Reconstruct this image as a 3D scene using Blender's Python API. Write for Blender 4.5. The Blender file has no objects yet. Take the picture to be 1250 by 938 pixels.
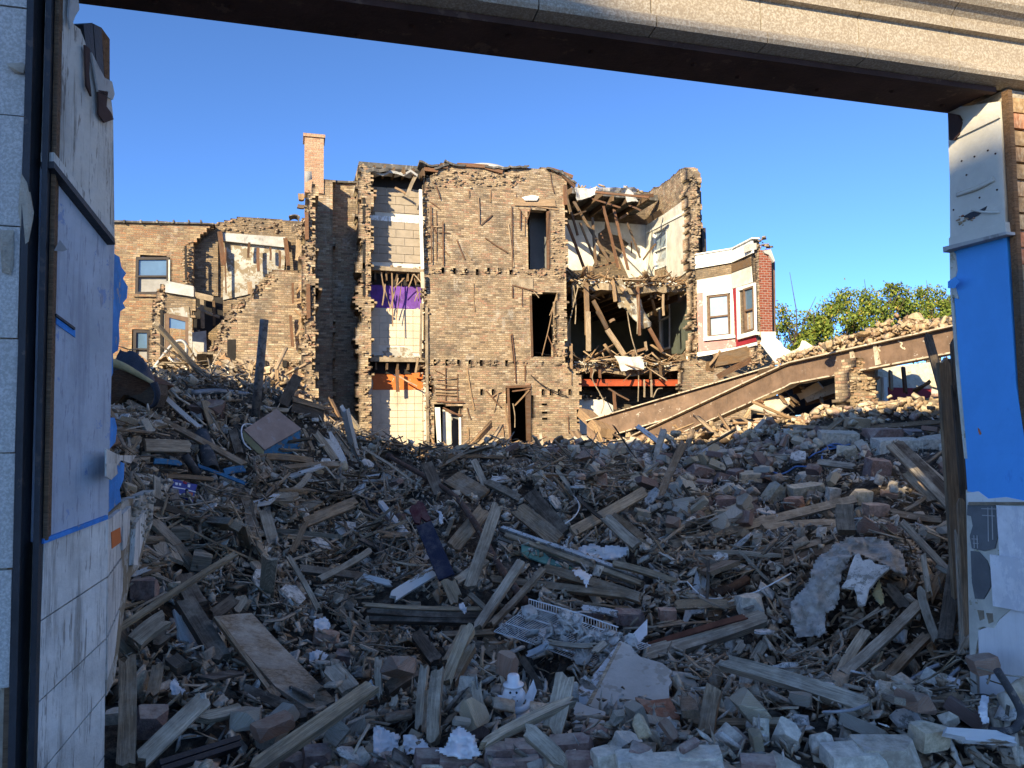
import bpy, bmesh, math, random
import numpy as np
from mathutils import Vector, Matrix, noise as mnoise
rad = math.radians
S = bpy.context.scene
COL = S.collection
RNG = random.Random(7)
NR = np.random.RandomState(11)

# ------------------------------------------------------------------ camera
# The site's axes: X runs along the street front, Y goes into the lot, Z is up.
EYE = Vector((0.0, 0.0, 1.6))
PITCH, ROLL, YAW, FPX = rad(3.6), rad(0.9), rad(16.2), 930.0
def _axes():
    fw = Vector((0, math.cos(PITCH), math.sin(PITCH)))
    u0 = Vector((0, -math.sin(PITCH), math.cos(PITCH)))
    r0 = Vector((1, 0, 0))
    rt = math.cos(ROLL) * r0 - math.sin(ROLL) * u0
    up = math.sin(ROLL) * r0 + math.cos(ROLL) * u0
    Rz = Matrix.Rotation(-YAW, 3, 'Z')
    return Rz @ fw, Rz @ rt, Rz @ up
FW, RT, UP = _axes()
cam_data = bpy.data.cameras.new('camera')
cam = bpy.data.objects.new('camera', cam_data)
COL.objects.link(cam)
cam_data.sensor_width = 36.0
cam_data.lens = 36.0 * FPX / 1250.0
cam_data.clip_start = 0.05
cam_data.clip_end = 2000
cam.matrix_world = Matrix((
    (RT.x, UP.x, -FW.x, EYE.x), (RT.y, UP.y, -FW.y, EYE.y), (RT.z, UP.z, -FW.z, EYE.z), (0, 0, 0, 1)))
S.camera = cam

# ------------------------------------------------------------------ light
SUN_EL = rad(22.6)
SUN_H = Vector((0.68, 0.7332, 0.0))           # where the light travels
sun_dir = Vector((SUN_H.x * math.cos(SUN_EL), SUN_H.y * math.cos(SUN_EL), -math.sin(SUN_EL)))
sd = bpy.data.lights.new('sun', 'SUN')
sd.energy = 2.15
sd.angle = rad(0.53)
sd.color = (1.0, 0.90, 0.80)
sun = bpy.data.objects.new('sun', sd)
sun.rotation_euler = sun_dir.to_track_quat('-Z', 'Y').to_euler()
sun.location = (-20, -25, 30)
COL.objects.link(sun)
W = bpy.data.worlds.new('World')
S.world = W
W.use_nodes = True
wn = W.node_tree
bgn = wn.nodes['Background']
sky = wn.nodes.new('ShaderNodeTexSky')
sky.sky_type = 'NISHITA'
sky.sun_disc = False
sky.sun_elevation = SUN_EL
sky.sun_rotation = math.atan2(-SUN_H.x, -SUN_H.y)
sky.altitude = 5000
sky.air_density = 0.65
sky.dust_density = 10.0
sky.ozone_density = 10.0
wn.links.new(sky.outputs[0], bgn.inputs[0])
bgn.inputs[1].default_value = 0.112
S.view_settings.view_transform = 'Standard'
S.view_settings.look = 'None'
S.view_settings.exposure = 2.32
S.view_settings.gamma = 1.0
S.view_settings.use_white_balance = True      # the camera's own white balance, set for open shade
S.view_settings.white_balance_temperature = 8600
S.view_settings.white_balance_tint = 1
S.render.engine = 'CYCLES'
S.cycles.max_bounces = 8
S.cycles.diffuse_bounces = 6
S.cycles.use_denoising = True

# ------------------------------------------------------------------ measuring
def pray(px, py):
    return FW + RT * ((px - 625.0) / FPX) + UP * ((469.0 - py) / FPX)
def at(px, py, X=None, Y=None, Z=None, d=None, pl=None):
    """Point of the place seen at a pixel of the photograph, on a known plane or at a depth."""
    r = pray(px, py)
    if X is not None: t = X / r.x
    elif Y is not None: t = Y / r.y
    elif Z is not None: t = (Z - EYE.z) / r.z
    elif pl is not None:
        o, n = pl
        t = (Vector(o) - EYE).dot(n) / r.dot(n)
    else: t = d
    return EYE + r * t
def depth(p): return (Vector(p) - EYE).dot(FW)
def pix(p):
    d = Vector(p) - EYE
    z = d.dot(FW)
    return 625 + FPX * d.dot(RT) / z, 469 - FPX * d.dot(UP) / z
ZF = {1: (130, 160, 3.027), 2: (420, 170, 4.077), 3: (420, 370, 4.077), 4: (660, 180, 4.077), 5: (660, 380, 4.077), 6: (900, 330, 4.077),
      'a': (130, 370, 3.571), 'b': (120, 600, 2.774), 'c': (440, 550, 3.566), 'e': (440, 690, 3.571), 'f': (760, 480, 4.167),
      'g': (760, 700, 3.94), 'h': (950, 620, 4.167), 'i': (950, 470, 4.167), 'j': (580, 640, 4.167), 'k': (840, 270, 5.208),
      'l': (0, 0, 3.125), 'm': (0, 280, 3.125), 'n': (1150, 120, 4.69), 'o': (1150, 480, 4.69), 'p': (0, 440, 1.884), 'r': (1050, 460, 1.962), '0': (0, 0, 1.0)}
def q(k, *xy):
    x0, y0, s = ZF[k]
    if len(xy) == 2 and not isinstance(xy[0], tuple): return (x0 + xy[0] / s, y0 + xy[1] / s)
    return [(x0 + a / s, y0 + b / s) for a, b in xy]

# ------------------------------------------------------------------ objects
def tag(o, label=None, cat=None, group=None, kind=None):
    if label: o['label'] = label
    if cat: o['category'] = cat
    if group: o['group'] = group
    if kind: o['kind'] = kind
    return o
def thing(name, label, cat, loc=(0, 0, 0), group=None):
    o = bpy.data.objects.new(name, None)
    o.empty_display_size = 0.2
    o.location = loc
    COL.objects.link(o)
    return tag(o, label, cat, group)
def wloc(o):
    v = Vector((0, 0, 0))
    while o is not None:
        v += o.location
        o = o.parent
    return v
def link(name, me, mat=None, parent=None):
    o = bpy.data.objects.new(name, me)
    if mat is not None and len(me.materials) == 0: me.materials.append(mat)
    if parent is not None:
        o.parent = parent
        o.location = -wloc(parent)
    COL.objects.link(o)
    return o

class MB:
    """Collects shapes and links them as one mesh."""
    def __init__(s): s.v, s.f, s.l, s.r = [], [], [], []
    def add(s, verts, faces, loc=None, rnd=None):
        b = len(s.v)
        if rnd is None: rnd = RNG.random()
        if loc is None: loc = verts
        s.v += [tuple(x) for x in verts]
        s.l += [tuple(x) for x in loc]
        s.r += [rnd] * len(verts)
        s.f += [tuple(b + i for i in f) for f in faces]
        return s
    def box(s, c, size, R=None, jit=0.0, rnd=None, bev=0.0):
        hx, hy, hz = [a / 2 for a in size]
        lv = [Vector((sx * hx + RNG.uniform(-jit, jit), sy * hy + RNG.uniform(-jit, jit), sz * hz + RNG.uniform(-jit, jit)))
              for sz in (-1, 1) for sy in (-1, 1) for sx in (-1, 1)]
        fs = [(0, 2, 3, 1), (4, 5, 7, 6), (0, 1, 5, 4), (2, 6, 7, 3), (0, 4, 6, 2), (1, 3, 7, 5)]
        c = Vector(c)
        wv = [(R @ p if R is not None else p) + c for p in lv]
        return s.add(wv, fs, lv, rnd)
    def span(s, x0, x1, y0, y1, z0, z1, jit=0.0, rnd=None):
        return s.box(((x0 + x1) / 2, (y0 + y1) / 2, (z0 + z1) / 2), (x1 - x0, y1 - y0, z1 - z0), None, jit, rnd)
    def plank(s, p0, p1, w, t, up=None, jag=0.0, st=2, nw=2, warp=0.0, rnd=None, twist=0.0):
        p0, p1 = Vector(p0), Vector(p1)
        x = p1 - p0
        L = x.length
        if L < 1e-6: return s
        x = x / L
        up = Vector(up) if up is not None else Vector((0, 0, 1))
        y = up.cross(x)
        if y.length < 1e-3: y = Vector((1, 0, 0)).cross(x)
        y.normalize()
        z = x.cross(y)
        lv = plank_local(L, w, t, jag, st, nw, warp)
        vs, fs = lv
        wv = [p0 + x * a + y * b + z * c for a, b, c in vs]
        o = RNG.uniform(0, 50)
        return s.add(wv, fs, [(a + o, b, c) for a, b, c in vs], rnd)
    def tube(s, pts, r, n=8, r1=None, cap=True, rnd=None, hollow=0.0):
        pts = [Vector(p) for p in pts]
        m = len(pts)
        vs, fs, lo = [], [], []
        prev = None
        acc = 0.0
        for i, p in enumerate(pts):
            d = (pts[min(i + 1, m - 1)] - pts[max(i - 1, 0)]).normalized()
            if prev is None:
                a = d.cross(Vector((0, 0, 1)))
                if a.length < 0.05: a = d.cross(Vector((1, 0, 0)))
            else: a = prev - d * prev.dot(d)
            a.normalize()
            prev = a
            b = d.cross(a)
            rr = r if r1 is None else r + (r1 - r) * i / (m - 1)
            if i: acc += (p - pts[i - 1]).length
            for k in range(n):
                an = 2 * math.pi * k / n
                vs.append(p + (a * math.cos(an) + b * math.sin(an)) * rr)
                lo.append((acc, rr * math.cos(an), rr * math.sin(an)))
        for i in range(m - 1):
            for k in range(n):
                fs.append((i * n + k, i * n + (k + 1) % n, (i + 1) * n + (k + 1) % n, (i + 1) * n + k))
        if hollow > 0:
            for e, i in ((0, 0), (1, m - 1)):
                d = (pts[1] - pts[0]).normalized() if e == 0 else (pts[m - 2] - pts[m - 1]).normalized()
                b0 = len(vs)
                for k in range(n):
                    c = pts[i] + (vs[i * n + k] - pts[i]) * (1 - hollow)
                    vs.append(c); lo.append((0, 0, 0))
                for k in range(n):
                    vs.append(vs[b0 + k] + d * r * 3); lo.append((0, 0, 0))
                for k in range(n):
                    k2 = (k + 1) % n
                    fs.append((i * n + k, i * n + k2, b0 + k2, b0 + k))
                    fs.append((b0 + k, b0 + k2, b0 + n + k2, b0 + n + k))
                fs.append(tuple(b0 + n + k for k in range(n)))
        elif cap:
            fs.append(tuple(reversed(range(n))))
            fs.append(tuple((m - 1) * n + k for k in range(n)))
        return s.add(vs, fs, lo, rnd)
    def slab(s, poly, off, rnd=None):
        """A flat outline given its thickness."""
        n = len(poly)
        off = Vector(off)
        a = [Vector(p) for p in poly]
        vs = a + [p + off for p in a]
        fs = [tuple(range(n)), tuple(reversed(range(n, 2 * n)))]
        fs += [(i, n + i, n + (i + 1) % n, (i + 1) % n) for i in range(n)]
        return s.add(vs, fs, None, rnd)
    def lathe(s, c, prof, n=16, axis=Vector((0, 0, 1)), rnd=None):
        ax = axis.normalized()
        a = ax.cross(Vector((0.3, 1, 0.1))).normalized()
        b = ax.cross(a)
        c = Vector(c)
        vs, fs = [], []
        for r, h in prof:
            for k in range(n):
                an = 2 * math.pi * k / n
                vs.append(c + ax * h + (a * math.cos(an) + b * math.sin(an)) * max(r, 1e-4))
        for i in range(len(prof) - 1):
            for k in range(n):
                fs.append((i * n + k, i * n + (k + 1) % n, (i + 1) * n + (k + 1) % n, (i + 1) * n + k))
        return s.add(vs, fs, None, rnd)
    def mesh(s, name, smooth=False, norm=True):
        me = bpy.data.meshes.new(name)
        me.from_pydata(s.v, [], s.f)
        a = me.attributes.new('loc', 'FLOAT_VECTOR', 'POINT')
        a.data.foreach_set('vector', np.array(s.l, dtype=np.float32).ravel())
        a = me.attributes.new('rnd', 'FLOAT', 'POINT')
        a.data.foreach_set('value', np.array(s.r, dtype=np.float32))
        if norm:
            bm = bmesh.new(); bm.from_mesh(me)
            bmesh.ops.recalc_face_normals(bm, faces=bm.faces)
            bm.to_mesh(me); bm.free()
        if smooth: me.shade_smooth()
        return me
    def build(s, name, mat, parent=None, smooth=False):
        return link(name, s.mesh(name, smooth), mat, parent)

def plank_local(L, w, t, jag=0.0, st=2, nw=2, warp=0.0, R=RNG):
    """A board along +X from 0 to L, with splintered ends and a little warp."""
    e0 = [R.uniform(0, jag) for _ in range(nw + 1)]
    e1 = [R.uniform(0, jag) for _ in range(nw + 1)]
    ba, bb = R.uniform(-warp, warp), R.uniform(-warp, warp)
    vs = []
    for i in range(st):
        f = i / (st - 1)
        for j in range(nw + 1):
            g = j / nw
            x = f * L
            if i == 0: x += e0[j]
            if i == st - 1: x -= e1[j]
            bow = 4 * f * (1 - f)
            y = (g - 0.5) * w + ba * bow
            for h in (0, 1):
                z = (h - 0.5) * t + bb * bow
                vs.append((x, y, z))
    n2 = (nw + 1) * 2
    fs = []
    for i in range(st - 1):
        for j in range(nw):
            a = i * n2 + j * 2
            fs.append((a, a + 2, a + n2 + 2, a + n2))
            fs.append((a + 1, a + n2 + 1, a + n2 + 3, a + 3))
        a = i * n2
        fs.append((a, a + n2, a + n2 + 1, a + 1))
        a = i * n2 + nw * 2
        fs.append((a, a + 1, a + n2 + 1, a + n2))
    for j in range(nw):
        a = j * 2
        fs.append((a, a + 1, a + 3, a + 2))
        a = (st - 1) * n2 + j * 2
        fs.append((a, a + 2, a + 3, a + 1))
    return vs, fs

def hull(pts):
    bm = bmesh.new()
    for p in pts: bm.verts.new(p)
    r = bmesh.ops.convex_hull(bm, input=bm.verts)
    bmesh.ops.delete(bm, geom=[g for g in r['geom_interior'] if isinstance(g, bmesh.types.BMVert)], context='VERTS')
    bmesh.ops.triangulate(bm, faces=bm.faces)
    bm.verts.index_update()
    v = [tuple(x.co) for x in bm.verts]
    f = [tuple(y.index for y in x.verts) for x in bm.faces]
    bm.free()
    return v, f
def chipped_box(sx, sy, sz, chip=0.18, R=RNG, cut=0.3):
    pts = []
    m = min(sx, sy, sz)
    for a in (-1, 1):
        for b in (-1, 1):
            for c in (-1, 1):
                e = m * R.uniform(0.03, chip) if R.random() > cut else m * R.uniform(0.3, 0.9)
                x, y, z = a * sx / 2, b * sy / 2, c * sz / 2
                pts += [(x - a * e, y, z), (x, y - b * e, z), (x, y, z - c * e)]
    return hull(pts)
def lump(sx, sy, sz, n=16, R=RNG):
    pts = []
    for _ in range(n):
        v = Vector((R.gauss(0, 1), R.gauss(0, 1), R.gauss(0, 1))).normalized()
        k = R.uniform(0.8, 1.15)
        pts.append((v.x * sx / 2 * k, v.y * sy / 2 * k, v.z * sz / 2 * k))
    return hull(pts)
def tris(vf):
    v, f = vf
    t = []
    for p in f:
        for i in range(1, len(p) - 1): t.append((p[0], p[i], p[i + 1]))
    return np.array(v, dtype=np.float64), np.array(t, dtype=np.int64)
def mass(name, templates, which, pos, rot, scl, rnd, mat, parent=None):
    """Many pieces joined into ONE mesh of kind stuff."""
    V, T, L, Rn = [], [], [], []
    base = 0
    for k, (tv, tf) in enumerate(templates):
        idx = np.nonzero(which == k)[0]
        if len(idx) == 0: continue
        sv = tv[None, :, :] * scl[idx][:, None, :]
        wv = np.einsum('nij,nvj->nvi', rot[idx], sv) + pos[idx][:, None, :]
        n, m = len(idx), len(tv)
        off = base + np.arange(n) * m
        V.append(wv.reshape(-1, 3))
        T.append((tf[None, :, :] + off[:, None, None]).reshape(-1, 3))
        L.append((sv + rnd[idx][:, None, None] * np.array([37.0, 11.0, 5.0])).reshape(-1, 3))
        Rn.append(np.repeat(rnd[idx], m))
        base += n * m
    V, T, L, Rn = np.concatenate(V), np.concatenate(T), np.concatenate(L), np.concatenate(Rn)
    me = bpy.data.meshes.new(name)
    me.vertices.add(len(V)); me.vertices.foreach_set('co', V.astype(np.float32).ravel())
    me.loops.add(len(T) * 3); me.loops.foreach_set('vertex_index', T.astype(np.int32).ravel())
    me.polygons.add(len(T)); me.polygons.foreach_set('loop_start', np.arange(len(T), dtype=np.int32) * 3)
    me.update(calc_edges=True)
    a = me.attributes.new('loc', 'FLOAT_VECTOR', 'POINT'); a.data.foreach_set('vector', L.astype(np.float32).ravel())
    a = me.attributes.new('rnd', 'FLOAT', 'POINT'); a.data.foreach_set('value', Rn.astype(np.float32))
    o = link(name, me, mat, parent)
    o['kind'] = 'stuff'
    return o
def rotmats(n, tilt, R=NR, normals=None, yaw=None):
    """Rotations: yaw about up, then tilt, then stand on the surface normal."""
    yw = R.uniform(0, 2 * np.pi, n) if yaw is None else yaw
    tx, ty = R.normal(0, 1, n) * tilt, R.normal(0, 1, n) * tilt
    c, s_ = np.cos, np.sin
    z = np.zeros(n); o = np.ones(n)
    Rz = np.stack([np.stack([c(yw), -s_(yw), z], 1), np.stack([s_(yw), c(yw), z], 1), np.stack([z, z, o], 1)], 1)
    Rx = np.stack([np.stack([o, z, z], 1), np.stack([z, c(tx), -s_(tx)], 1), np.stack([z, s_(tx), c(tx)], 1)], 1)
    Ry = np.stack([np.stack([c(ty), z, s_(ty)], 1), np.stack([z, o, z], 1), np.stack([-s_(ty), z, c(ty)], 1)], 1)
    M = np.einsum('nij,njk,nkl->nil', Rz, Ry, Rx)
    if normals is not None:
        zc = normals / np.linalg.norm(normals, axis=1, keepdims=True)
        xc = np.stack([o, z, z], 1)
        xc = xc - zc * np.sum(xc * zc, 1, keepdims=True)
        xc /= np.linalg.norm(xc, axis=1, keepdims=True)
        yc = np.cross(zc, xc)
        B = np.stack([xc, yc, zc], 2)
        M = np.einsum('nij,njk->nik', B, M)
    return M

# ------------------------------------------------------------------ materials
class NT:
    def __init__(s, name, rough=0.85, spec=0.3):
        s.m = bpy.data.materials.new(name)
        s.m.use_nodes = True
        s.t = s.m.node_tree
        s.b = s.t.nodes['Principled BSDF']
        s.b.inputs['Roughness'].default_value = rough
        s.b.inputs['Specular IOR Level'].default_value = spec
    def n(s, typ, **kw):
        nd = s.t.nodes.new(typ)
        for k, v in kw.items(): setattr(nd, k, v)
        return nd
    def put(s, nd, key, v):
        i = nd.inputs[key]
        if hasattr(v, 'is_output') or isinstance(v, bpy.types.NodeSocket): s.t.links.new(v, i)
        else: i.default_value = v
    def math(s, op, a, b=None, c=None, clamp=False):
        nd = s.n('ShaderNodeMath', operation=op, use_clamp=clamp)
        s.put(nd, 0, a)
        if b is not None: s.put(nd, 1, b)
        if c is not None: s.put(nd, 2, c)
        return nd.outputs[0]
    def mix(s, f, a, b, typ='MIX'):
        nd = s.n('ShaderNodeMix', data_type='RGBA', blend_type=typ)
        s.put(nd, 0, f)
        s.put(nd, 6, a if not isinstance(a, tuple) else (*a, 1) if len(a) == 3 else a)
        s.put(nd, 7, b if not isinstance(b, tuple) else (*b, 1) if len(b) == 3 else b)
        return nd.outputs[2]
    def ramp(s, f, stops, mode='LINEAR'):
        nd = s.n('ShaderNodeValToRGB')
        cr = nd.color_ramp
        cr.interpolation = mode
        while len(cr.elements) > 1: cr.elements.remove(cr.elements[-1])
        for i, (p, c) in enumerate(stops):
            e = cr.elements[0] if i == 0 else cr.elements.new(p)
            e.position = p
            e.color = (*c, 1) if len(c) == 3 else c
        s.put(nd, 0, f)
        return nd.outputs[0]
    def step(s, f, lo, hi):
        nd = s.n('ShaderNodeMapRange', interpolation_type='SMOOTHSTEP')
        s.put(nd, 0, f); nd.inputs[1].default_value = lo; nd.inputs[2].default_value = hi
        return nd.outputs[0]
    def noise(s, vec, scale, detail=4, rough=0.6, dist=0.0):
        nd = s.n('ShaderNodeTexNoise')
        if vec is not None: s.put(nd, 'Vector', vec)
        nd.inputs['Scale'].default_value = scale
        nd.inputs['Detail'].default_value = detail
        nd.inputs['Roughness'].default_value = rough
        nd.inputs['Distortion'].default_value = dist
        return nd.outputs[0]
    def vscale(s, vec, sc):
        nd = s.n('ShaderNodeVectorMath', operation='MULTIPLY')
        s.put(nd, 0, vec); nd.inputs[1].default_value = sc
        return nd.outputs[0]
    def attr(s, name, out):
        nd = s.n('ShaderNodeAttribute', attribute_name=name)
        return nd.outputs[out]
    def pos(s): return s.n('ShaderNodeNewGeometry').outputs['Position']
    def nrm(s): return s.n('ShaderNodeNewGeometry').outputs['Normal']
    def sep(s, v):
        nd = s.n('ShaderNodeSeparateXYZ'); s.put(nd, 0, v)
        return nd.outputs
    def comb(s, x, y, z=0.0):
        nd = s.n('ShaderNodeCombineXYZ'); s.put(nd, 0, x); s.put(nd, 1, y); s.put(nd, 2, z)
        return nd.outputs[0]
    def rnd(s):
        a = s.math('ADD', s.attr('rnd', 'Fac'), s.n('ShaderNodeObjectInfo').outputs['Random'])
        return s.math('FRACT', a)
    def bump(s, h, dist=0.02, st=1.0):
        nd = s.n('ShaderNodeBump')
        nd.inputs['Strength'].default_value = st
        nd.inputs['Distance'].default_value = dist
        s.put(nd, 'Height', h)
        s.t.links.new(nd.outputs[0], s.b.inputs['Normal'])
    def col(s, c):
        s.put(s.b, 'Base Color', c if not isinstance(c, tuple) else (*c, 1))
        return s
def spread_stops(cols):
    n = len(cols)
    return [(i / max(n - 1, 1), c) for i, c in enumerate(cols)]

def m_wood(name, cols, grime=(0.12, 0.10, 0.08), grime_amt=0.5, paint=None, paint_amt=0.5, dust=0.35):
    t = NT(name, 0.85, 0.2)
    L = t.attr('loc', 'Vector')
    r = t.rnd()
    base = t.ramp(r, spread_stops(cols))
    g1 = t.noise(t.vscale(L, (1.2, 18, 30)), 3.0, 6, 0.7, 0.4)
    g2 = t.noise(t.vscale(L, (2.5, 70, 90)), 3.0, 3, 0.6)
    c = t.mix(t.step(g1, 0.3, 0.72), t.mix(1.0, base, (0.40, 0.38, 0.36), 'MULTIPLY'), base)
    c = t.mix(t.math('MULTIPLY', t.step(g2, 0.45, 0.65), 0.45), c, t.mix(1.0, c, (1.9, 1.8, 1.7), 'MULTIPLY'))
    big = t.noise(t.vscale(L, (1, 3, 3)), 2.3, 5, 0.65)
    c = t.mix(t.math('MULTIPLY', t.step(big, 0.45, 0.62), grime_amt), c, grime)
    if paint is not None:
        pm = t.noise(t.vscale(L, (1, 4, 4)), 3.1, 7, 0.7)
        c = t.mix(t.step(pm, 0.62 - paint_amt * 0.3, 0.65 - paint_amt * 0.3), c, paint)
    if dust > 0:
        up = t.sep(t.nrm())[2]
        dn = t.noise(t.pos(), 6.0, 6, 0.7)
        f = t.math('MULTIPLY', t.math('MULTIPLY', t.step(up, 0.15, 0.9), t.step(dn, 0.42, 0.68)), dust)
        c = t.mix(f, c, (0.66, 0.57, 0.45))
    t.col(c)
    t.bump(t.math('ADD', g1, t.math('MULTIPLY', g2, 0.5)), 0.006, 0.9)
    return t.m
def m_stone(name, cols, mortar=0.4, mortar_col=(0.36, 0.34, 0.30), dust=0.4, gr=22.0, bump=0.012, rough=0.92):
    t = NT(name, rough, 0.15)
    L = t.attr('loc', 'Vector')
    base = t.ramp(t.rnd(), spread_stops(cols))
    a = t.noise(L, gr, 6, 0.72)
    b = t.noise(L, gr * 0.3, 5, 0.65)
    c = t.mix(t.step(a, 0.32, 0.7), t.mix(1.0, base, (0.66, 0.64, 0.62), 'MULTIPLY'), t.mix(1.0, base, (1.25, 1.25, 1.25), 'MULTIPLY'))
    if mortar: c = t.mix(t.math('MULTIPLY', t.step(b, 0.53, 0.6), mortar), c, mortar_col)
    if dust:
        up = t.sep(t.nrm())[2]
        dn = t.noise(t.pos(), 7.0, 6, 0.7)
        f = t.math('MULTIPLY', t.math('MULTIPLY', t.step(up, 0.0, 0.9), t.step(dn, 0.38, 0.62)), dust)
        c = t.mix(f, c, (0.68, 0.59, 0.46))
    t.col(c)
    t.bump(t.math('ADD', a, b), bump, 0.9)
    return t.m
def m_wall(name, cols, mortar_col=(0.33, 0.28, 0.22), bw=0.21, bh=0.075, mw=0.013, stain=0.5, stain_col=(0.10, 0.085, 0.07), pale=0.25, pale_col=(0.50, 0.45, 0.38)):
    """Brickwork too small in the picture to lay brick by brick: one tone per brick, recessed joints."""
    t = NT(name, 0.92, 0.15)
    P = t.sep(t.pos())
    N = t.sep(t.n('ShaderNodeNewGeometry').outputs['True Normal'])
    side = t.math('GREATER_THAN', t.math('ABSOLUTE', N[0]), 0.71)
    u = t.math('ADD', t.math('MULTIPLY', P[1], side), t.math('MULTIPLY', P[0], t.math('SUBTRACT', 1.0, side)))
    wob = t.noise(t.pos(), 2.2, 3, 0.6)
    z = t.math('ADD', P[2], t.math('MULTIPLY', t.math('SUBTRACT', wob, 0.5), 0.05))
    v = t.math('DIVIDE', z, bh)
    row = t.math('FLOOR', v)
    uo = t.math('ADD', t.math('DIVIDE', u, bw), t.math('MULTIPLY', t.math('MODULO', t.math('ABSOLUTE', row), 2.0), 0.5))
    colm = t.math('FLOOR', uo)
    fu, fv = t.math('FRACT', uo), t.math('FRACT', v)
    du = t.math('MINIMUM', fu, t.math('SUBTRACT', 1.0, fu))
    dv = t.math('MINIMUM', fv, t.math('SUBTRACT', 1.0, fv))
    mm = t.math('MINIMUM', t.math('MULTIPLY', du, bw), t.math('MULTIPLY', dv, bh))
    rag = t.noise(t.pos(), 30.0, 3, 0.6)
    mask = t.step(t.math('ADD', mm, t.math('MULTIPLY', t.math('SUBTRACT', rag, 0.5), 0.008)), mw * 0.35, mw * 0.8)
    wn_ = t.n('ShaderNodeTexWhiteNoise', noise_dimensions='2D')
    t.put(wn_, 'Vector', t.comb(colm, row))
    base = t.ramp(wn_.outputs['Value'], spread_stops(cols))
    grain = t.noise(t.pos(), 25.0, 5, 0.7)
    base = t.mix(t.step(grain, 0.3, 0.75), t.mix(1.0, base, (0.62, 0.6, 0.58), 'MULTIPLY'), t.mix(1.0, base, (1.2, 1.2, 1.2), 'MULTIPLY'))
    c = t.mix(mask, mortar_col, base)
    st = t.noise(t.pos(), 0.8, 6, 0.68)
    c = t.mix(t.math('MULTIPLY', t.step(st, 0.46, 0.68), stain), c, stain_col)
    pl = t.noise(t.vscale(t.pos(), (1.0, 1.0, 0.6)), 1.7, 8, 0.72, 0.6)
    c = t.mix(t.math('MULTIPLY', t.step(pl, 0.56, 0.66), pale), c, pale_col)
    t.col(c)
    t.bump(t.math('ADD', t.math('MULTIPLY', mask, 1.0), t.math('MULTIPLY', grain, 0.7)), 0.02, 1.0)
    return t.m
def m_plain(name, colr, rough=0.8, spec=0.3, var=0.25, sc=3.0, spots=0.0, spot_col=(0.1, 0.09, 0.08), streak=0.0, bump=0.004, metal=0.0, chip=None, chip_amt=0.0, sp_sc=18.0, sp_lo=0.58, sp_an=0.45):
    t = NT(name, rough, spec)
    P = t.pos()
    a = t.noise(P, sc, 7, 0.68)
    k1, k2 = 1 - var, 1 + var * 0.6
    c = t.mix(t.step(a, 0.3, 0.7), t.mix(1.0, colr, (k1, k1, k1), 'MULTIPLY'), t.mix(1.0, colr, (k2, k2, k2), 'MULTIPLY'))
    if chip is not None:
        ch = t.noise(P, sc * 1.7, 9, 0.75)
        c = t.mix(t.step(ch, 0.62 - chip_amt * 0.3, 0.64 - chip_amt * 0.3), c, chip)
    if streak:
        s_ = t.noise(t.vscale(P, (14, 14, 1.0)), 1.8, 6, 0.7)
        c = t.mix(t.math('MULTIPLY', t.step(s_, 0.5, 0.66), streak), c, spot_col)
    if spots:
        s2 = t.noise(t.vscale(P, (1.0, 1.0, sp_an)), sp_sc, 4, 0.75)
        c = t.mix(t.math('MULTIPLY', t.step(s2, sp_lo, sp_lo + 0.06), spots), c, spot_col)
    t.col(c)
    t.b.inputs['Metallic'].default_value = metal
    f = t.noise(P, sc * 12, 5, 0.7)
    t.bump(t.math('ADD', f, a), bump, 0.8)
    return t.m

BRICK_TAN = [(0.33, 0.235, 0.14), (0.47, 0.355, 0.215), (0.28, 0.19, 0.115), (0.55, 0.44, 0.29), (0.37, 0.255, 0.15), (0.17, 0.12, 0.08), (0.49, 0.37, 0.225), (0.36, 0.20, 0.125), (0.42, 0.31, 0.19)]
M = {}
M['wall'] = m_wall('common_brick', [(a * 0.98, b * 0.98, c * 1.06) for a, b, c in BRICK_TAN], mortar_col=(0.27, 0.215, 0.15), mw=0.013, stain=0.65, pale=0.4)
M['wall_old'] = m_wall('weathered_brick', [(0.27, 0.19, 0.12), (0.34, 0.25, 0.16), (0.20, 0.14, 0.09), (0.36, 0.27, 0.18), (0.29, 0.20, 0.12), (0.16, 0.115, 0.08)], mortar_col=(0.20, 0.165, 0.125), stain=0.7, pale=0.2)
M['wall_red'] = m_wall('orange_brick', [(0.34, 0.22, 0.13), (0.42, 0.30, 0.18), (0.27, 0.16, 0.10), (0.40, 0.21, 0.115), (0.22, 0.15, 0.095), (0.44, 0.33, 0.20)], mortar_col=(0.30, 0.235, 0.165), stain=0.55, pale=0.3)
M['chimney'] = m_wall('pink_brick', [(0.52, 0.30, 0.19), (0.56, 0.37, 0.24), (0.45, 0.24, 0.15), (0.55, 0.33, 0.21)], mortar_col=(0.46, 0.36, 0.27), stain=0.1, pale=0.1)
M['face_brick'] = m_wall('red_face_brick', [(0.26, 0.07, 0.045), (0.31, 0.09, 0.055), (0.22, 0.06, 0.04)], mortar_col=(0.42, 0.32, 0.27), bw=0.22, bh=0.09, mw=0.014, stain=0.05, pale=0.0)
M['dark_wall'] = m_wall('dark_brick', [(0.16, 0.12, 0.085), (0.22, 0.16, 0.11), (0.12, 0.09, 0.065), (0.25, 0.18, 0.12)], mortar_col=(0.13, 0.11, 0.085), stain=0.6, pale=0.1)  # brick in darker tones for the rear and cellar walls
M['brick_loose'] = m_stone('broken_brick', [(0.34, 0.245, 0.15), (0.43, 0.33, 0.215), (0.24, 0.165, 0.105), (0.46, 0.37, 0.255), (0.29, 0.175, 0.11), (0.17, 0.12, 0.08)], mortar=0.55, mortar_col=(0.50, 0.42, 0.32), dust=0.1, gr=16)
M['mortar'] = m_plain('mortar', (0.44, 0.38, 0.30), 0.95, 0.1, 0.35, 5.0, bump=0.02)
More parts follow.
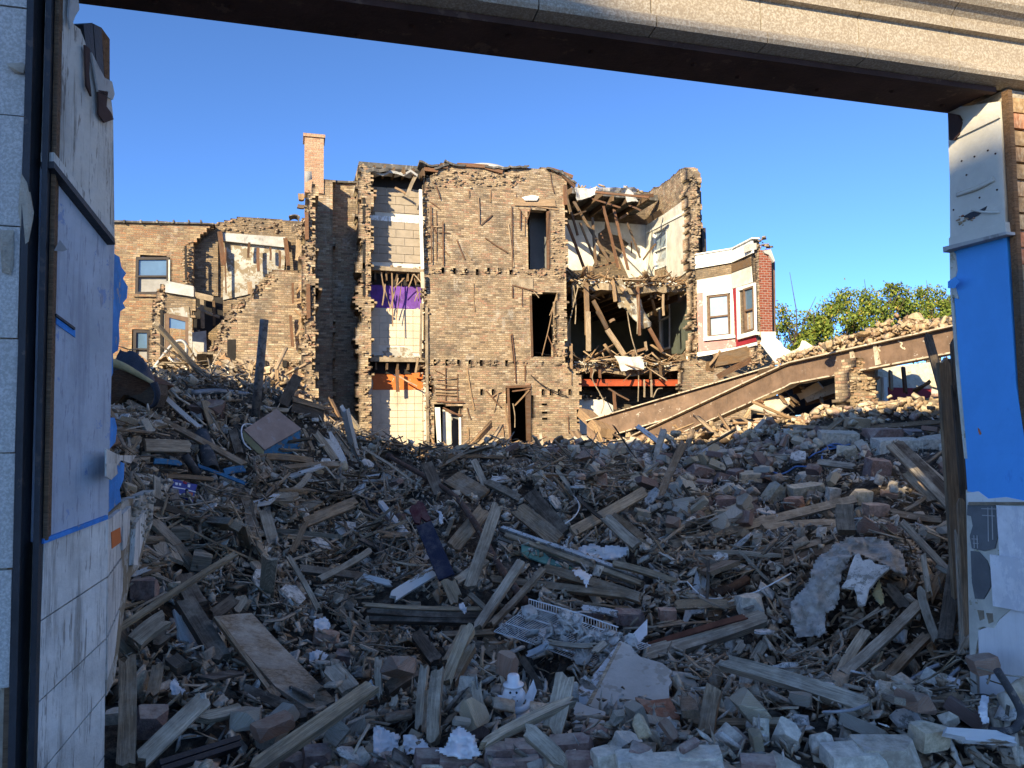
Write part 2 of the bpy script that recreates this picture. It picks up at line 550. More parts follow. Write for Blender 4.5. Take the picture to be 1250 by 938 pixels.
M['plaster'] = m_plain('white_plaster', (0.60, 0.575, 0.50), 0.9, 0.15, 0.25, 1.2, spots=0.75, spot_col=(0.42, 0.38, 0.31), sp_sc=3.0, sp_lo=0.62)
M['plaster_dirty'] = m_plain('dirty_plaster', (0.42, 0.40, 0.35), 0.95, 0.1, 0.3, 1.6, chip=(0.24, 0.19, 0.13), chip_amt=0.45, spots=0.7, spot_col=(0.62, 0.60, 0.55), sp_sc=7.0, sp_lo=0.62)
M['green_paint'] = m_plain('dark_green_paint', (0.115, 0.13, 0.105), 0.7, 0.3, 0.2, 1.5, spots=0.4, spot_col=(0.3, 0.3, 0.26), sp_sc=9, sp_lo=0.66)
M['pink_paint'] = m_plain('dusty_rose_paint', (0.42, 0.225, 0.205), 0.8, 0.2, 0.15, 2.0, chip=(0.6, 0.45, 0.4), chip_amt=0.15)
M['red_paint'] = m_plain('deep_red_paint', (0.30, 0.022, 0.035), 0.7, 0.3, 0.15, 2.0)
M['white_paint'] = m_plain('white_trim_paint', (0.76, 0.75, 0.70), 0.6, 0.3, 0.1, 3.0, spots=0.3, spot_col=(0.4, 0.36, 0.3), sp_sc=12)
M['block'] = m_plain('concrete_block', (0.33, 0.275, 0.215), 0.95, 0.1, 0.14, 4.0, bump=0.01)
M['block_joint'] = m_plain('block_mortar', (0.55, 0.53, 0.48), 0.95, 0.1, 0.1, 4.0)
M['purple'] = m_plain('purple_paint', (0.15, 0.058, 0.29), 0.75, 0.25, 0.3, 2.0, chip=(0.45, 0.40, 0.36), chip_amt=0.03, spots=0.4, spot_col=(0.07, 0.03, 0.13), sp_sc=5, sp_lo=0.56)
M['orange'] = m_plain('orange_paint', (0.62, 0.16, 0.045), 0.75, 0.25, 0.12, 3.0, chip=(0.7, 0.55, 0.42), chip_amt=0.05)
M['cream_tile'] = m_plain('cream_wall_tile', (0.60, 0.505, 0.375), 0.5, 0.4, 0.16, 1.6, spots=0.45, spot_col=(0.36, 0.28, 0.19), sp_sc=2.6, sp_lo=0.56, bump=0.002)
M['tile_back'] = m_plain('tile_grout', (0.66, 0.60, 0.50), 0.9, 0.1, 0.1, 6.0)
M['mosaic'] = m_plain('mosaic_band', (0.50, 0.47, 0.42), 0.5, 0.4, 0.1, 20.0, spots=1.0, spot_col=(0.85, 0.84, 0.8), sp_sc=14, sp_lo=0.47)
M['red_mark'] = m_plain('red_spray_paint', (0.6, 0.03, 0.05), 0.7, 0.3, 0.1, 8.0)
M['shade_black'] = m_plain('painted_shade', (0.035, 0.032, 0.03), 0.95, 0.05, 0.3, 2.0)  # near-black colour standing in for shade inside rooms and holes
M['grey_room'] = m_plain('grey_room_paint', (0.20, 0.20, 0.19), 0.9, 0.1, 0.15, 1.0)
M['ledge'] = m_plain('floor_deck', (0.30, 0.235, 0.165), 0.95, 0.1, 0.4, 4.0, bump=0.02)
M['joist'] = m_wood('old_joist', [(0.15, 0.095, 0.055), (0.20, 0.125, 0.07), (0.11, 0.07, 0.045)], dust=0.1, grime_amt=0.4)
M['lath'] = m_wood('pine_lath', [(0.44, 0.30, 0.18), (0.34, 0.21, 0.12), (0.52, 0.40, 0.27), (0.26, 0.16, 0.095)], dust=0.0, grime_amt=0.25)
M['lath_dark'] = m_wood('dark_stud', [(0.17, 0.085, 0.05), (0.23, 0.12, 0.07), (0.12, 0.07, 0.045)], dust=0.0, grime_amt=0.3)
M['roof_felt'] = m_plain('roofing_felt', (0.10, 0.095, 0.09), 0.9, 0.15, 0.4, 3.0, spots=0.5, spot_col=(0.34, 0.32, 0.29), sp_sc=6, sp_lo=0.55)
M['felt_pale'] = m_plain('pale_roof_membrane', (0.42, 0.41, 0.385), 0.85, 0.2, 0.25, 2.5, spots=0.4, sp_sc=5)
M['frame_dark'] = m_plain('dark_window_frame', (0.045, 0.035, 0.03), 0.6, 0.3, 0.2, 5.0)
M['frame_brown'] = m_plain('brown_window_frame', (0.16, 0.10, 0.065), 0.7, 0.3, 0.25, 5.0)
def m_glass(name, colr, rough=0.06, curtain=None):
    t = NT(name, rough, 0.8)
    c = t.ramp(t.noise(t.pos(), 1.5, 4, 0.6), [(0.3, tuple(x * 0.8 for x in colr)), (0.7, tuple(min(x * 1.15, 1) for x in colr))])
    t.col(c)
    t.b.inputs['Coat Weight'].default_value = 0.6
    return t.m
M['glass_blue'] = m_glass('blue_grey_pane', (0.10, 0.17, 0.24))
M['glass_pale'] = m_glass('dusty_pane', (0.30, 0.38, 0.44), 0.2)
M['glass_dark'] = m_glass('dark_pane', (0.07, 0.08, 0.075))
M['blind'] = m_plain('grey_blind', (0.30, 0.29, 0.27), 0.8, 0.2, 0.15, 3.0)
M['rust_red'] = m_plain('orange_primer_steel', (0.40, 0.075, 0.03), 0.7, 0.3, 0.2, 3.0, chip=(0.12, 0.06, 0.04), chip_amt=0.1)
M['girder'] = m_plain('brown_painted_steel', (0.165, 0.105, 0.072), 0.75, 0.3, 0.35, 2.4, chip=(0.36, 0.31, 0.26), chip_amt=0.02, streak=0.2, spot_col=(0.20, 0.16, 0.13), bump=0.006)
M['flange'] = m_plain('sunlit_tone_flange', (0.50, 0.42, 0.32), 0.9, 0.15, 0.35, 4.0, chip=(0.12, 0.07, 0.05), chip_amt=0.2, bump=0.01)  # flanges paler than the web: sunlight put into their colour
M['soffit'] = m_plain('rusty_soffit_plate', (0.062, 0.032, 0.026), 0.8, 0.25, 0.35, 3.0, chip=(0.10, 0.06, 0.045), chip_amt=0.1, spots=0.5, spot_col=(0.02, 0.015, 0.012), sp_sc=10, sp_lo=0.64)
def m_terra(name, colr, dark, fleck):
    t = NT(name, 0.75, 0.3)
    P = t.pos()
    a = t.noise(P, 95.0, 4, 0.7)
    b = t.noise(P, 4.0, 6, 0.65)
    c = t.mix(t.step(a, 0.42, 0.62), fleck, colr)
    c = t.mix(t.math('MULTIPLY', t.step(b, 0.45, 0.7), 0.35), c, dark)
    t.col(c); t.bump(a, 0.003, 0.8)
    return t.m
M['terra'] = m_terra('speckled_terracotta', (0.43, 0.375, 0.295), (0.27, 0.21, 0.145), (0.27, 0.215, 0.155))
M['terra_pale'] = m_terra('pale_speckled_stone', (0.55, 0.53, 0.49), (0.33, 0.31, 0.28), (0.38, 0.365, 0.33))
M['steel_black'] = m_plain('black_painted_steel', (0.018, 0.02, 0.025), 0.5, 0.4, 0.4, 4.0, chip=(0.06, 0.045, 0.04), chip_amt=0.06)
M['ply_white'] = m_plain('weathered_white_board', (0.56, 0.53, 0.47), 0.9, 0.15, 0.25, 3.0, streak=0.7, spot_col=(0.17, 0.145, 0.12), spots=0.8, sp_sc=40, sp_lo=0.57, sp_an=0.13, bump=0.008)
M['blue_worn'] = m_plain('worn_blue_board', (0.40, 0.44, 0.49), 0.85, 0.2, 0.2, 3.0, streak=0.45, spot_col=(0.22, 0.225, 0.27), spots=0.7, sp_sc=48, sp_lo=0.58, sp_an=0.14, chip=(0.22, 0.30, 0.46), chip_amt=0.10)
M['blue'] = m_plain('bright_blue_paint', (0.025, 0.33, 0.74), 0.6, 0.35, 0.10, 1.2, bump=0.003, spots=0.5, spot_col=(0.015, 0.22, 0.6), sp_sc=7, sp_lo=0.62)
M['blue_torn'] = m_plain('torn_blue_paint', (0.03, 0.24, 0.62), 0.8, 0.2, 0.3, 5.0, chip=(0.3, 0.31, 0.32), chip_amt=0.15, bump=0.01)
M['tile_white'] = m_plain('stained_white_tile', (0.64, 0.62, 0.57), 0.6, 0.4, 0.25, 4.0, streak=0.7, spot_col=(0.22, 0.195, 0.165), spots=0.8, sp_sc=42, sp_lo=0.56, sp_an=0.10, bump=0.006)
M['tile_marble'] = m_plain('marbled_white_tile', (0.78, 0.77, 0.76), 0.4, 0.4, 0.12, 9.0, spots=0.45, spot_col=(0.50, 0.52, 0.56), sp_sc=16, sp_lo=0.5, bump=0.001)
M['board_pale'] = m_plain('pale_board', (0.72, 0.71, 0.69), 0.8, 0.2, 0.12, 2.0, streak=0.15, spot_col=(0.36, 0.36, 0.36))
M['panel_cream'] = m_plain('cream_sheet_metal', (0.62, 0.58, 0.49), 0.65, 0.3, 0.12, 3.0, spots=0.7, spot_col=(0.25, 0.16, 0.10), sp_sc=14, sp_lo=0.68)
M['tile_glue'] = m_plain('grey_tile_mortar', (0.15, 0.155, 0.155), 0.95, 0.1, 0.2, 5.0, bump=0.006)
M['cream_old'] = m_plain('old_cream_paint', (0.58, 0.55, 0.46), 0.8, 0.2, 0.2, 6.0, chip=(0.33, 0.29, 0.2), chip_amt=0.1)
M['trim_wood'] = m_wood('varnished_trim', [(0.17, 0.10, 0.055), (0.20, 0.12, 0.07)], dust=0.0, grime_amt=0.3)
M['old_brick_face'] = m_stone('old_face_brick', [(0.34, 0.25, 0.15), (0.40, 0.30, 0.19), (0.42, 0.17, 0.10), (0.30, 0.21, 0.13), (0.38, 0.25, 0.14), (0.46, 0.36, 0.25)], mortar=0.3, mortar_col=(0.45, 0.38, 0.28), dust=0.0, gr=30, bump=0.008)
M['bounce_white'] = m_wall('bounce_white_brick', [(0.74, 0.71, 0.64), (0.78, 0.75, 0.69), (0.70, 0.67, 0.60)], mortar_col=(0.62, 0.59, 0.53), stain=0.1, pale=0.1)  # bright white brick of the added house that bounces sunlight
M['asphalt'] = m_plain('asphalt', (0.05, 0.05, 0.05), 0.9, 0.2, 0.3, 3.0, bump=0.01)
M['concrete'] = m_plain('concrete_walk', (0.30, 0.29, 0.27), 0.9, 0.2, 0.2, 1.5, bump=0.006)
M['dirt'] = m_plain('dusty_ground', (0.20, 0.17, 0.135), 0.95, 0.1, 0.4, 1.2, bump=0.03)

# ------------------------------------------------------------------ walls
def vnoise(x, y, seed):
    rs = np.random.RandomState(seed); T_ = rs.rand(64, 64)
    xi, yi = np.floor(x).astype(int), np.floor(y).astype(int)
    fx, fy = x - xi, y - yi
    fx, fy = fx * fx * (3 - 2 * fx), fy * fy * (3 - 2 * fy)
    g = lambda a, b: T_[a % 64, b % 64]
    return (g(xi, yi) * (1 - fx) + g(xi + 1, yi) * fx) * (1 - fy) + (g(xi, yi + 1) * (1 - fx) + g(xi + 1, yi + 1) * fx) * fy - 0.5
def inpoly(poly, U, Z):
    r = np.zeros(U.shape, bool)
    n = len(poly)
    for i in range(n):
        x0, y0 = poly[i]; x1, y1 = poly[(i + 1) % n]
        if y0 == y1: continue
        c = ((y0 > Z) != (y1 > Z)) & (U < (x1 - x0) * (Z - y0) / (y1 - y0) + x0)
        r ^= c
    return r
def plane(o, d):
    o = Vector((o[0], o[1], 0)); d = Vector((d[0], d[1], 0)).normalized()
    return o, d, Vector((d.y, -d.x, 0))
def PY(Y): return plane((0, Y), (1, 0))
def uz(pl, p):
    o, d, n = pl
    w = at(p[0], p[1], pl=(o, n))
    return ((w - o).dot(d), w.z)
def wall(name, mat, parent, pl, poly, holes=(), thick=0.33, jit=0.05, rects=(), cu=0.105, cz=0.075, relief=0.012):
    """Masonry wall cut to an outline measured on its plane; its edges break along whole bricks."""
    o, d, n = pl
    P = [uz(pl, p) for p in poly]
    H = [[uz(pl, p) for p in h] for h in holes]
    us, zs = [p[0] for p in P], [p[1] for p in P]
    i0, i1 = int(math.floor(min(us) / cu)) - 2, int(math.ceil(max(us) / cu)) + 2
    j0, j1 = int(math.floor(min(zs) / cz)) - 1, int(math.ceil(max(zs) / cz)) + 1
    I, J = np.meshgrid(np.arange(i0, i1), np.arange(j0, j1), indexing='xy')
    bi = np.floor((I + (np.abs(J) % 2)) / 2)
    bu = (bi * 2 + 1 - (np.abs(J) % 2)) * cu
    bz = (J + 0.5) * cz
    rs = np.random.RandomState(len(name) + int(abs(us[0] * 100)) % 1000)
    h = np.sin(bi * 127.1 + J * 311.7) * 43758.5453
    h1 = (h - np.floor(h) - 0.5) * 2
    cu_, cz_ = (I + 0.5) * cu, (J + 0.5) * cz
    w1_, w2_ = vnoise(cu_ * 2.1 + 9, cz_ * 2.3 + 40, 5) * 3.2 + vnoise(cu_ * 6 + 3, cz_ * 7 + 20, 6) * 1.6, vnoise(cu_ * 2.3 + 31, cz_ * 2.0 + 50, 7) * 3.0
    tooth = np.where(h1 > 0.45, bu - cu_, 0.0) * (1 if jit > 0.03 else 0)
    m = inpoly(P, cu_ + w1_ * jit + tooth, cz_ + w2_ * jit)
    for q_ in H: m &= ~inpoly(q_, cu_ + w1_ * jit * 0.4, cz_ + w2_ * jit * 0.4)
    for (a0, a1, b0, b1) in rects: m &= ~((cu_ > a0) & (cu_ < a1) & (cz_ > b0) & (cz_ < b1))
    nz, nu = m.shape
    vi, vj = np.meshgrid(np.arange(nu + 1), np.arange(nz + 1), indexing='xy')
    uu, zz = (vi + i0) * cu, (vj + j0) * cz
    dep = rs.uniform(-relief, relief, uu.shape)
    def verts(t):
        return np.stack([o.x + d.x * uu - n.x * t, o.y + d.y * uu - n.y * t, zz + 0 * uu], -1).reshape(-1, 3)
    V = np.concatenate([verts(dep), verts(thick + 0 * uu)])
    K = (nu + 1) * (nz + 1)
    a = (vj * (nu + 1) + vi)[:-1, :-1]
    b, c, e = a + 1, a + nu + 2, a + nu + 1
    F = [np.stack([a, b, c, e], -1)[m], np.stack([a + K, e + K, c + K, b + K], -1)[m]]
    pad = np.pad(m, 1)
    def side(nb, p, r):
        k = m & ~nb
        F.append(np.stack([p, r, r + K, p + K], -1)[k])
    side(pad[1:-1, :-2], e, a); side(pad[1:-1, 2:], b, c)
    side(pad[:-2, 1:-1], a, b); side(pad[2:, 1:-1], c, e)
    F = np.concatenate(F)
    used, inv = np.unique(F.ravel(), return_inverse=True)
    V, F = V[used], inv.reshape(F.shape)
    me = bpy.data.meshes.new(name)
    me.vertices.add(len(V)); me.vertices.foreach_set('co', V.astype(np.float32).ravel())
    me.loops.add(len(F) * 4); me.loops.foreach_set('vertex_index', F.astype(np.int32).ravel())
    me.polygons.add(len(F)); me.polygons.foreach_set('loop_start', np.arange(len(F), dtype=np.int32) * 4)
    me.update(calc_edges=True)
    return link(name, me, mat, parent)
def panel(name, mat, parent, pl, poly, off=0.02, thick=0.02):
    """A sheet lying on a wall plane, standing proud of it by `off`."""
    o, d, n = pl
    o2 = o + n * off
    pts = [at(x, y, pl=(o2, n)) for x, y in poly]
    return MB().slab(pts, -n * thick).build(name, mat, parent)
def frame_in(name, mat, parent, pl, quad, w, off=0.03, thick=0.08):
    """A frame of four sides round an opening given by its corners (top-left, top-right, bottom-right, bottom-left)."""
    o, d, n = pl
    o2 = o + n * off
    P = [at(x, y, pl=(o2, n)) for x, y in quad]
    c = sum(P, Vector((0, 0, 0))) / 4
    Q = []
    for p in P:
        r = p - c
        hu, hz = r.dot(d), r.z
        Q.append(c + d * (hu - math.copysign(w, hu)) + Vector((0, 0, hz - math.copysign(w, hz))))
    vs = P + Q + [p - n * thick for p in P] + [p - n * thick for p in Q]
    fs = []
    for i in range(4):
        j = (i + 1) % 4
        fs += [(i, j, 4 + j, 4 + i), (8 + j, 8 + i, 12 + i, 12 + j), (4 + i, 4 + j, 12 + j, 12 + i), (j, i, 8 + i, 8 + j)]
    return MB().add(vs, fs).build(name, mat, parent)
def window(parent, pl, quad, mats, fw=0.07, off=-0.08, rail=True, upper=None, sill=None):
    """Sash window: frame > pane (two), meeting rail."""
    fm, gm = mats[0], mats[1]
    fr = frame_in('window_frame', M[fm], parent, pl, quad, fw, off + 0.06, 0.12)
    (x0, y0), (x1, y1), (x2, y2), (x3, y3) = quad
    ml, mr = (x0 + (x3 - x0) * 0.52, y0 + (y3 - y0) * 0.52), (x1 + (x2 - x1) * 0.52, y1 + (y2 - y1) * 0.52)
    panel('pane', M[mats[1]], fr, pl, [quad[0], quad[1], mr, ml], off, 0.012)
    panel('pane', M[mats[2] if len(mats) > 2 else gm], fr, pl, [ml, mr, quad[2], quad[3]], off - 0.03, 0.012)
    if rail:
        o, d, n = pl
        MB().plank(at(*ml, pl=(o + n * (off + 0.03), n)), at(*mr, pl=(o + n * (off + 0.03), n)), 0.06, 0.07, up=n).build('meeting_rail', M[fm], fr)
    if sill: panel('window_sill', M[sill], fr, pl, [(x3 - 3, y3 - 0.5), (x2 + 3, y2 - 0.5), (x2 + 3, y2 + 2.6), (x3 - 3, y3 + 2.6)], 0.09, 0.2)
    return fr
BRK = [tris(chipped_box(0.20, 0.095, 0.06, 0.15, cut=0.15)) for _ in range(5)] + [tris(chipped_box(0.10, 0.095, 0.06, 0.25)) for _ in range(5)] + [tris(chipped_box(0.06, 0.05, 0.04, 0.3)) for _ in range(6)]
def ragged(name, mat, parent, pl, poly, count, depth_=0.18, tilt=0.35, sc=1.0, off=0.0, seed=1):
    """Broken brick ends along a torn edge, joined."""
    o, d, n = pl
    P = [uz(pl, p) for p in poly]
    rs = np.random.RandomState(seed + count)
    us, zs = [p[0] for p in P], [p[1] for p in P]
    pts = []
    while len(pts) < count:
        U = rs.uniform(min(us), max(us), 500); Z = rs.uniform(min(zs), max(zs), 500)
        k = inpoly(P, U, Z)
        pts += list(zip(U[k], Z[k]))
    count = int(count * 0.6)
    if mat is M['brick_loose'] and seed % 2: mat = M['wall']
    pts = np.array(pts[:count])
    dd = rs.uniform(-depth_ * 0.12, depth_ * 0.3, count) - off
    pos = np.stack([o.x + d.x * pts[:, 0] - n.x * dd, o.y + d.y * pts[:, 0] - n.y * dd, pts[:, 1]], 1)
    ang = rs.rand(count)
    rot = rotmats(count, tilt * 0.45, rs, yaw=np.where(ang < 0.75, rs.choice([0, np.pi / 2], count) + rs.normal(0, 0.15, count), rs.uniform(0, 6.28, count)) + math.atan2(d.y, d.x))
    scl = sc * rs.uniform(0.6, 1.0, (count, 1)) * np.ones((1, 3))
    return mass(name, BRK, rs.randint(0, len(BRK), count), pos, rot, scl, rs.rand(count), mat, parent)
def bar(name, mat, parent, k, a, b, Y, w=0.06, t=0.025, Y2=None, jag=0.03):
    p0 = at(*q(k, *a), Y=Y); p1 = at(*q(k, *b), Y=Y2 if Y2 is not None else Y)
    return MB().plank(p0, p1, w, t, up=Vector((0.1, -1, 0.1)), jag=jag, st=3, nw=2, warp=0.02).build(name, M[mat], parent)
def box_obj(name, mat, parent, x0, x1, y0, y1, z0, z1, jit=0.0):
    return MB().span(x0, x1, y0, y1, z0, z1, jit).build(name, M[mat], parent)
def sheet(name, mat, parent, pts, sag=0.05, n=7, thick=0.02, seed=0, crumple=0.03, fr=3.0):
    """A thin buckled sheet spanned between four corners."""
    A, B, C_, D = [Vector(p) for p in pts]
    nr = (B - A).cross(D - A).normalized()
    vs = []
    for s_ in (0, 1):
        for j in range(n + 1):
            for i in range(n + 1):
                u, v = i / n, j / n
                p = (A * (1 - u) + B * u) * (1 - v) + (D * (1 - u) + C_ * u) * v
                k = mnoise.noise(Vector((p.x * fr + seed, p.y * fr, p.z * fr))) * crumple
                e = mnoise.noise(Vector((u * 5 + seed, v * 5, 3.3))) * 0.05 * (B - A).length
                if i in (0, n): p = p + (B - A).normalized() * e
                if j in (0, n): p = p + (D - A).normalized() * e
                p = p + nr * (k - sag * 4 * u * (1 - u)) - nr * thick * s_
                vs.append(p)
    fs = []
    m = n + 1
    for j in range(n):
        for i in range(n):
            a = j * m + i
            fs.append((a, a + 1, a + m + 1, a + m))
            fs.append((a + m * m, a + m + m * m, a + m + 1 + m * m, a + 1 + m * m))
    edge = [i for i in range(n)] + [j * m + n for j in range(n)] + [n * m + n - i for i in range(n)] + [(n - j) * m for j in range(n)]
    for a, b in zip(edge, edge[1:] + edge[:1]): fs.append((a, b, b + m * m, a + m * m))
    return MB().add(vs, fs).build(name, M[mat], parent)

# ------------------------------------------------------------------ ground
def ground_sheet(name, mat, x0, x1, y0, y1, z, n=1):
    vs = [(x0, y0, z), (x1, y0, z), (x1, y1, z), (x0, y1, z)]
    return tag(MB().add(vs, [(0, 1, 2, 3)]).build(name, M[mat]), kind='structure')
ground_sheet('ground', 'dirt', -700, 700, -700, 900, -0.75)
ground_sheet('road', 'concrete', -90, 90, -15, -2.6, -0.12)
tag(box_obj('pavement', 'concrete', None, -90, 90, -2.6, 3.0, -0.7, 0.0), kind='structure')

# ------------------------------------------------------------------ the torn open main building
YM, YT = 26.5, 27.0
B = thing('ruined_brick_building', 'three storey brick building torn open with tiled rooms, bare joists and broken floors', 'building', (7, 27, 0))
PM = PY(YM)
mz2 = lambda *p: q(2, *p)
mz3 = lambda *p: q(3, *p)
main_poly = mz2((398, 235), (412, 180), (448, 150), (462, 124), (520, 118), (560, 126), (640, 128), (770, 150), (820, 158), (870, 130), (960, 148), (1080, 160), (1104, 190)) + \
    mz3((1110, 0), (1112, 330), (1166, 340), (1170, 900), (425, 900), (428, 300), (402, 280))
rects = []
for x in (490, 545, 607, 660, 720, 775, 830):
    u, z = uz(PM, q(2, x, 660)); rects.append((u - 0.06, u + 0.06, z - 0.10, z + 0.12))
for x in (452, 512, 570, 628, 687, 755, 805, 850):
    u, z = uz(PM, q(3, x, 295)); rects.append((u - 0.06, u + 0.06, z - 0.12, z + 0.10))
for x in (683, 740, 985, 1030, 1073, 1120):
    u, z = uz(PM, q(3, x, 450)); rects.append((u - 0.06, u + 0.06, z - 0.10, z + 0.12))
for x in (487, 540, 660, 715, 770):
    u, z = uz(PM, q(3, x, 748)); rects.append((u - 0.06, u + 0.06, z - 0.12, z + 0.10))
for x, y in ((995, 510), (995, 545), (995, 580)):
    u, z = uz(PM, q(3, x, y)); rects.append((u - 0.10, u + 0.10, z - 0.04, z + 0.04))
wall('wall', M['wall'], B, PM, main_poly,
     holes=[mz2((920, 360), (1022, 352), (1024, 648), (918, 648)),
            mz2((932, 778), (1062, 760), (1064, 780)) + mz3((1050, 30), (1062, 150), (1040, 268), (936, 270)),
            mz3((812, 425), (936, 418), (936, 716), (828, 716)),
            mz3((452, 508), (586, 508), (586, 722), (456, 730))], rects=rects, jit=0.06)
ragged('broken_bricks', M['brick_loose'], B, PM, mz2((400, 190), (460, 150), (700, 165), (900, 185), (880, 235), (700, 238), (420, 245)), 300, 0.16)
ragged('broken_bricks', M['brick_loose'], B, PM, mz2((1035, 400), (1100, 420), (1104, 690), (1030, 680)), 130, 0.15)
ragged('broken_bricks', M['brick_loose'], B, PM, mz2((430, 640), (840, 640), (1090, 665), (1090, 700), (840, 690), (430, 668)), 120, 0.10)
ragged('broken_bricks', M['brick_loose'], B, PM, mz3((440, 275), (900, 280), (1100, 285), (1090, 315), (440, 318)), 110, 0.10)
ragged('broken_bricks', M['brick_loose'], B, PM, mz3((1035, 60), (1105, 40), (1108, 270), (1045, 265)), 70, 0.15)
ragged('broken_bricks', M['brick_loose'], B, PM, mz3((385, 300), (432, 300), (440, 740), (395, 740)), 150, 0.2)
ragged('broken_bricks', M['brick_loose'], B, PM, mz2((385, 240), (420, 250), (425, 930), (395, 930)), 150, 0.2)
# body behind the front wall: rooms coloured near-black as indoor shade, roof, flank
box_obj('room_back', 'shade_black', B, 4.3, 9.7, 31.0, 31.1, -0.7, 11.0)
box_obj('room_partition', 'shade_black', B, 9.72, 9.88, 26.9, 31.05, -0.7, 11.0)
box_obj('room_partition', 'shade_black', B, 4.12, 4.27, 27.1, 31.05, -0.7, 11.0)
for z in (0.85, 4.15, 7.4): box_obj('floor', 'ledge', B, 4.3, 9.7, 26.9, 30.98, z - 0.25, z)
box_obj('roof', 'roof_felt', B, 2.3, 9.9, 27.05, 34.2, 11.15, 11.32)
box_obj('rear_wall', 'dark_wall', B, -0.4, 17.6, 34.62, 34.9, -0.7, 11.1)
p0, p1 = at(*q(2, 935, 440), Y=27.6), at(*q(2, 1030, 660), Y=27.6)
box_obj('inner_wall', 'grey_room', B, p0.x - 0.1, p1.x + 0.35, 27.6, 27.66, 7.42, 10.4)
p0 = at(*q(3, 534, 720), Y=27.2)
box_obj('inner_wall', 'grey_room', B, p0.x, p0.x + 0.7, 27.3, 27.36, 0.9, 2.8)
panel('door_leaf', M['plaster'], B, PM, mz3((492, 530), (534, 545), (534, 722), (492, 722)), -0.25, 0.05)
panel('door_casing', M['white_paint'], B, PM, mz3((452, 520), (478, 520), (484, 726), (466, 726)), 0.02, 0.04)
panel('door_casing', M['white_paint'], B, PM, mz3((572, 570), (582, 570), (584, 722), (574, 722)), 0.02, 0.06)
panel('door_casing', M['lath_dark'], B, PM, mz3((905, 430), (930, 400), (930, 716), (912, 716)), 0.03, 0.12)
panel('door_casing', M['lath_dark'], B, PM, mz3((812, 425), (822, 425), (834, 720), (824, 720)), 0.03, 0.12)
panel('door_casing', M['lath_dark'], B, PM, mz3((806, 412), (930, 408), (930, 420), (806, 424)), 0.05, 0.12)
panel('door_casing', M['lath_dark'], B, PM, mz2((924, 780), (934, 780)) + mz3((942, 268), (932, 268)), 0.04, 0.1)
panel('door_casing', M['lath_dark'], B, PM, mz2((1010, 360), (1024, 356), (1022, 648), (1012, 648)), 0.03, 0.1)
panel('door_header', M['ledge'], B, PM, mz2((830, 690), (940, 694), (942, 748), (830, 732)), 0.03, 0.04)
panel('door_header', M['lath'], B, PM, mz2((845, 290), (1050, 300), (1054, 332), (850, 330)), 0.05, 0.05)
panel('paper_scrap', M['white_paint'], B, PM, mz2((885, 290), (935, 278), (970, 285), (960, 305), (900, 305)), 0.12, 0.01)
# laths and studs still nailed to the wall
L2 = [((425, 310), (480, 350)), ((432, 330), (436, 620)), ((458, 350), (460, 610)), ((430, 415), (460, 470)), ((442, 435), (492, 436)), ((470, 466), (532, 468)),
      ((455, 505), (528, 585)), ((492, 410), (494, 630)), ((668, 285), (672, 420)), ((728, 250), (728, 315)), ((620, 250), (620, 290)), ((455, 230), (478, 300)),
      ((835, 330), (838, 640)), ((818, 420), (845, 640)), ((865, 340), (915, 405)), ((930, 335), (905, 420)), ((878, 350), (876, 450)), ((900, 380), (898, 480)),
      ((1025, 165), (1045, 270)), ((855, 265), (855, 300)), ((1020, 365), (1012, 500)), ((850, 330), (1060, 335)), ((915, 325), (1070, 352)),
      ((838, 730), (838, 790)), ((886, 740), (886, 835)), ((835, 725), (960, 760)), ((940, 755), (970, 790)), ((1062, 762), (1022, 880)), ((645, 715), (650, 860)),
      ((480, 480), (500, 520)), ((680, 430), (740, 375)), ((700, 490), (815, 565)), ((560, 500), (600, 600)), ((600, 560), (635, 600))]
for a, b in L2:
    dk = RNG.random() < 0.5
    bar('lath', 'lath_dark' if dk else 'lath', B, 2, a, b, YM - RNG.uniform(0.025, 0.08), RNG.uniform(0.022, 0.05), 0.012)
L3 = [((450, 335), (500, 360)), ((455, 380), (565, 372)), ((450, 398), (560, 410)), ((450, 425), (575, 430)), ((450, 440), (560, 445)), ((450, 455), (570, 462)), ((565, 350), (566, 500)),
      ((506, 320), (506, 490)), ((455, 490), (600, 495)), ((610, 320), (648, 535)), ((835, 150), (855, 400)), ((825, 152), (840, 290)), ((770, 435), (745, 545)), ((705, 435), (780, 520)),
      ((730, 470), (780, 440)), ((900, 310), (900, 390)), ((835, 440), (930, 425)), ((848, 512), (922, 432)), ((1010, 155), (1060, 265)), ((1045, 0), (985, 262)), ((1130, 235), (1130, 410)),
      ((800, 500), (828, 712)), ((490, 520), (580, 565)), ((500, 535), (590, 560)), ((612, 520), (630, 580)), ((618, 620), (620, 725)), ((645, 680), (645, 725)), ((785, 600), (795, 690)), ((1115, 560), (1117, 650))]
for a, b in L3:
    dk = RNG.random() < 0.4
    bar('lath', 'lath_dark' if dk else 'lath', B, 3, a, b, YM - RNG.uniform(0.025, 0.08), RNG.uniform(0.025, 0.055), 0.012)
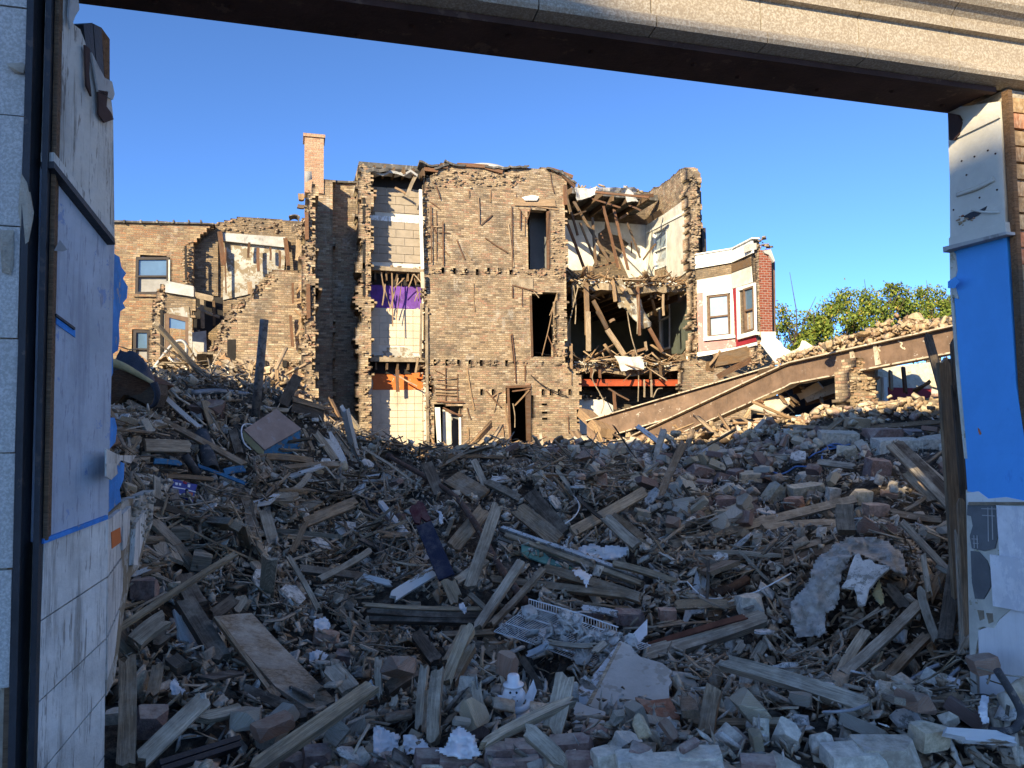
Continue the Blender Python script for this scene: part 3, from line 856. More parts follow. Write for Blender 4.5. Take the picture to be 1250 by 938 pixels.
# roof edge over the front wall: curled felt and boards
for k, pts in ((0, (375, 112, 470, 120, 1.6)), (1, (505, 100, 605, 122, 1.0)), (2, (700, 125, 830, 128, 0.8)), (3, (825, 132, 920, 120, 1.4)), (4, (1010, 140, 1090, 150, 1.2)), (5, (1080, 160, 1160, 215, 1.4)), (6, (448, 128, 520, 118, 0.5))):
    x0, y0, x1, y1, dp = pts
    a, b = at(*q(2, x0, y0), Y=YM - 0.15), at(*q(2, x1, y1), Y=YM - 0.12)
    sheet('roof_felt', 'roof_felt', B, [a, b, b + Vector((0, dp, 0.12)), a + Vector((0, dp, 0.05))], 0.06, 6, 0.07, k * 3, 0.12)
a = at(*q(2, 700, 118), Y=28.2)
MB().lathe((a.x, 28.6, a.z - 0.50), [(1.35, 0), (1.3, 0.12), (1.0, 0.28), (0.5, 0.36), (0.0, 0.38)], 20).build('skylight_dome', M['felt_pale'], B, True)
for i, (a, b) in enumerate((((395, 150), (470, 158)), ((455, 135), (520, 140)), ((700, 140), (790, 165)), ((560, 128), (720, 138)), ((1030, 150), (1140, 190)), ((1085, 175), (1150, 240)), ((1100, 230), (1104, 330)))):
    bar('roof_board', 'lath_dark', B, 2, a, b, YM - 0.05, 0.14, 0.06)

# tiled rooms
PT = PY(YT)
box_obj('room_back', 'tile_back', B, at(447, 300, Y=YT).x, at(519, 300, Y=YT).x, YT + 0.004, YT + 0.2, -0.7, 11.1)
uL, uR = at(450, 280, Y=YT).x + 0.03, at(514, 280, Y=YT).x
blk = MB().box((0, 0, 0), (0.61, 0.05, 0.285), None, 0.003).mesh('block')
z0 = 7.72
zt = at(480, 233, Y=YT).z
row = 0
zmos0, zmos1 = at(*q(2, 250, 412), Y=YT).z, at(*q(2, 250, 383), Y=YT).z
while z0 + 0.15 < zt:
    if not (zmos0 - 0.05 < z0 + 0.14 < zmos1 + 0.05):
        x = uL - (0.31 if row % 2 else 0.0)
        while x < uR - 0.05:
            xa, xb = max(x, uL), min(x + 0.61, uR)
            if xb - xa > 0.1:
                o = link('block', blk, M['block'], B)
                o.location = Vector(((xa + xb) / 2, YT - 0.02 + RNG.uniform(-0.004, 0.004), z0 + 0.1425)) - wloc(B)
                o.scale.x = (xb - xa) / 0.61
            x += 0.625
    z0 += 0.30; row += 1
panel('mosaic_band', M['mosaic'], B, PT, mz2((128, 378), (372, 395), (372, 420), (128, 402)), 0.055, 0.05)
def tiles(k, quad_top, quad_bot, xl, xr, cols, rows):
    zt_, zb_ = at(*q(k, *quad_top), Y=YT).z, at(*q(k, *quad_bot), Y=YT).z
    x0_, x1_ = at(*q(k, *xl), Y=YT).x, at(*q(k, *xr), Y=YT).x
    w, h = (x1_ - x0_) / cols, (zt_ - zb_) / rows
    me = MB().box((0, 0, 0), (w - 0.014, 0.03, h - 0.014)).mesh('wall_tile')
    for i in range(cols):
        for j in range(rows):
            if (k == 2 and j == 0 and i in (1, 2, 3)): continue
            o = link('wall_tile', me, M['cream_tile'], B)
            o.location = Vector((x0_ + (i + 0.5) * w, YT - 0.012, zb_ + (j + 0.5) * h)) - wloc(B)
tiles(2, (250, 846), (250, 1062), (132, 950), (384, 950), 6, 6)
tiles(3, (250, 434), (250, 742), (140, 600), (392, 600), 6, 9)
panel('torn_plaster', M['plaster_dirty'], B, PT, mz3((150, 262), (205, 258), (190, 238), (215, 240), (212, 222), (300, 220), (325, 228), (345, 264), (384, 262), (384, 272), (150, 274)), 0.03, 0.03)
for pts in (((140, 600), (160, 604), (170, 640), (150, 700), (140, 690)), ((300, 715), (330, 722), (326, 742), (300, 742)), ((370, 470), (392, 460), (392, 520), (378, 505)), ((140, 440), (165, 445), (150, 480), (160, 520), (140, 540))):
    panel('tile_scar', M['plaster_dirty'], B, PT, mz3(*pts), 0.012, 0.012)
for pts in (((135, 245), (160, 250), (170, 300), (152, 360), (165, 420), (135, 430)), ((330, 240), (376, 245), (376, 275), (350, 268)), ((250, 560), (300, 570), (290, 620), (255, 610))):
    panel('plaster_scar', M['plaster_dirty'], B, PT, mz2(*pts), 0.012, 0.012)
panel('painted_wall', M['purple'], B, PT, mz2((132, 690), (384, 690), (384, 846), (132, 838)), 0.02, 0.03)
panel('painted_wall', M['orange'], B, PT, mz3((132, 335), (150, 338), (190, 350), (215, 336), (260, 372), (275, 340), (330, 345), (350, 370), (392, 330), (392, 432), (140, 432), (146, 400)), 0.02, 0.03)
panel('torn_board', M['orange'], B, PT, mz3((335, 350), (395, 345), (388, 378), (350, 372)), 0.22, 0.02)
panel('low_wall', M['plaster'], B, PT, mz3((150, 782), (400, 786), (420, 900), (140, 900)), 0.12, 0.1)
for a, b in (((240, 868), (262, 862)), ((250, 858), (252, 872)), ((275, 868), (282, 856)), ((282, 856), (288, 868)), ((276, 864), (290, 862)), ((292, 862), (302, 866))):
    o_, d_, n_ = PT
    MB().plank(at(*q(3, *a), Y=YT - 0.13), at(*q(3, *b), Y=YT - 0.13), 0.05, 0.006, up=(0, -1, 0)).build('red_mark', M['red_mark'], B)
xa, xb = at(452, 330, Y=YT).x, at(514, 330, Y=YT).x
for (k, y0_, y1_, nb) in ((2, 640, 660, 24), (3, 270, 290, 24), (3, 742, 752, 14)):
    za, zb = at(*q(k, 250, y0_), Y=YM + 0.1).z, at(*q(k, 250, y1_), Y=YM + 0.1).z
    box_obj('floor', 'ledge', B, xa - 0.05, xb + 0.05, YM + 0.05, YT - 0.03, zb, za, 0.03)
    box_obj('underfloor_shade', 'shade_black', B, xa - 0.05, xb + 0.05, YT - 0.06, YT - 0.035, zb - 0.42, zb - 0.01)  # dark sheet painted as the shade below the floor
    for i in range(5):
        x = xa + 0.15 + (xb - xa - 0.3) * i / 4
        box_obj('joist', 'joist', B, x - 0.035, x + 0.035, YM + 0.12 + RNG.uniform(0, 0.1), YT - 0.065, zb - 0.30, zb - 0.012, 0.01)
    ragged('floor_debris', M['brick_loose'], B, PY(YM + 0.15), [q(k, 128, y0_ - 8), q(k, 388, y0_ - 6), q(k, 388, y1_), q(k, 128, y1_)], nb * 2, 0.15)
box_obj('under_roof_shade', 'shade_black', B, xa - 0.1, xb + 0.1, YT - 0.03, YT - 0.012, zt + 0.05, 11.12)  # dark sheet standing in for shade between the roof joists
for i in range(6):
    x = xa + 0.1 + (xb - xa - 0.1) * i / 5
    box_obj('roof_joist', 'joist', B, x - 0.04, x + 0.04, YM - 0.1 - 0.2 * RNG.random(), YT - 0.04, 10.72, 10.98, 0.02)
a, b = at(*q(2, 90, 138), Y=YM - 0.3), at(*q(2, 365, 165), Y=YM - 0.2)
sheet('roof_felt', 'felt_pale', B, [a, b, b + Vector((0, 1.0, 0.15)), a + Vector((0, 1.0, 0.25))], 0.1, 8, 0.08, 5, 0.2)
sheet('roof_felt', 'roof_felt', B, [a + Vector((-0.1, -.05, 0)), a + Vector((0.9, -0.1, 0.05)), a + Vector((0.9, 0.6, 0.2)), a + Vector((0, 0.6, 0.2))], 0.1, 6, 0.1, 9, 0.2)
bar('roof_board', 'ledge', B, 2, (362, 170), (312, 285), YM - 0.1, 0.12, 0.03)
bar('roof_board', 'lath', B, 2, (250, 240), (320, 280), YM + 0.1, 0.08, 0.03)
L4 = [((185, 660), (205, 790)), ((178, 660), (230, 840)), ((238, 665), (242, 935)), ((290, 690), (258, 905)), ((250, 740), (300, 690)), ((205, 720), (190, 830)), ((320, 740), (345, 670)), ((350, 690), (372, 810)), ((345, 670), (395, 730)), ((270, 690), (225, 860)), ((372, 760), (350, 810))]
for a, b in L4: bar('lath', RNG.choice(['lath', 'lath', 'lath_dark']), B, 2, a, b, YM + RNG.uniform(-0.15, 0.25), RNG.uniform(0.025, 0.055), 0.012)
bar('lath', 'lath_dark', B, 3, (265, 330), (268, 445), YM + 0.1, 0.12, 0.04)
bar('lath', 'lath', B, 3, (272, 365), (365, 415), YM + 0.05, 0.05)
bar('lath', 'lath', B, 3, (370, 270), (355, 350), YM + 0.05, 0.07)
bar('lath', 'joist', B, 3, (135, 655), (240, 740), YM + 0.05, 0.16, 0.06)
bar('pipe_casing', 'white_paint', B, 2, (380, 250), (390, 650), YM - 0.2, 0.10, 0.06)
bar('pipe_casing', 'cream_tile', B, 2, (388, 660), (392, 745), YM - 0.25, 0.12, 0.06)
bar('pipe_casing', 'ledge', B, 3, (385, 0), (380, 260), YM - 0.15, 0.08, 0.05)
bar('drain_pipe', 'ledge', B, 3, (410, 20), (418, 730), YM - 0.05, 0.09, 0.06)
# pier beside the tiled rooms
PP = PY(26.2)
wall('pier', M['wall'], B, PP, [(437, 205), (443, 200), (451, 206), (453, 235), (452, 600), (437, 600)], thick=0.95, jit=0.08)
ragged('broken_bricks', M['brick_loose'], B, PP, [(440, 204), (452, 206), (453, 556), (443, 556)], 330, 0.2)
for ys in ((98, 122), (165, 190), (205, 230)):
    panel('chase_shade', M['shade_black'], B, PP, q(2, (92, ys[0] * 3), (104, ys[0] * 3), (104, ys[1] * 3.4), (92, ys[1] * 3.4)), 0.03, 0.03)  # near-black strips painted as the shade inside wall grooves
# shaft walls and chimney
z1 = lambda *p: q(1, *p)
PS1, PS2, PB = PY(26.6), PY(27.2), PY(24.9)
wall('shaft_wall', M['wall'], B, PS1, z1((745, 172), (800, 172), (838, 176)) + [(408, 600), (376, 600)], thick=0.9, jit=0.02)
wall('shaft_wall', M['wall'], B, PS2, z1((830, 190), (930, 186)) + [(440, 600), (404, 600)], thick=0.6, jit=0.02)
panel('coping', M['roof_felt'], B, PS2, z1((836, 182), (925, 186), (925, 192), (836, 190)), 0.12, 0.5)
wall('broken_pier', M['wall'], B, PB, z1((732, 300), (742, 215), (760, 190), (768, 240), (764, 300), (770, 420), (768, 935)) + [(384, 560), (370, 560)] + z1((727, 930), (727, 420)), thick=1.7, jit=0.1)
ragged('broken_bricks', M['brick_loose'], B, PB, z1((732, 300), (744, 215), (762, 200), (772, 420), (772, 960), (728, 960)), 420, 0.22, 0.45)
ragged('broken_bricks', M['brick_loose'], B, PB, z1((690, 345), (735, 320), (735, 420), (700, 400)), 40, 0.25, 0.5)
panel('stud', M['lath_dark'], B, PB, z1((732, 300), (746, 300), (748, 400), (734, 402)), 0.12, 0.1)
panel('stud', M['lath_dark'], B, PB, z1((738, 565), (752, 565), (754, 690), (740, 695)), 0.12, 0.1)
bar('timber_stub', 'lath', B, 1, (708, 245), (732, 245), 24.8, 0.2, 0.16)
bar('timber_stub', 'joist', B, 1, (703, 278), (732, 282), 24.8, 0.12, 0.1)
sheet('flashing', 'felt_pale', B, [at(*z1((732, 150))[0], Y=24.8), at(*z1((758, 150))[0], Y=24.8), at(*z1((760, 178))[0], Y=24.9), at(*z1((735, 190))[0], Y=24.9)], 0.03, 4, 0.03, 2, 0.06)
sheet('flashing', 'roof_felt', B, [at(*z1((674, 310))[0], Y=25.6), at(*z1((716, 318))[0], Y=25.6), at(*z1((712, 335))[0], Y=25.8), at(*z1((678, 330))[0], Y=25.8)], -0.1, 4, 0.05, 4, 0.1)
pc0, pc1 = at(372.0, 170, Y=26.55), at(395.2, 170, Y=26.55)
zc = at(384, 168, Y=26.55).z
box_obj('chimney', 'chimney', B, pc0.x, pc1.x, 26.55, 27.25, 9.9, zc)
box_obj('chimney_cap', 'chimney', B, pc0.x - 0.05, pc1.x + 0.05, 26.5, 27.3, zc, zc + 0.11)

# the opened rooms on the far side
R0, R1 = Vector((15.44, 26.5, 0)), Vector((17.1, 34.3, 0))
PSd = plane((R1.x, R1.y), (R0.x - R1.x, R0.y - R1.y))
if PSd[2].x > 0: PSd = (PSd[0], PSd[1], -PSd[2])
z4 = lambda *p: q(4, *p)
z5 = lambda *p: q(5, *p)
PBk = PY(34.3)
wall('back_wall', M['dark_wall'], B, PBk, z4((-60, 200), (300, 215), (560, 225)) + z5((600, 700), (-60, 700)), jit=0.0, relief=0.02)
panel('plaster', M['plaster'], B, PBk, z4((100, 358), (230, 366), (320, 372), (318, 405), (285, 430), (292, 520), (250, 610), (100, 615)), 0.05, 0.045)
panel('plaster', M['plaster'], B, PBk, z4((340, 374), (545, 388), (560, 640), (440, 650), (392, 545), (440, 480), (390, 440), (345, 430)), 0.05, 0.045)
panel('painted_wall', M['green_paint'], B, PBk, z4((60, 690), (570, 690)) + z5((570, 240), (60, 240)), 0.05, 0.045)
panel('chair_rail', M['white_paint'], B, PBk, z4((250, 815), (450, 822), (450, 828), (250, 821)), 0.08, 0.03)
panel('door_casing', M['white_paint'], B, PBk, z4((120, 690), (150, 690)) + z5((150, 220), (120, 220)), 0.09, 0.04)
panel('painted_wall', M['plaster_dirty'], B, PBk, z4((20, 690), (118, 690)) + z5((118, 230), (20, 230)), 0.10, 0.04)
win_u = z4((562, 424), (624, 392), (626, 590), (566, 612))
win_l = z5((585, -112), (640, -150), (641, 186), (590, 200))
wall('side_wall', M['wall'], B, PSd, z4((520, 240), (560, 205), (650, 150), (690, 118), (735, 106), (748, 140), (752, 600)) + z5((770, 240), (700, 400), (520, 420)), holes=[win_u, win_l], jit=0.05, thick=0.42)
panel('plaster', M['plaster'], B, PSd, z4((520, 392), (604, 340), (740, 243), (746, 420), (752, 600), (700, 640), (626, 655), (626, 398), (560, 428), (562, 640), (520, 640)), 0.05, 0.045)
panel('picture_rail', M['white_paint'], B, PSd, z4((524, 420), (744, 305), (744, 316), (524, 430)), 0.09, 0.04)
bar('roof_board', 'joist', B, 4, (520, 375), (605, 318), 32.0, 0.25, 0.08, Y2=29.5)
window(B, PSd, win_u, ('white_paint', 'glass_pale', 'glass_pale'), 0.06, -0.04)
panel('painted_wall', M['green_paint'], B, PSd, z4((645, 770), (690, 775), (720, 755), (752, 760)) + z5((758, 80), (755, 150), (735, 165), (700, 212), (646, 212)), 0.05, 0.045)
panel('plaster', M['plaster_dirty'], B, PSd, z4((560, 700), (680, 690), (650, 770), (645, 800), (556, 815)), 0.04, 0.035)
window(B, PSd, win_l, ('white_paint', 'glass_dark', 'glass_blue'), 0.09, 0.0)
PE = PY(26.42)
wall('wall_end', M['wall'], B, PE, z4((738, 246), (733, 108), (765, 135), (772, 165), (782, 228), (796, 292), (794, 400), (780, 520), (768, 545), (768, 640)) + z5((776, 225), (757, 230)) + z4((755, 620), (748, 560)), thick=0.5, jit=0.08)
ragged('broken_bricks', M['brick_loose'], B, PE, z4((740, 110), (770, 150), (792, 290), (790, 420), (765, 600), (750, 600), (745, 240)), 260, 0.16)
ragged('broken_bricks', M['brick_loose'], B, PE, z4((752, 620), (768, 640)) + z5((778, 230), (756, 232)), 60, 0.12)
box_obj('gutter', 'frame_dark', B, at(*q(4, 797, 400), Y=27).x, at(*q(4, 815, 400), Y=27).x, 26.9, 27.1, at(*q(4, 800, 522), Y=27).z, at(*q(4, 800, 403), Y=27).z)
# floors hanging between
xe = R0.x - 0.05
def deck(z, y0, mat='ledge', nb=260, seed=3):
    vs = []
    n = 24
    for s_ in (0, 1):
        for i in range(n + 1):
            x = 9.92 + (xe - 9.92) * i / n
            yy = y0 + 0.6 * (mnoise.noise(Vector((x * 1.3, z, seed))) + 0.4) + RNG.uniform(-0.12, 0.12)
            sag = -0.25 * (1 - abs(i / n * 2 - 1)) - 0.1 * RNG.random()
            vs.append((x, yy, z + sag - 0.22 * s_))
        for i in range(n + 1): vs.append((9.92 + (xe + 1.4 - 9.92) * i / n, 34.25, z - 0.22 * s_))
    k = 2 * (n + 1)
    fs = []
    for i in range(n):
        fs.append((i, i + 1, n + 2 + i, n + 1 + i))
        fs.append((k + i, k + n + 1 + i, k + n + 2 + i, k + i + 1))
        fs.append((i, k + i, k + i + 1, i + 1))
    o = MB().add(vs, fs).build('floor', M[mat], B)
    rs = np.random.RandomState(seed)
    xs = rs.uniform(9.95, xe, nb); ys = y0 + 0.1 + np.abs(rs.normal(0, 0.9, nb)); zs = z - 0.2 + rs.uniform(0, 0.35, nb)
    T = [tris(plank_local(l, w, 0.025, 0.08, 2, 2, 0, RNG)) for l, w in ((0.9, 0.06), (1.4, 0.1), (0.6, 0.05), (1.0, 0.16))]
    sp = mass('floor_splinters', T, rs.randint(0, 4, nb), np.stack([xs, ys, zs], 1), rotmats(nb, 0.35, rs), rs.uniform(0.6, 1.2, (nb, 1)) * np.ones((1, 3)), rs.rand(nb), M['lath'], B)
    xs = rs.uniform(9.95, xe, nb); ys = y0 + 0.1 + np.abs(rs.normal(0, 0.7, nb)); zs = z - 0.15 + rs.uniform(0, 0.15, nb)
    mass('floor_debris', BRK, rs.randint(0, len(BRK), nb), np.stack([xs, ys, zs], 1), rotmats(nb, 0.6, rs), rs.uniform(0.4, 1.0, (nb, 1)) * np.ones((1, 3)), rs.rand(nb), M['plaster'], B)
deck(7.45, 27.0)
deck(4.25, 26.9, seed=8, nb=200)
for i in range(9):
    x = 10.3 + i * 0.62
    for z in (7.0, 3.85): box_obj('joist', 'joist', B, x - 0.04, x + 0.04, 27.4 + RNG.uniform(0, 0.5), 34.0, z - 0.14, z + 0.13, 0.01)
L5 = [((125, 360), (215, 600), .16), ((150, 320), (185, 440), .12), ((165, 270), (345, 575), .16), ((195, 375), (282, 590), .12), ((258, 350), (275, 590), .14), ((310, 290), (385, 600), .15), ((365, 310), (435, 610), .16),
      ((430, 375), (495, 550), .1), ((510, 560), (572, 480), .1), ((365, 505), (395, 610), .12), ((160, 340), (225, 318), .08), ((250, 255), (395, 300), .1), ((440, 290), (500, 315), .1), ((120, 190), (150, 330), .14),
      ((395, 355), (432, 330), .12), ((270, 600), (375, 570), .07), ((300, 430), (310, 460), .08), ((450, 470), (452, 525), .06), ((180, 215), (540, 250), .12), ((480, 245), (560, 240), .2)]
for a, b, w in L5: bar('stud', RNG.choice(['lath_dark', 'lath_dark', 'joist', 'lath']), B, 4, a, b, RNG.uniform(28.0, 31.5), w * 0.75, 0.05, Y2=RNG.uniform(27.8, 30))
L6 = [((225, 660), (232, 938), .18, 'lath'), ((355, 650), (372, 770), .12, 'lath'), ((480, 650), (492, 938), .10, 'lath_dark'), ((610, 730), (612, 840), .06, 'lath'), ((260, 760), (330, 900), .14, 'joist'),
      ((155, 660), (160, 800), .05, 'ledge'), ((390, 660), (420, 720), .2, 'plaster_dirty'), ((395, 770), (405, 800), .2, 'plaster_dirty'), ((340, 870), (368, 855), .1, 'lath'), ((450, 695), (560, 675), .06, 'ledge')]
for a, b, w, m_ in L6: bar('stud', m_, B, 4, a, b, 27.0, w, 0.08)
L7 = [((150, 160), (152, 370), .1, 'lath'), ((235, 0), (238, 200), .18, 'lath'), ((330, 90), (432, 245), .2, 'lath'), ((280, 0), (330, 90), .12, 'joist'), ((540, 85), (605, 205), .14, 'lath_dark'), ((440, 215), (525, 185), .1, 'lath'),
      ((335, 385), (440, 445), .06, 'lath_dark'), ((365, 400), (372, 490), .1, 'lath_dark'), ((520, 150), (528, 200), .08, 'lath'), ((250, 280), (252, 335), .08, 'lath_dark'), ((295, 290), (296, 336), .08, 'lath_dark'), ((545, 290), (547, 340), .08, 'joist'), ((595, 250), (600, 335), .08, 'joist'), ((693, 260), (694, 340), .1, 'joist'),
      ((185, 280), (187, 330), .08, 'lath_dark'), ((700, 260), (740, 300), .12, 'lath_dark'), ((550, 340), (552, 430), .05, 'ledge'), ((515, 340), (516, 430), .04, 'ledge')]
for a, b, w, m_ in L7: bar('stud', m_, B, 5, a, b, 26.8, w, 0.07)
def cable(k, pts, Y, r, mat, parent, name='cable'):
    P = [at(*q(k, *p), Y=Y + RNG.uniform(-0.1, 0.1)) for p in pts]
    return MB().tube(smooth_path(P), r, 6).build(name, M[mat], parent)
def smooth_path(P, n=6):
    P = [Vector(p) for p in P]
    out = []
    for i in range(len(P) - 1):
        a, b, c, d = P[max(i - 1, 0)], P[i], P[i + 1], P[min(i + 2, len(P) - 1)]
        for k in range(n):
            t = k / n
            out.append(0.5 * ((2 * b) + (c - a) * t + (2 * a - 5 * b + 4 * c - d) * t * t + (3 * b - a - 3 * c + d) * t ** 3))
    out.append(P[-1])
    return out
for pts in (((160, 660), (175, 780), (172, 880)), ((185, 700), (160, 800), (130, 930)), ((470, 660), (485, 750), (480, 930))): cable(4, pts, 26.9, 0.022, 'ledge', B)
for pts in (((215, 235), (220, 290), (228, 310)), ((265, 300), (258, 340), (300, 420), (315, 460), (300, 510)), ((430, 0), (450, 120), (485, 260), (485, 450)), ((560, 430), (580, 390), (605, 385))): cable(5, pts, 26.7, 0.022, 'ledge', B)
cable(3, ((930, 360), (990, 410), (1060, 445), (1110, 465)), YM - 0.1, 0.02, 'frame_dark', B)
cable(3, ((840, 500), (850, 560), (850, 620)), YM - 0.02, 0.02, 'ledge', B)
sheet('hanging_plaster', 'plaster_dirty', B, [at(*q(4, 355, 720), Y=27.4), at(*q(4, 480, 720), Y=27.6), at(*q(4, 550, 900), Y=27.6), at(*q(4, 500, 905), Y=27.3)], 0.1, 8, 0.05, 11, 0.2)
sheet('hanging_plaster', 'plaster', B, [at(*q(5, 370, 225), Y=26.7), at(*q(5, 510, 230), Y=26.7), at(*q(5, 512, 290), Y=26.6), at(*q(5, 400, 300), Y=26.6)], 0.05, 6, 0.05, 21, 0.12)
sheet('roof_felt', 'felt_pale', B, [at(*q(4, 172, 195), Y=28.5), at(*q(4, 275, 200), Y=28.5), at(*q(4, 270, 235), Y=28.3), at(*q(4, 180, 268), Y=28.2)], -0.15, 8, 0.04, 2, 0.2)
sheet('roof_felt', 'felt_pale', B, [at(*q(4, 275, 198), Y=29.5), at(*q(4, 480, 205), Y=31), at(*q(4, 470, 225), Y=31), at(*q(4, 270, 220), Y=29.5)], 0.1, 8, 0.06, 7, 0.15)
sheet('roof_felt', 'felt_pale', B, [at(*q(4, 410, 195), Y=30.5), at(*q(4, 450, 215), Y=30.5), at(*q(4, 485, 270), Y=30.3), at(*q(4, 430, 278), Y=30.3)], 0.05, 6, 0.04, 15, 0.15)
zr = at(*q(4, 350, 232), Y=32.0).z
box_obj('roof', 'roof_felt', B, 9.95, 16.4, 31.6, 34.25, zr - 0.25, zr, 0.04)
for i in range(8):
    x = 10.3 + i * 0.75
    box_obj('roof_joist', 'joist', B, x - 0.04, x + 0.04, 31.0 + RNG.uniform(-0.6, 0.5), 34.2, zr - 0.52, zr - 0.27, 0.02)
rs = np.random.RandomState(77)
nb = 130
xs = rs.uniform(10, 16, nb); ys = 31.6 + np.abs(rs.normal(0, 0.5, nb)); zs = zr + rs.uniform(-0.1, 0.25, nb)
mass('roof_debris', BRK, rs.randint(0, len(BRK), nb), np.stack([xs, ys, zs], 1), rotmats(nb, 0.5, rs), rs.uniform(0.6, 1.6, (nb, 1)) * np.array([[1.3, 1.1, 0.8]]), rs.rand(nb), M['ledge'], B)
# steel beam and cellar wall below the hanging floor
MB().plank(at(*q(5, 182, 356), Y=27.1), at(*q(5, 704, 357), Y=27.1), 0.24, 0.03, up=(0, -1, 0)).plank(at(*q(5, 180, 341), Y=27.1) + Vector((0, 0.05, 0)), at(*q(5, 704, 343), Y=27.1) + Vector((0, 0.05, 0)), 0.16, 0.025).plank(at(*q(5, 180, 372), Y=27.1) + Vector((0, 0.05, 0)), at(*q(5, 704, 371), Y=27.1) + Vector((0, 0.05, 0)), 0.16, 0.025).build('steel_beam', M['rust_red'], B)
box_obj('cellar_shade_back', 'shade_black', B, 9.95, 15.9, 30.2, 30.3, -0.7, 4.0)  # black sheet stands in for the shaded interior
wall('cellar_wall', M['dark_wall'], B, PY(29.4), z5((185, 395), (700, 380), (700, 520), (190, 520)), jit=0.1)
panel('cellar_panel', M['plaster'], B, PY(27.4), z5((190, 440), (310, 440), (360, 470), (365, 620), (190, 625)), 0.0, 0.05)
panel('cellar_panel', M['joist'], B, PY(27.3), z5((190, 612), (255, 612), (255, 640), (190, 640)), 0.0, 0.05)
ragged('broken_bricks', M['brick_loose'], B, PY(27.3), z5((190, 415), (330, 420), (330, 440), (190, 440)), 30, 0.1)

# bay window wing
PW = PY(26.55)
wall('wall', M['wall'], B, PW, z5((702, 260), (780, 225), (900, 200), (1120, 190), (1165, 185), (1165, 600), (700, 600)), jit=0.12)
zk = lambda *p: q('k', *p)
P0, P1, P2 = Vector((15.3, 26.5, 0)), Vector((16.09, 25.2, 0)), Vector((15.96, 23.64, 0))
def facing(pl): return pl if pl[2].dot(Vector((-0.5, -1, 0))) > 0 else (pl[0], pl[1], -pl[2])
F1 = facing(plane((P0.x, P0.y), (P1.x - P0.x, P1.y - P0.y)))
F2 = facing(plane((P1.x, P1.y), (P2.x - P1.x, P2.y - P1.y)))
BW = B
w1 = zk((124, 478), (255, 462), (265, 724), (132, 738))
w2 = zk((347, 432), (412, 410), (418, 692), (358, 708))
wall('bay_wall', M['wall_old'], BW, F1, zk((44, 212), (275, 178), (278, 440), (300, 430), (306, 800), (64, 840)), holes=[w1], jit=0.0, thick=0.3)
wall('bay_wall', M['wall_old'], BW, F2, zk((275, 178), (405, 112), (418, 400), (430, 770), (306, 800), (278, 430)), holes=[w2], jit=0.0, thick=0.3)
panel('cornice', M['white_paint'], BW, F1, zk((42, 214), (275, 176), (276, 262), (45, 300)), 0.05, 0.045)
panel('cornice', M['white_paint'], BW, F1, zk((42, 280), (275, 240), (276, 264), (45, 303)), 0.10, 0.045)
panel('cornice', M['white_paint'], BW, F2, zk((275, 176), (405, 110), (412, 200), (276, 262)), 0.05, 0.045)
panel('cornice', M['white_paint'], BW, F2, zk((275, 242), (410, 180), (412, 202), (276, 264)), 0.10, 0.045)
panel('coping', M['white_paint'], BW, F1, zk((42, 208), (275, 171), (275, 178), (42, 216)), 0.12, 0.3)
panel('coping', M['white_paint'], BW, F2, zk((275, 171), (405, 104), (405, 112), (275, 178)), 0.12, 0.3)
panel('plaster', M['plaster'], BW, F1, zk((45, 378), (275, 338), (278, 430), (275, 450), (150, 455), (55, 465)), 0.04, 0.035)
panel('bay_timber', M['joist'], BW, F2, zk((275, 275), (392, 236), (394, 284), (276, 328)), 0.04, 0.035)
panel('plaster', M['plaster'], BW, F2, zk((276, 334), (398, 288), (406, 390), (310, 420), (280, 430)), 0.04, 0.035)
panel('painted_wall', M['pink_paint'], BW, F1, zk((55, 462), (95, 455), (100, 758), (292, 742), (280, 435), (300, 430), (306, 798), (66, 832)), 0.04, 0.035)
panel('painted_wall', M['red_paint'], BW, F2, zk((282, 432), (302, 428), (312, 752), (426, 722), (430, 766), (306, 800)), 0.04, 0.035)
frame_in('window_casing', M['white_paint'], BW, F1, zk((94, 456), (288, 432), (292, 740), (100, 760)), 0.13, 0.09, 0.08)
frame_in('window_casing', M['white_paint'], BW, F2, zk((304, 424), (418, 392), (426, 720), (312, 750)), 0.14, 0.09, 0.08)
window(BW, F1, w1, ('frame_brown', 'glass_pale', 'glass_pale'), 0.06, -0.02)
window(BW, F2, w2, ('frame_brown', 'glass_blue', 'blind'), 0.07, 0.05)
panel('window_sill', M['white_paint'], BW, F1, zk((96, 744), (298, 726), (298, 742), (98, 762)), 0.16, 0.15)
panel('window_sill', M['white_paint'], BW, F2, zk((310, 738), (430, 704), (430, 722), (312, 754)), 0.16, 0.15)
panel('skirting', M['white_paint'], BW, F1, zk((-10, 862), (66, 834), (306, 802), (306, 822), (66, 862), (-10, 880)), 0.08, 0.06)
panel('skirting', M['white_paint'], BW, F2, zk((306, 802), (430, 770), (430, 790), (306, 824)), 0.08, 0.06)
PR = PY(23.6)
wall('bay_end', M['wall'], BW, PR, zk((420, 150), (452, 150), (462, 900), (434, 900), (424, 400)), thick=0.4, jit=0.02)
ragged('broken_bricks', M['brick_loose'], BW, PR, zk((424, 170), (450, 172), (462, 880), (436, 880), (428, 400)), 200, 0.08, 0.35, 0.7)
panel('brick_pier', M['face_brick'], BW, PR, zk((450, 188), (528, 178), (536, 704), (462, 704)), 0.03, 0.45)
panel('pier_flank', M['frame_brown'], BW, PY(23.9), zk((515, 214), (552, 258), (558, 704), (530, 704)), 0.0, 0.4)
panel('pier_base', M['white_paint'], BW, PR, zk((464, 704), (556, 704), (560, 800), (540, 800), (470, 770)), 0.05, 0.4)
ragged('pier_crown', M['brick_loose'], BW, PR, zk((394, 150), (450, 100), (505, 96), (530, 150), (528, 178), (450, 190), (400, 180)), 60, 0.25, 0.3, 1.2)
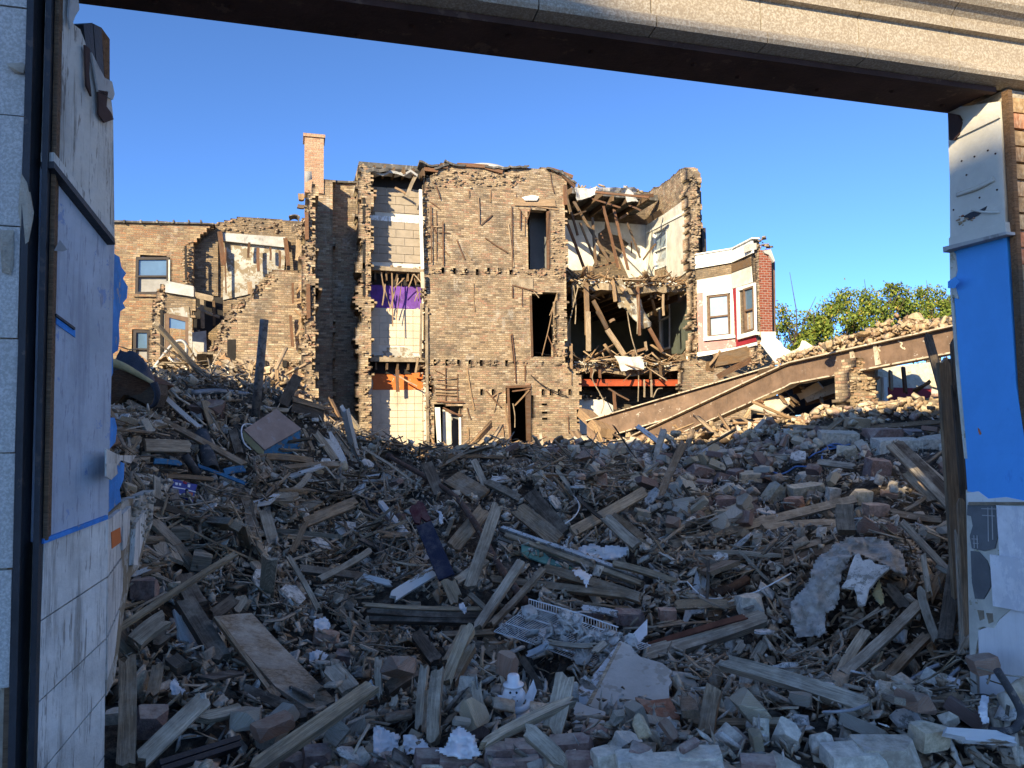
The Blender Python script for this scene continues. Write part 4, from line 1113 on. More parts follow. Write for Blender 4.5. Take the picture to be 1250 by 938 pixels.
panel('crown_stone', M['terra_pale'], BW, PR, zk((478, 190), (526, 180), (552, 250), (545, 262), (515, 215), (490, 205)), 0.12, 0.5)
panel('crown_stone', M['terra_pale'], BW, PR, zk((392, 142), (435, 140), (436, 180), (394, 188)), 0.15, 0.4)
bar('joist', 'joist', BW, 5, (865, 245), (1065, 200), 25.2, 0.5, 0.12, Y2=23.9)
bar('joist', 'lath_dark', BW, 5, (880, 328), (1065, 232), 25.0, 0.2, 0.1, Y2=23.8)
bar('joist', 'joist', BW, 5, (840, 280), (1000, 255), 25.3, 0.12, 0.1)
bar('joist', 'joist', BW, 5, (842, 300), (845, 250), 25.2, 0.3, 0.12)
bar('lath', 'lath', BW, 5, (838, 270), (895, 195), 25.0, 0.08)
ragged('broken_bricks', M['brick_loose'], BW, PR, zk((430, 820), (480, 800), (520, 900), (380, 960)), 110, 0.5, 0.6)
sheet('fallen_panel', 'white_paint', BW, [at(*q(5, 1090, 160), Y=22.9), at(*q(5, 1170, 140), Y=22.9), at(*q(5, 1250, 220), Y=22.2), at(*q(5, 1175, 268), Y=22.2)], 0.05, 6, 0.06, 31, 0.1)

# ------------------------------------------------------------------ the lower building behind
A = thing('brick_apartment_building', 'two storey tan brick building with arched sash windows beside the tall chimney shaft', 'building', (-3, 28, 0))
PA, PA2, PA3, PA4 = PY(28.0), PY(28.5), PY(26.3), PY(26.0)
wa1, wa2 = z1((108, 470), (122, 461), (165, 458), (215, 461), (234, 470), (232, 606), (104, 604)), z1((99, 738), (130, 730), (160, 734), (160, 870), (97, 870))
wall('wall', M['wall_red'], A, PA, z1((-800, 320), (40, 334), (290, 342), (398, 346), (350, 385), (322, 420), (322, 980), (-800, 980)), holes=[wa1, wa2], jit=0.02)
panel('coping', M['roof_felt'], A, PA, z1((-800, 312), (40, 330), (398, 340), (398, 345), (40, 337), (-800, 322)), 0.1, 0.5)
for x in (62, 123, 183, 244, 300, 345): panel('coping_joint', M['roof_felt'], A, PA, z1((x, 328), (x + 6, 328), (x + 6, 340), (x, 340)), 0.13, 0.5)
window(A, PA, z1((108, 466), (232, 466), (231, 604), (105, 604)), ('frame_dark', 'glass_blue', 'blind'), 0.09, -0.05)
window(A, PA, z1((99, 735), (160, 737), (160, 872), (97, 872)), ('frame_dark', 'glass_blue', 'blind'), 0.09, -0.05)
panel('window_sill', M['wall_red'], A, PA, z1((98, 604), (240, 606), (240, 614), (98, 612)), 0.08, 0.2)
panel('window_side', M['cream_old'], A, PA, z1((229, 476), (235, 476), (234, 604), (228, 604)), 0.04, 0.1)
wall('inner_wall', M['wall_old'], A, PA2, z1((318, 425), (345, 372), (400, 350), (455, 320), (615, 320), (672, 342), (705, 380), (780, 420), (780, 980), (318, 980)), jit=0.07, thick=0.3)
ragged('broken_bricks', M['brick_loose'], A, PA2, z1((345, 375), (400, 345), (455, 322), (610, 322), (670, 345), (660, 380), (430, 372), (345, 400)), 140, 0.14)
panel('plaster', M['plaster_dirty'], A, PA2, z1((432, 405), (640, 428), (662, 440), (655, 530), (520, 605), (430, 625)), 0.06, 0.05)
panel('plaster', M['wall_old'], A, PA2, z1((322, 420), (412, 372), (412, 610), (322, 600)), 0.10, 0.09)
panel('stone_lintel', M['felt_pale'], A, PA2, z1((428, 376), (660, 393), (660, 430), (428, 406)), 0.22, 0.2)
for a, b, w in (((418, 370), (432, 500), .16), ((560, 430), (562, 520), .1), ((660, 395), (672, 500), .14), ((528, 410), (524, 470), .08), ((605, 430), (606, 480), .07), ((640, 440), (640, 510), .07), ((440, 430), (442, 600), .05)):
    bar('stud', 'lath_dark', A, 1, a, b, 28.2, w, 0.06)
ragged('broken_bricks', M['brick_loose'], A, PY(27.8), z1((275, 435), (318, 398), (324, 560), (290, 566)), 80, 0.2)
panel('chase_shade', M['shade_black'], A, PY(27.7), z1((288, 425), (296, 422), (298, 550), (290, 552)), 0.08, 0.05)  # flat dark strip in place of the groove's shade
a3 = z1((368, 985), (360, 840), (392, 790), (428, 712), (440, 690), (492, 632), (560, 572), (612, 532), (690, 512), (735, 515), (735, 985))
wall('front_wall', M['wall'], A, PA3, a3, jit=0.1, rects=[])
panel('recess_shade', M['shade_black'], A, PA3, z1((446, 770), (478, 770), (478, 850), (446, 840)), 0.012, 0.01)  # flat near-black patch imitating a shaded recess
ragged('broken_bricks', M['brick_loose'], A, PA3, z1((360, 840), (392, 788), (430, 708), (492, 628), (560, 568), (612, 528), (640, 540), (560, 610), (490, 670), (450, 730), (420, 840), (370, 850)), 200, 0.22, 0.45)
ragged('broken_bricks', M['brick_loose'], A, PA3, z1((440, 845), (730, 850), (730, 885), (440, 880)), 130, 0.15)
for x in (505, 575, 650, 712): panel('pocket_shade', M['shade_black'], A, PA3, z1((x, 848), (x + 16, 848), (x + 16, 872), (x, 872)), 0.10, 0.1)  # black plates on the wall face imitate shaded pockets
for a, b, w, m_ in (((688, 560), (690, 640), .08, 'lath_dark'), ((680, 680), (688, 800), .1, 'lath_dark'), ((690, 640), (725, 630), .07, 'lath'), ((695, 660), (728, 690), .07, 'lath'), ((700, 600), (728, 560), .07, 'lath'), ((690, 625), (726, 622), .06, 'lath'),
                    ((710, 720), (728, 640), .06, 'lath'), ((700, 760), (724, 700), .06, 'lath'), ((528, 555), (530, 605), .14, 'lath'), ((700, 480), (726, 420), .1, 'lath'), ((706, 470), (712, 360), .14, 'lath'), ((630, 870), (634, 930), .1, 'lath_dark'), ((678, 870), (684, 938), .1, 'lath_dark'), ((525, 905), (540, 850), .12, 'lath')):
    bar('lath', m_, A, 1, a, b, 26.1, w, 0.04)
wall('window_pier', M['wall'], A, PA4, z1((160, 655), (178, 625), (205, 556), (222, 556), (216, 700), (216, 900), (160, 900)), jit=0.08, thick=0.5)
ragged('broken_bricks', M['brick_loose'], A, PA4, z1((162, 655), (180, 620), (205, 556), (220, 560), (212, 680), (180, 690), (178, 880), (164, 880)), 120, 0.2, 0.4)
panel('chase_shade', M['shade_black'], A, PA4, z1((198, 660), (208, 660), (208, 850), (198, 850)), 0.1, 0.08)  # dark strip drawn as a shaded groove
panel('stone_lintel', M['felt_pale'], A, PA4, z1((217, 553), (322, 574), (322, 613), (217, 596)), 0.12, 0.4)
wall('bay_head', M['wall_old'], A, PA4, z1((214, 598), (324, 614), (320, 690), (300, 690), (216, 674)), jit=0.02, thick=0.3)
panel('plaster', M['plaster_dirty'], A, PA4, z1((235, 655), (305, 650), (308, 690), (222, 674)), 0.03, 0.025)
frame_in('window_frame', M['frame_brown'], A, PA4, z1((215, 674), (308, 690), (304, 860), (215, 860)), 0.13, 0.05, 0.12)
panel('pane', M['glass_blue'], A, PA4, z1((228, 690), (298, 700), (298, 735), (228, 728)), 0.0, 0.01)
panel('casing', M['ledge'], A, PA4, z1((208, 680), (216, 676), (216, 870), (208, 870)), 0.06, 0.1)
panel('casing', M['plaster_dirty'], A, PA4, z1((303, 690), (315, 692), (318, 880), (303, 870)), 0.06, 0.1)
panel('plaster', M['felt_pale'], A, PY(26.6), z1((312, 745), (368, 738), (372, 880), (312, 880)), 0.0, 0.05)
panel('opening_shade', M['shade_black'], A, PY(27.6), z1((322, 615), (430, 615), (430, 700), (360, 760), (322, 760)), 0.0, 0.05)  # shade inside the opening put in as a black sheet
for a, b, w in (((320, 605), (395, 622), .2), ((352, 620), (356, 730), .12), ((395, 625), (398, 720), .08), ((325, 650), (420, 690), .08), ((340, 735), (365, 800), .06)): bar('stud', RNG.choice(['joist', 'ledge']), A, 1, a, b, 27.2, w, 0.06)
box_obj('body', 'wall_red', A, -13.6, 0.3, 29.2, 34.0, -0.7, 7.9)

# ------------------------------------------------------------------ heap shape (control points: pixel + distance)
CTRL = [
 (130, 938, 3.5), (300, 938, 3.5), (480, 938, 3.45), (650, 938, 3.45), (820, 938, 3.5), (1000, 938, 3.6), (1190, 938, 3.75),
 (140, 850, 4.0), (300, 850, 4.25), (450, 860, 4.5), (560, 862, 5.0), (640, 862, 5.25), (720, 880, 4.6), (820, 860, 4.4), (950, 860, 4.35), (1080, 870, 4.35), (1190, 860, 4.6),
 (150, 770, 4.6), (300, 780, 5.1), (450, 790, 5.6), (560, 800, 5.9), (660, 790, 5.4), (780, 790, 5.2), (900, 790, 5.2), (1040, 790, 5.1), (1160, 790, 5.2),
 (190, 700, 5.4), (300, 710, 6.2), (430, 720, 6.9), (560, 720, 6.9), (680, 710, 6.7), (800, 710, 6.7), (930, 710, 6.5), (1060, 710, 6.1), (1160, 710, 6.1),
 (190, 640, 6.3), (300, 650, 7.4), (430, 650, 8.6), (560, 640, 8.8), (680, 640, 8.8), (800, 640, 8.8), (930, 640, 8.6), (1060, 640, 7.9), (1160, 640, 7.8),
 (150, 560, 7.2), (230, 590, 7.8), (330, 600, 8.8), (430, 610, 10.0), (540, 600, 10.8), (660, 595, 11.0), (780, 590, 11.3), (900, 590, 11.2), (1040, 585, 10.4), (1160, 585, 10.0),
 (150, 500, 8.4), (230, 530, 9.2), (320, 545, 9.8), (400, 555, 10.8), (470, 585, 12.0),
 (145, 452, 9.6), (200, 462, 10.2), (260, 474, 10.6), (320, 484, 10.9), (370, 500, 11.3), (415, 535, 12.0), (450, 568, 12.6),
 (520, 566, 13.2), (600, 560, 13.4), (680, 552, 13.8), (760, 556, 14.2), (830, 556, 14.6), (910, 543, 15.2), (1000, 515, 16.0), (1080, 511, 16.2), (1170, 500, 16.4),
 (860, 546, 18.5), (950, 532, 19.0), (1040, 512, 20.0), (1150, 502, 20.5), (1240, 488, 19.0),
 (700, 560, 18.0), (780, 560, 17.5), (600, 562, 19.0), (520, 575, 19.5), (460, 580, 20.0),
 (150, 460, 18.0), (220, 456, 20.0), (300, 462, 20.5), (360, 475, 21.0), (410, 530, 20.0),
 (100, 480, 12.0), (60, 520, 9.0), (90, 700, 4.8), (1300, 560, 12.0), (1300, 700, 6.5), (1300, 860, 4.2),
 (300, 478, 13.5), (200, 470, 14.5), (390, 525, 14.5), (480, 575, 15.5), (560, 565, 16.0)]
cp = np.array([list(at(x, y, d=d)) for x, y, d in CTRL] + [(-20, 8, 0.5), (-20, 20, 0.5), (30, 10, 0.8), (30, 22, 1.2), (4, 27, 0.35), (9, 27, 0.9), (14, 27, 1.2), (-5, 28, 2.2), (1, 28, 1.0), (20, 28, 1.2), (0, 2.75, 0.0), (3, 2.75, 0.0), (-8, 2.9, 0.2), (10, 2.9, 0.2)])
def _phi(a, b):
    return np.sqrt(((a[:, None, :] - b[None, :, :]) ** 2).sum(2) + 0.05)
Kc = _phi(cp[:, :2], cp[:, :2])
n_ = len(cp)
Am = np.zeros((n_ + 3, n_ + 3)); Am[:n_, :n_] = Kc - 0.03 * np.eye(n_); Am[:n_, n_] = 1; Am[:n_, n_ + 1:] = cp[:, :2]; Am[n_, :n_] = 1; Am[n_ + 1:, :n_] = cp[:, :2].T
wts = np.linalg.solve(Am, np.concatenate([cp[:, 2], np.zeros(3)]))
HX0, HY0, HS = -14.0, 2.58, 0.11
HNX, HNY = 320, 232
gx, gy = np.meshgrid(HX0 + np.arange(HNX) * HS, HY0 + np.arange(HNY) * HS)
pts_ = np.stack([gx.ravel(), gy.ravel()], 1)
HZ = (_phi(pts_, cp[:, :2]) @ wts[:n_] + wts[n_] + pts_ @ wts[n_ + 1:]).reshape(gx.shape)
HZ = HZ + 0.36 * vnoise(gx * 0.9, gy * 0.9, 1) + 0.28 * vnoise(gx * 2.1, gy * 2.1, 2) + 0.12 * vnoise(gx * 4.7, gy * 4.7, 3)
edge = np.clip((gy - 2.66) / 0.3, 0, 1) * np.where(gy < 3.5, np.clip((gx + 0.9) / 0.15, 0, 1) * np.clip((3.75 - gx) / 0.15, 0, 1), 1)
HZ = np.maximum(HZ, -0.3) * edge + (-0.05) * (1 - edge)
def hgt(x, y):
    a = np.clip((np.asarray(x) - HX0) / HS, 0, HNX - 1.001); b = np.clip((np.asarray(y) - HY0) / HS, 0, HNY - 1.001)
    i, j = a.astype(int), b.astype(int); f, g = a - i, b - j
    return (HZ[j, i] * (1 - f) + HZ[j, i + 1] * f) * (1 - g) + (HZ[j + 1, i] * (1 - f) + HZ[j + 1, i + 1] * f) * g
def hnrm(x, y):
    e = 0.25
    dx = (hgt(x + e, y) - hgt(x - e, y)) / (2 * e); dy = (hgt(x, y + e) - hgt(x, y - e)) / (2 * e)
    n = np.stack([-dx, -dy, np.ones_like(dx)], -1)
    return n / np.linalg.norm(n, axis=-1, keepdims=True)
_ts = np.concatenate([np.arange(2.6, 10, 0.02), np.arange(10, 28, 0.04)])
def surf(px, py, lift=0.0):
    """Where the sight line through a pixel meets the heap."""
    r = pray(px, py)
    P = np.array(EYE)[None, :] + np.array(r)[None, :] * _ts[:, None]
    k = (P[:, 2] < hgt(P[:, 0], P[:, 1]) + lift) & (P[:, 1] > 2.7)
    i = int(np.argmax(k)) if k.any() else len(_ts) - 1
    return Vector(P[i])
def surfn(p):
    return Vector(hnrm(np.array(p.x), np.array(p.y)))
hv = np.stack([gx, gy, HZ], -1).reshape(-1, 3)
ii = (np.arange(HNY - 1)[:, None] * HNX + np.arange(HNX - 1)[None, :])
hf = np.stack([ii, ii + 1, ii + HNX + 1, ii + HNX], -1).reshape(-1, 4)
t_ = NT('dirt_gap_shade', 0.97, 0.1)
pn = t_.pos()
c1, c2 = t_.noise(pn, 9, 8, 0.75), t_.noise(pn, 1.2, 4, 0.6)
cc = t_.ramp(c1, [(0.3, (0.025, 0.02, 0.016)), (0.48, (0.09, 0.075, 0.06)), (0.6, (0.20, 0.17, 0.14)), (0.75, (0.40, 0.36, 0.31))])  # dirt darkened toward black so gaps between pieces read as shade
t_.col(t_.mix(t_.step(c2, 0.4, 0.65), cc, t_.mix(1.0, cc, (0.62, 0.55, 0.48), 'MULTIPLY')))
t_.bump(c1, 0.08, 1.0)
M['dirt_gap_shade'] = t_.m
me = bpy.data.meshes.new('rubble_mound')
me.vertices.add(len(hv)); me.vertices.foreach_set('co', hv.astype(np.float32).ravel())
me.loops.add(len(hf) * 4); me.loops.foreach_set('vertex_index', hf.astype(np.int32).ravel())
me.polygons.add(len(hf)); me.polygons.foreach_set('loop_start', np.arange(len(hf), dtype=np.int32) * 4)
me.update(calc_edges=True)
mound = link('rubble_mound', me, M['dirt_gap_shade'])
tag(mound, 'dusty crushed mortar and dirt filling the demolition lot under the loose wreckage', 'rubble', kind='stuff')

# ------------------------------------------------------------------ bent steel girders and what lies round them
z6 = lambda *p: q(6, *p)
def ibeam(name, label, secs, hgt_px, parent_loc, wid=0.32, mats=('girder', 'flange')):
    """secs: list of (top point, bottom point) in the place; web with flanges above and below."""
    t = thing(name, label, 'girder', parent_loc)
    w = MB()
    n = len(secs)
    hd = secs[-1][0] - secs[-2][0]
    toc = Vector((hd.y, -hd.x, 0)).normalized()
    vs = []
    for a, b in secs:
        for p in (a, b):
            vs.append(p); vs.append(p - toc * 0.03)
    fs = []
    for i in range(n - 1):
        k = i * 4
        fs += [(k, k + 4, k + 6, k + 2), (k + 1, k + 3, k + 7, k + 5), (k, k + 1, k + 5, k + 4), (k + 2, k + 6, k + 7, k + 3)]
    fs += [(0, 2, 3, 1), (4 * n - 4, 4 * n - 3, 4 * n - 1, 4 * n - 2)]
    w.add(vs, fs).build('web', M[mats[0]], t)
    for e in (0, 1):
        vs, fs = [], []
        for s_ in secs:
            p = s_[e]
            dz = Vector((0, 0, 0.035))
            f_, bk = toc * (wid / 2) + (Vector((0, 0, 0))), -toc * (wid / 2)
            vs += [p + f_, p + bk, p + f_ - dz, p + bk - dz]
        for i in range(n - 1):
            k = i * 4
            fs += [(k, k + 4, k + 5, k + 1), (k + 2, k + 3, k + 7, k + 6), (k, k + 2, k + 6, k + 4), (k + 1, k + 5, k + 7, k + 3)]
        fs += [(0, 1, 3, 2), (4 * n - 4, 4 * n - 2, 4 * n - 1, 4 * n - 3)]
        MB().add(vs, fs).build('flange', M[mats[1]], t)
    return t
def sec(top, bot, d, k=6):
    a = at(*q(k, *top), d=d)
    return (a, Vector((a.x, a.y, at(*q(k, *bot), d=d).z)))
TK, TR = at(*q(6, 268, 458), d=20.0), at(*q(6, 1100, 271), d=16.0)
TR = TK + (TR - TK) * 1.6
TL = at(*q(5, 560, 575), d=24.2)
TL = TK + (TL - TK) * 1.25
def drop(p, v): return (p, p + Vector((0, 0, -v)))
g1 = ibeam('steel_girder', 'buckled brown steel girder running from the blue jamb down into the rubble', [drop(TL, 0.62), drop(TK - (TK - TL) * 0.015, 0.60), drop(TK + (TR - TK) * 0.012, 0.56), drop(TR, 0.56)], 30, (12, 17, 2))
gv = (TR - TK).normalized()
gdir = Vector((gv.x, gv.y, 0)).normalized()
gn = Vector((gdir.y, -gdir.x, 0))
for f, w_ in ((0.255, 0.16), (0.345, 0.14)):
    p = TK + (TR - TK) * f + gn * 0.05
    MB().slab([p + Vector((0, 0, -0.04)), p + gdir * w_ * 0.6 + Vector((0, 0, -0.02)), p + gdir * w_ * 1.3 + Vector((0, 0, -0.5)), p + gdir * w_ * 0.3 + Vector((0, 0, -0.52))], -gn * 0.03).build('stiffener', M['flange'], g1)
for a, b in (((800, 352), (822, 365)), ((822, 365), (812, 378)), ((812, 378), (828, 392)), ((708, 372), (702, 392)), ((702, 392), (712, 404)), ((830, 385), (835, 395)), ((700, 388), (715, 376))):
    pl_ = (TK + gn * 0.006, gn)
    MB().plank(at(*q(6, *a), pl=pl_), at(*q(6, *b), pl=pl_), 0.03, 0.006, up=gn).build('chalk_mark', M['cream_tile'], g1)
UL, UR = at(*q(5, 305, 522), d=25.2), at(*q(5, 1150, 272), d=23.0)
g2 = ibeam('steel_girder', 'straight brown girder behind the buckled one, its low end by the white cellar panel', [drop(UL - (UR - UL) * 0.1, 0.72), drop(UR, 0.66)], 26, (11, 22, 1.5))
t = thing('timber_post', 'thick pale timber leaning on the low end of the girder', 'timber', tuple(at(*q(5, 270, 560), Y=24)))
MB().plank(at(*q(5, 215, 505), Y=24.6), at(*q(5, 330, 610), Y=22.8), 0.5, 0.3, up=(0.2, -1, 0.5), jag=0.05, st=3).build('beam', M['lath'], t)
MB().plank(at(*q(5, 240, 520), Y=24.9), at(*q(5, 270, 620), Y=23.6), 0.25, 0.05, up=(0.2, -1, 0.5), jag=0.1, st=3).build('splinter', M['lath_dark'], t)
# flat roof slab fallen over the girders
rf = thing('roof_wreck', 'collapsed flat roof resting on the brown girder and heaped with sunlit bricks', 'roof', (14, 18, 3))
ra = [TK + (TR - TK) * f for f in (0.0, 0.27, 0.5, 1.0)]
vs, fs = [], []
for s_ in (0, 1):
    for p in ra: vs.append(p + Vector((0.12, 0.25, -0.30 * s_ - 0.02)))
    for p in ra: vs.append(p + Vector((1.0, 3.0, -0.25 * s_ + 0.05)))
for i in range(3):
    fs += [(i, i + 1, 5 + i, 4 + i), (8 + i, 12 + i, 13 + i, 9 + i), (i, 8 + i, 9 + i, i + 1), (4 + i, 5 + i, 13 + i, 12 + i)]
fs += [(0, 4, 12, 8), (3, 11, 15, 7)]
MB().add(vs, fs).build('roof_deck', M['joist'], rf)
for i in range(9):
    f = i / 8 * 2.6
    k = min(int(f), 2); g_ = f - k
    p = ra[k] * (1 - g_) + ra[k + 1] * g_
    MB().plank(p + Vector((0.15, 0.4, -0.45)), p + Vector((0.95, 2.9, -0.42)), 0.07, 0.2, jag=0.05).build('joist', M['joist'], rf)
rs = np.random.RandomState(5)
nb = 900
f = rs.uniform(0, 2.75, nb); k = np.minimum(f.astype(int), 2); g_ = (f - k)[:, None]
RA = np.array([list(p) for p in ra])
pp = RA[k] * (1 - g_) + RA[k + 1] * g_
back = np.abs(rs.normal(0, 0.8, nb))
pp[:, 0] += 0.15 + back * 0.3; pp[:, 1] += 0.2 + back
pp[:, 2] += rs.uniform(-0.05, 0.22, nb) - back * 0.02 + 0.12 * np.exp(-((f - 0.9) / 0.5) ** 2) + 0.35 * np.exp(-((f - 1.75) / 0.28) ** 2) * rs.rand(nb)
mass('roof_bricks', BRK, rs.randint(0, len(BRK), nb), pp, rotmats(nb, 0.6, rs), rs.uniform(0.5, 1.25, (nb, 1)) * np.array([[1.0, 1.1, 1.0]]), rs.rand(nb), M['brick_loose'], rf)
def zlump(name, mat, parent, c, s, n=18):
    v, f_ = lump(*s, n=n)
    return MB().add([Vector(p) + Vector(c) for p in v], f_, v).build(name, M[mat], parent)
for c, s_ in (((890, 250), (0.5, 0.45, 0.36)), ((852, 262), (0.4, 0.4, 0.35)), ((945, 275), (0.4, 0.35, 0.3)), ((450, 375), (0.4, 0.36, 0.25)), ((730, 305), (0.5, 0.4, 0.25)), ((640, 318), (0.6, 0.4, 0.18)), ((810, 290), (0.4, 0.3, 0.25))):
    zlump('rubble_block', 'brick_loose', rf, at(*q(6, *c), d=18.2), s_)
sheet('roof_felt', 'cream_old', rf, [at(*q(6, 262, 412), d=20.5), at(*q(6, 330, 372), d=20.8), at(*q(6, 435, 372), d=20.2), at(*q(6, 420, 396), d=19.8)], -0.08, 8, 0.06, 41, 0.15)
sheet('roof_felt', 'roof_felt', rf, [at(*q(6, 960, 262), d=17.4), at(*q(6, 1090, 236), d=16.8), at(*q(6, 1100, 268), d=16.4), at(*q(6, 975, 285), d=17.0)], -0.05, 8, 0.08, 43, 0.12)
# brick pier and wreckage under the roof
pr = thing('brick_pier', 'broken sunlit brick pier standing under the brown girder', 'pier', tuple(at(*q(6, 630, 660), d=18.0)))
PQ = at(*q(6, 620, 560), d=18.0).y
wall('brickwork', M['wall'], pr, PY(PQ), z6((560, 500), (600, 440), (640, 432), (680, 470), (690, 660), (660, 700), (560, 700), (575, 600)), jit=0.09, thick=0.5)
ragged('broken_bricks', M['brick_loose'], pr, PY(PQ), z6((560, 500), (600, 440), (690, 470), (690, 660), (560, 690)), 180, 0.2, 0.3)
st_ = thing('shop_remains', 'far shop wall with pale boards and a red panel in the gap under the girder', 'wall', tuple(at(*q(6, 850, 640), d=22.5)))
PK = PY(at(*q(6, 850, 600), d=20.8).y)
panel('wall_board', M['cream_old'], st_, PK, z6((680, 490), (1120, 440), (1120, 720), (680, 720)), 0.0, 0.1)
panel('red_panel', M['red_paint'], st_, PK, z6((752, 583), (966, 590), (966, 650), (752, 650)), 0.08, 0.06)
panel('white_post', M['white_paint'], st_, PK, z6((728, 532), (745, 532), (752, 652), (732, 652)), 0.12, 0.1)
panel('yellow_board', M['cream_tile'], st_, PK, z6((690, 505), (725, 505), (725, 650), (690, 655)), 0.04, 0.03)
panel('yellow_board', M['cream_tile'], st_, PK, z6((975, 530), (1015, 532), (1012, 590), (975, 580)), 0.10, 0.05)
for a, b, w in (((762, 500), (766, 600), .1), ((825, 480), (838, 615), .1), ((880, 612), (965, 548), .07), ((870, 600), (960, 560), .05), ((690, 480), (680, 640), .1), ((1060, 440), (1085, 680), .12)):
    MB().plank(at(*q(6, *a), d=19.4), at(*q(6, *b), d=19.0), w, 0.05, up=(0, -1, 0), jag=0.04).build('stud', M[RNG.choice(['lath', 'lath_dark'])], st_)
sh = thing('fallen_joists', 'dark fallen joists and yellow boards in the shadow under the bent girder', 'joists', tuple(at(*q(6, 400, 640), d=20.6)))
for (a, b, w, m_) in (((270, 600), (560, 540), .22, 'joist'), ((200, 600), (300, 680), .2, 'joist'), ((290, 580), (335, 585), .12, 'ledge'), ((230, 600), (300, 660), .12, 'joist'), ((330, 640), (560, 560), .25, 'cream_old'), ((300, 630), (420, 570), .22, 'cream_tile'), ((330, 655), (520, 600), .25, 'joist'),
                      ((90, 660), (230, 690), .6, 'cream_tile'), ((140, 640), (260, 660), .3, 'cream_tile'), ((205, 610), (240, 660), .1, 'lath'), ((150, 640), (180, 690), .1, 'lath'), ((470, 620), (560, 600), .12, 'ledge'), ((415, 620), (420, 660), .1, 'lath'), ((80, 660), (130, 655), .1, 'lath_dark')):
    MB().plank(at(*q(6, *a), d=20.9 + RNG.uniform(-.3, .3)), at(*q(6, *b), d=20.3 + RNG.uniform(-.3, .3)), w, 0.05, up=(0, -1, 0.2), jag=0.06).build('joist', M[m_], sh)
MB().slab([at(*q(6, 80, 690), d=23.0), at(*q(6, 330, 560), d=23.0), at(*q(6, 570, 510), d=22.5), at(*q(6, 570, 700), d=22.5), at(*q(6, 80, 740), d=23.0)], (0.05, 0.2, 0)).build('shade_backing', M['shade_black'], sh)  # black sheet put behind the joists as the shade there

# ------------------------------------------------------------------ trees beyond the lot
t_ = NT('autumn_leaf', 0.7, 0.25)
r_ = t_.attr('rnd', 'Fac')
t_.col(t_.ramp(r_, [(0.0, (0.05, 0.085, 0.016)), (0.45, (0.11, 0.155, 0.026)), (0.8, (0.21, 0.23, 0.038)), (0.9, (0.36, 0.29, 0.05)), (1.0, (0.28, 0.17, 0.04))]))
M['leaf'] = t_.m
M['bark'] = m_plain('tree_bark', (0.10, 0.08, 0.06), 0.95, 0.1, 0.3, 4.0, bump=0.03)
def tree(name, label, px, top_py, base_z, d, clumps, leaves, seed, lsz=0.2, grp=None):
    rs = np.random.RandomState(seed)
    base = at(px, 450, d=d); base.z = base_z
    t = thing(name, label, 'tree', tuple(base), grp)
    trunk = MB()
    fork = base + Vector((0, 0, 4.5))
    trunk.tube([base, base + Vector((0.1, 0, 2.2)), fork], 0.35, 8, 0.22)
    C_ = [at(x, y, d=d + rs.uniform(-2, 2)) for x, y, r in clumps]
    for c in C_:
        mid = (fork + c) / 2 + Vector(rs.uniform(-0.5, 0.5, 3)) - Vector((0, 0, 0.5))
        trunk.tube([fork - Vector((0, 0, 0.3)), mid, c], 0.13, 6, 0.03)
        for _ in range(4):
            e = c + Vector(rs.normal(0, 1, 3)) * 0.8
            trunk.tube([mid, (mid + e) / 2 + Vector(rs.uniform(-.2, .2, 3)), e], 0.05, 5, 0.012)
    trunk.build('trunk', M['bark'], t)
    sp, sc = [], []
    for (x, y, r), c in zip(clumps, C_):
        R_ = r / FPX * d
        n = int(leaves * r * r / sum(k[2] ** 2 for k in clumps))
        sub = rs.normal(0, 1, (14, 3)); sub /= np.linalg.norm(sub, axis=1, keepdims=True)
        sub = sub * R_ * rs.uniform(0.35, 1.12, (14, 1)) * np.array([1, 1, 0.8])
        w_ = rs.randint(0, 14, n)
        p = np.array(c)[None] + sub[w_] + rs.normal(0, 1, (n, 3)) * R_ * 0.17
        sp.append(p); sc.append(rs.uniform(0.5, 1.3, n))
    P = np.concatenate(sp); K = np.concatenate(sc)
    lf = (np.array([(-.5, 0, 0), (0, -.28, .06), (.5, 0, 0), (0, .28, .06)]) * lsz, np.array([(0, 1, 2), (0, 2, 3)]))
    n = len(P)
    o = mass('foliage', [lf], np.zeros(n, int), P, rotmats(n, 0.9, rs), K[:, None] * np.ones((1, 3)), np.clip(rs.normal(0.45, 0.25, n), 0, 1), M['leaf'], t)
    return t
tree('leafy_tree', 'dense yellow green tree rising behind the middle of the brick heaped roof', 1050, 350, -0.7, 46, [(1010, 392, 26), (1040, 376, 28), (1065, 392, 30), (1085, 366, 26), (1105, 385, 30), (1030, 412, 26), (1075, 418, 30), (1000, 420, 20), (1118, 412, 26), (1092, 352, 10)], 15000, 3, 0.20, 'trees beyond the lot')
tree('leafy_tree', 'yellow green tree partly hidden by the blue jamb', 1150, 355, -0.7, 50, [(1130, 362, 20), (1150, 380, 28), (1172, 370, 30), (1135, 400, 26), (1160, 408, 28), (1190, 395, 30), (1122, 385, 18)], 12000, 8, 0.20, 'trees beyond the lot')
tree('bare_tree', 'thin half bare tree next to the red brick corner of the bay', 962, 370, -0.7, 44, [(955, 385, 22), (968, 405, 24), (980, 392, 20), (952, 418, 22), (990, 412, 18), (948, 400, 14)], 2600, 12, 0.18, 'trees beyond the lot')
tree('leafy_tree', 'small dark green tree low between the bare tree and the dense one', 985, 400, -0.7, 42, [(985, 412, 14), (1000, 405, 16), (978, 422, 14)], 2200, 15, 0.22, 'trees beyond the lot')

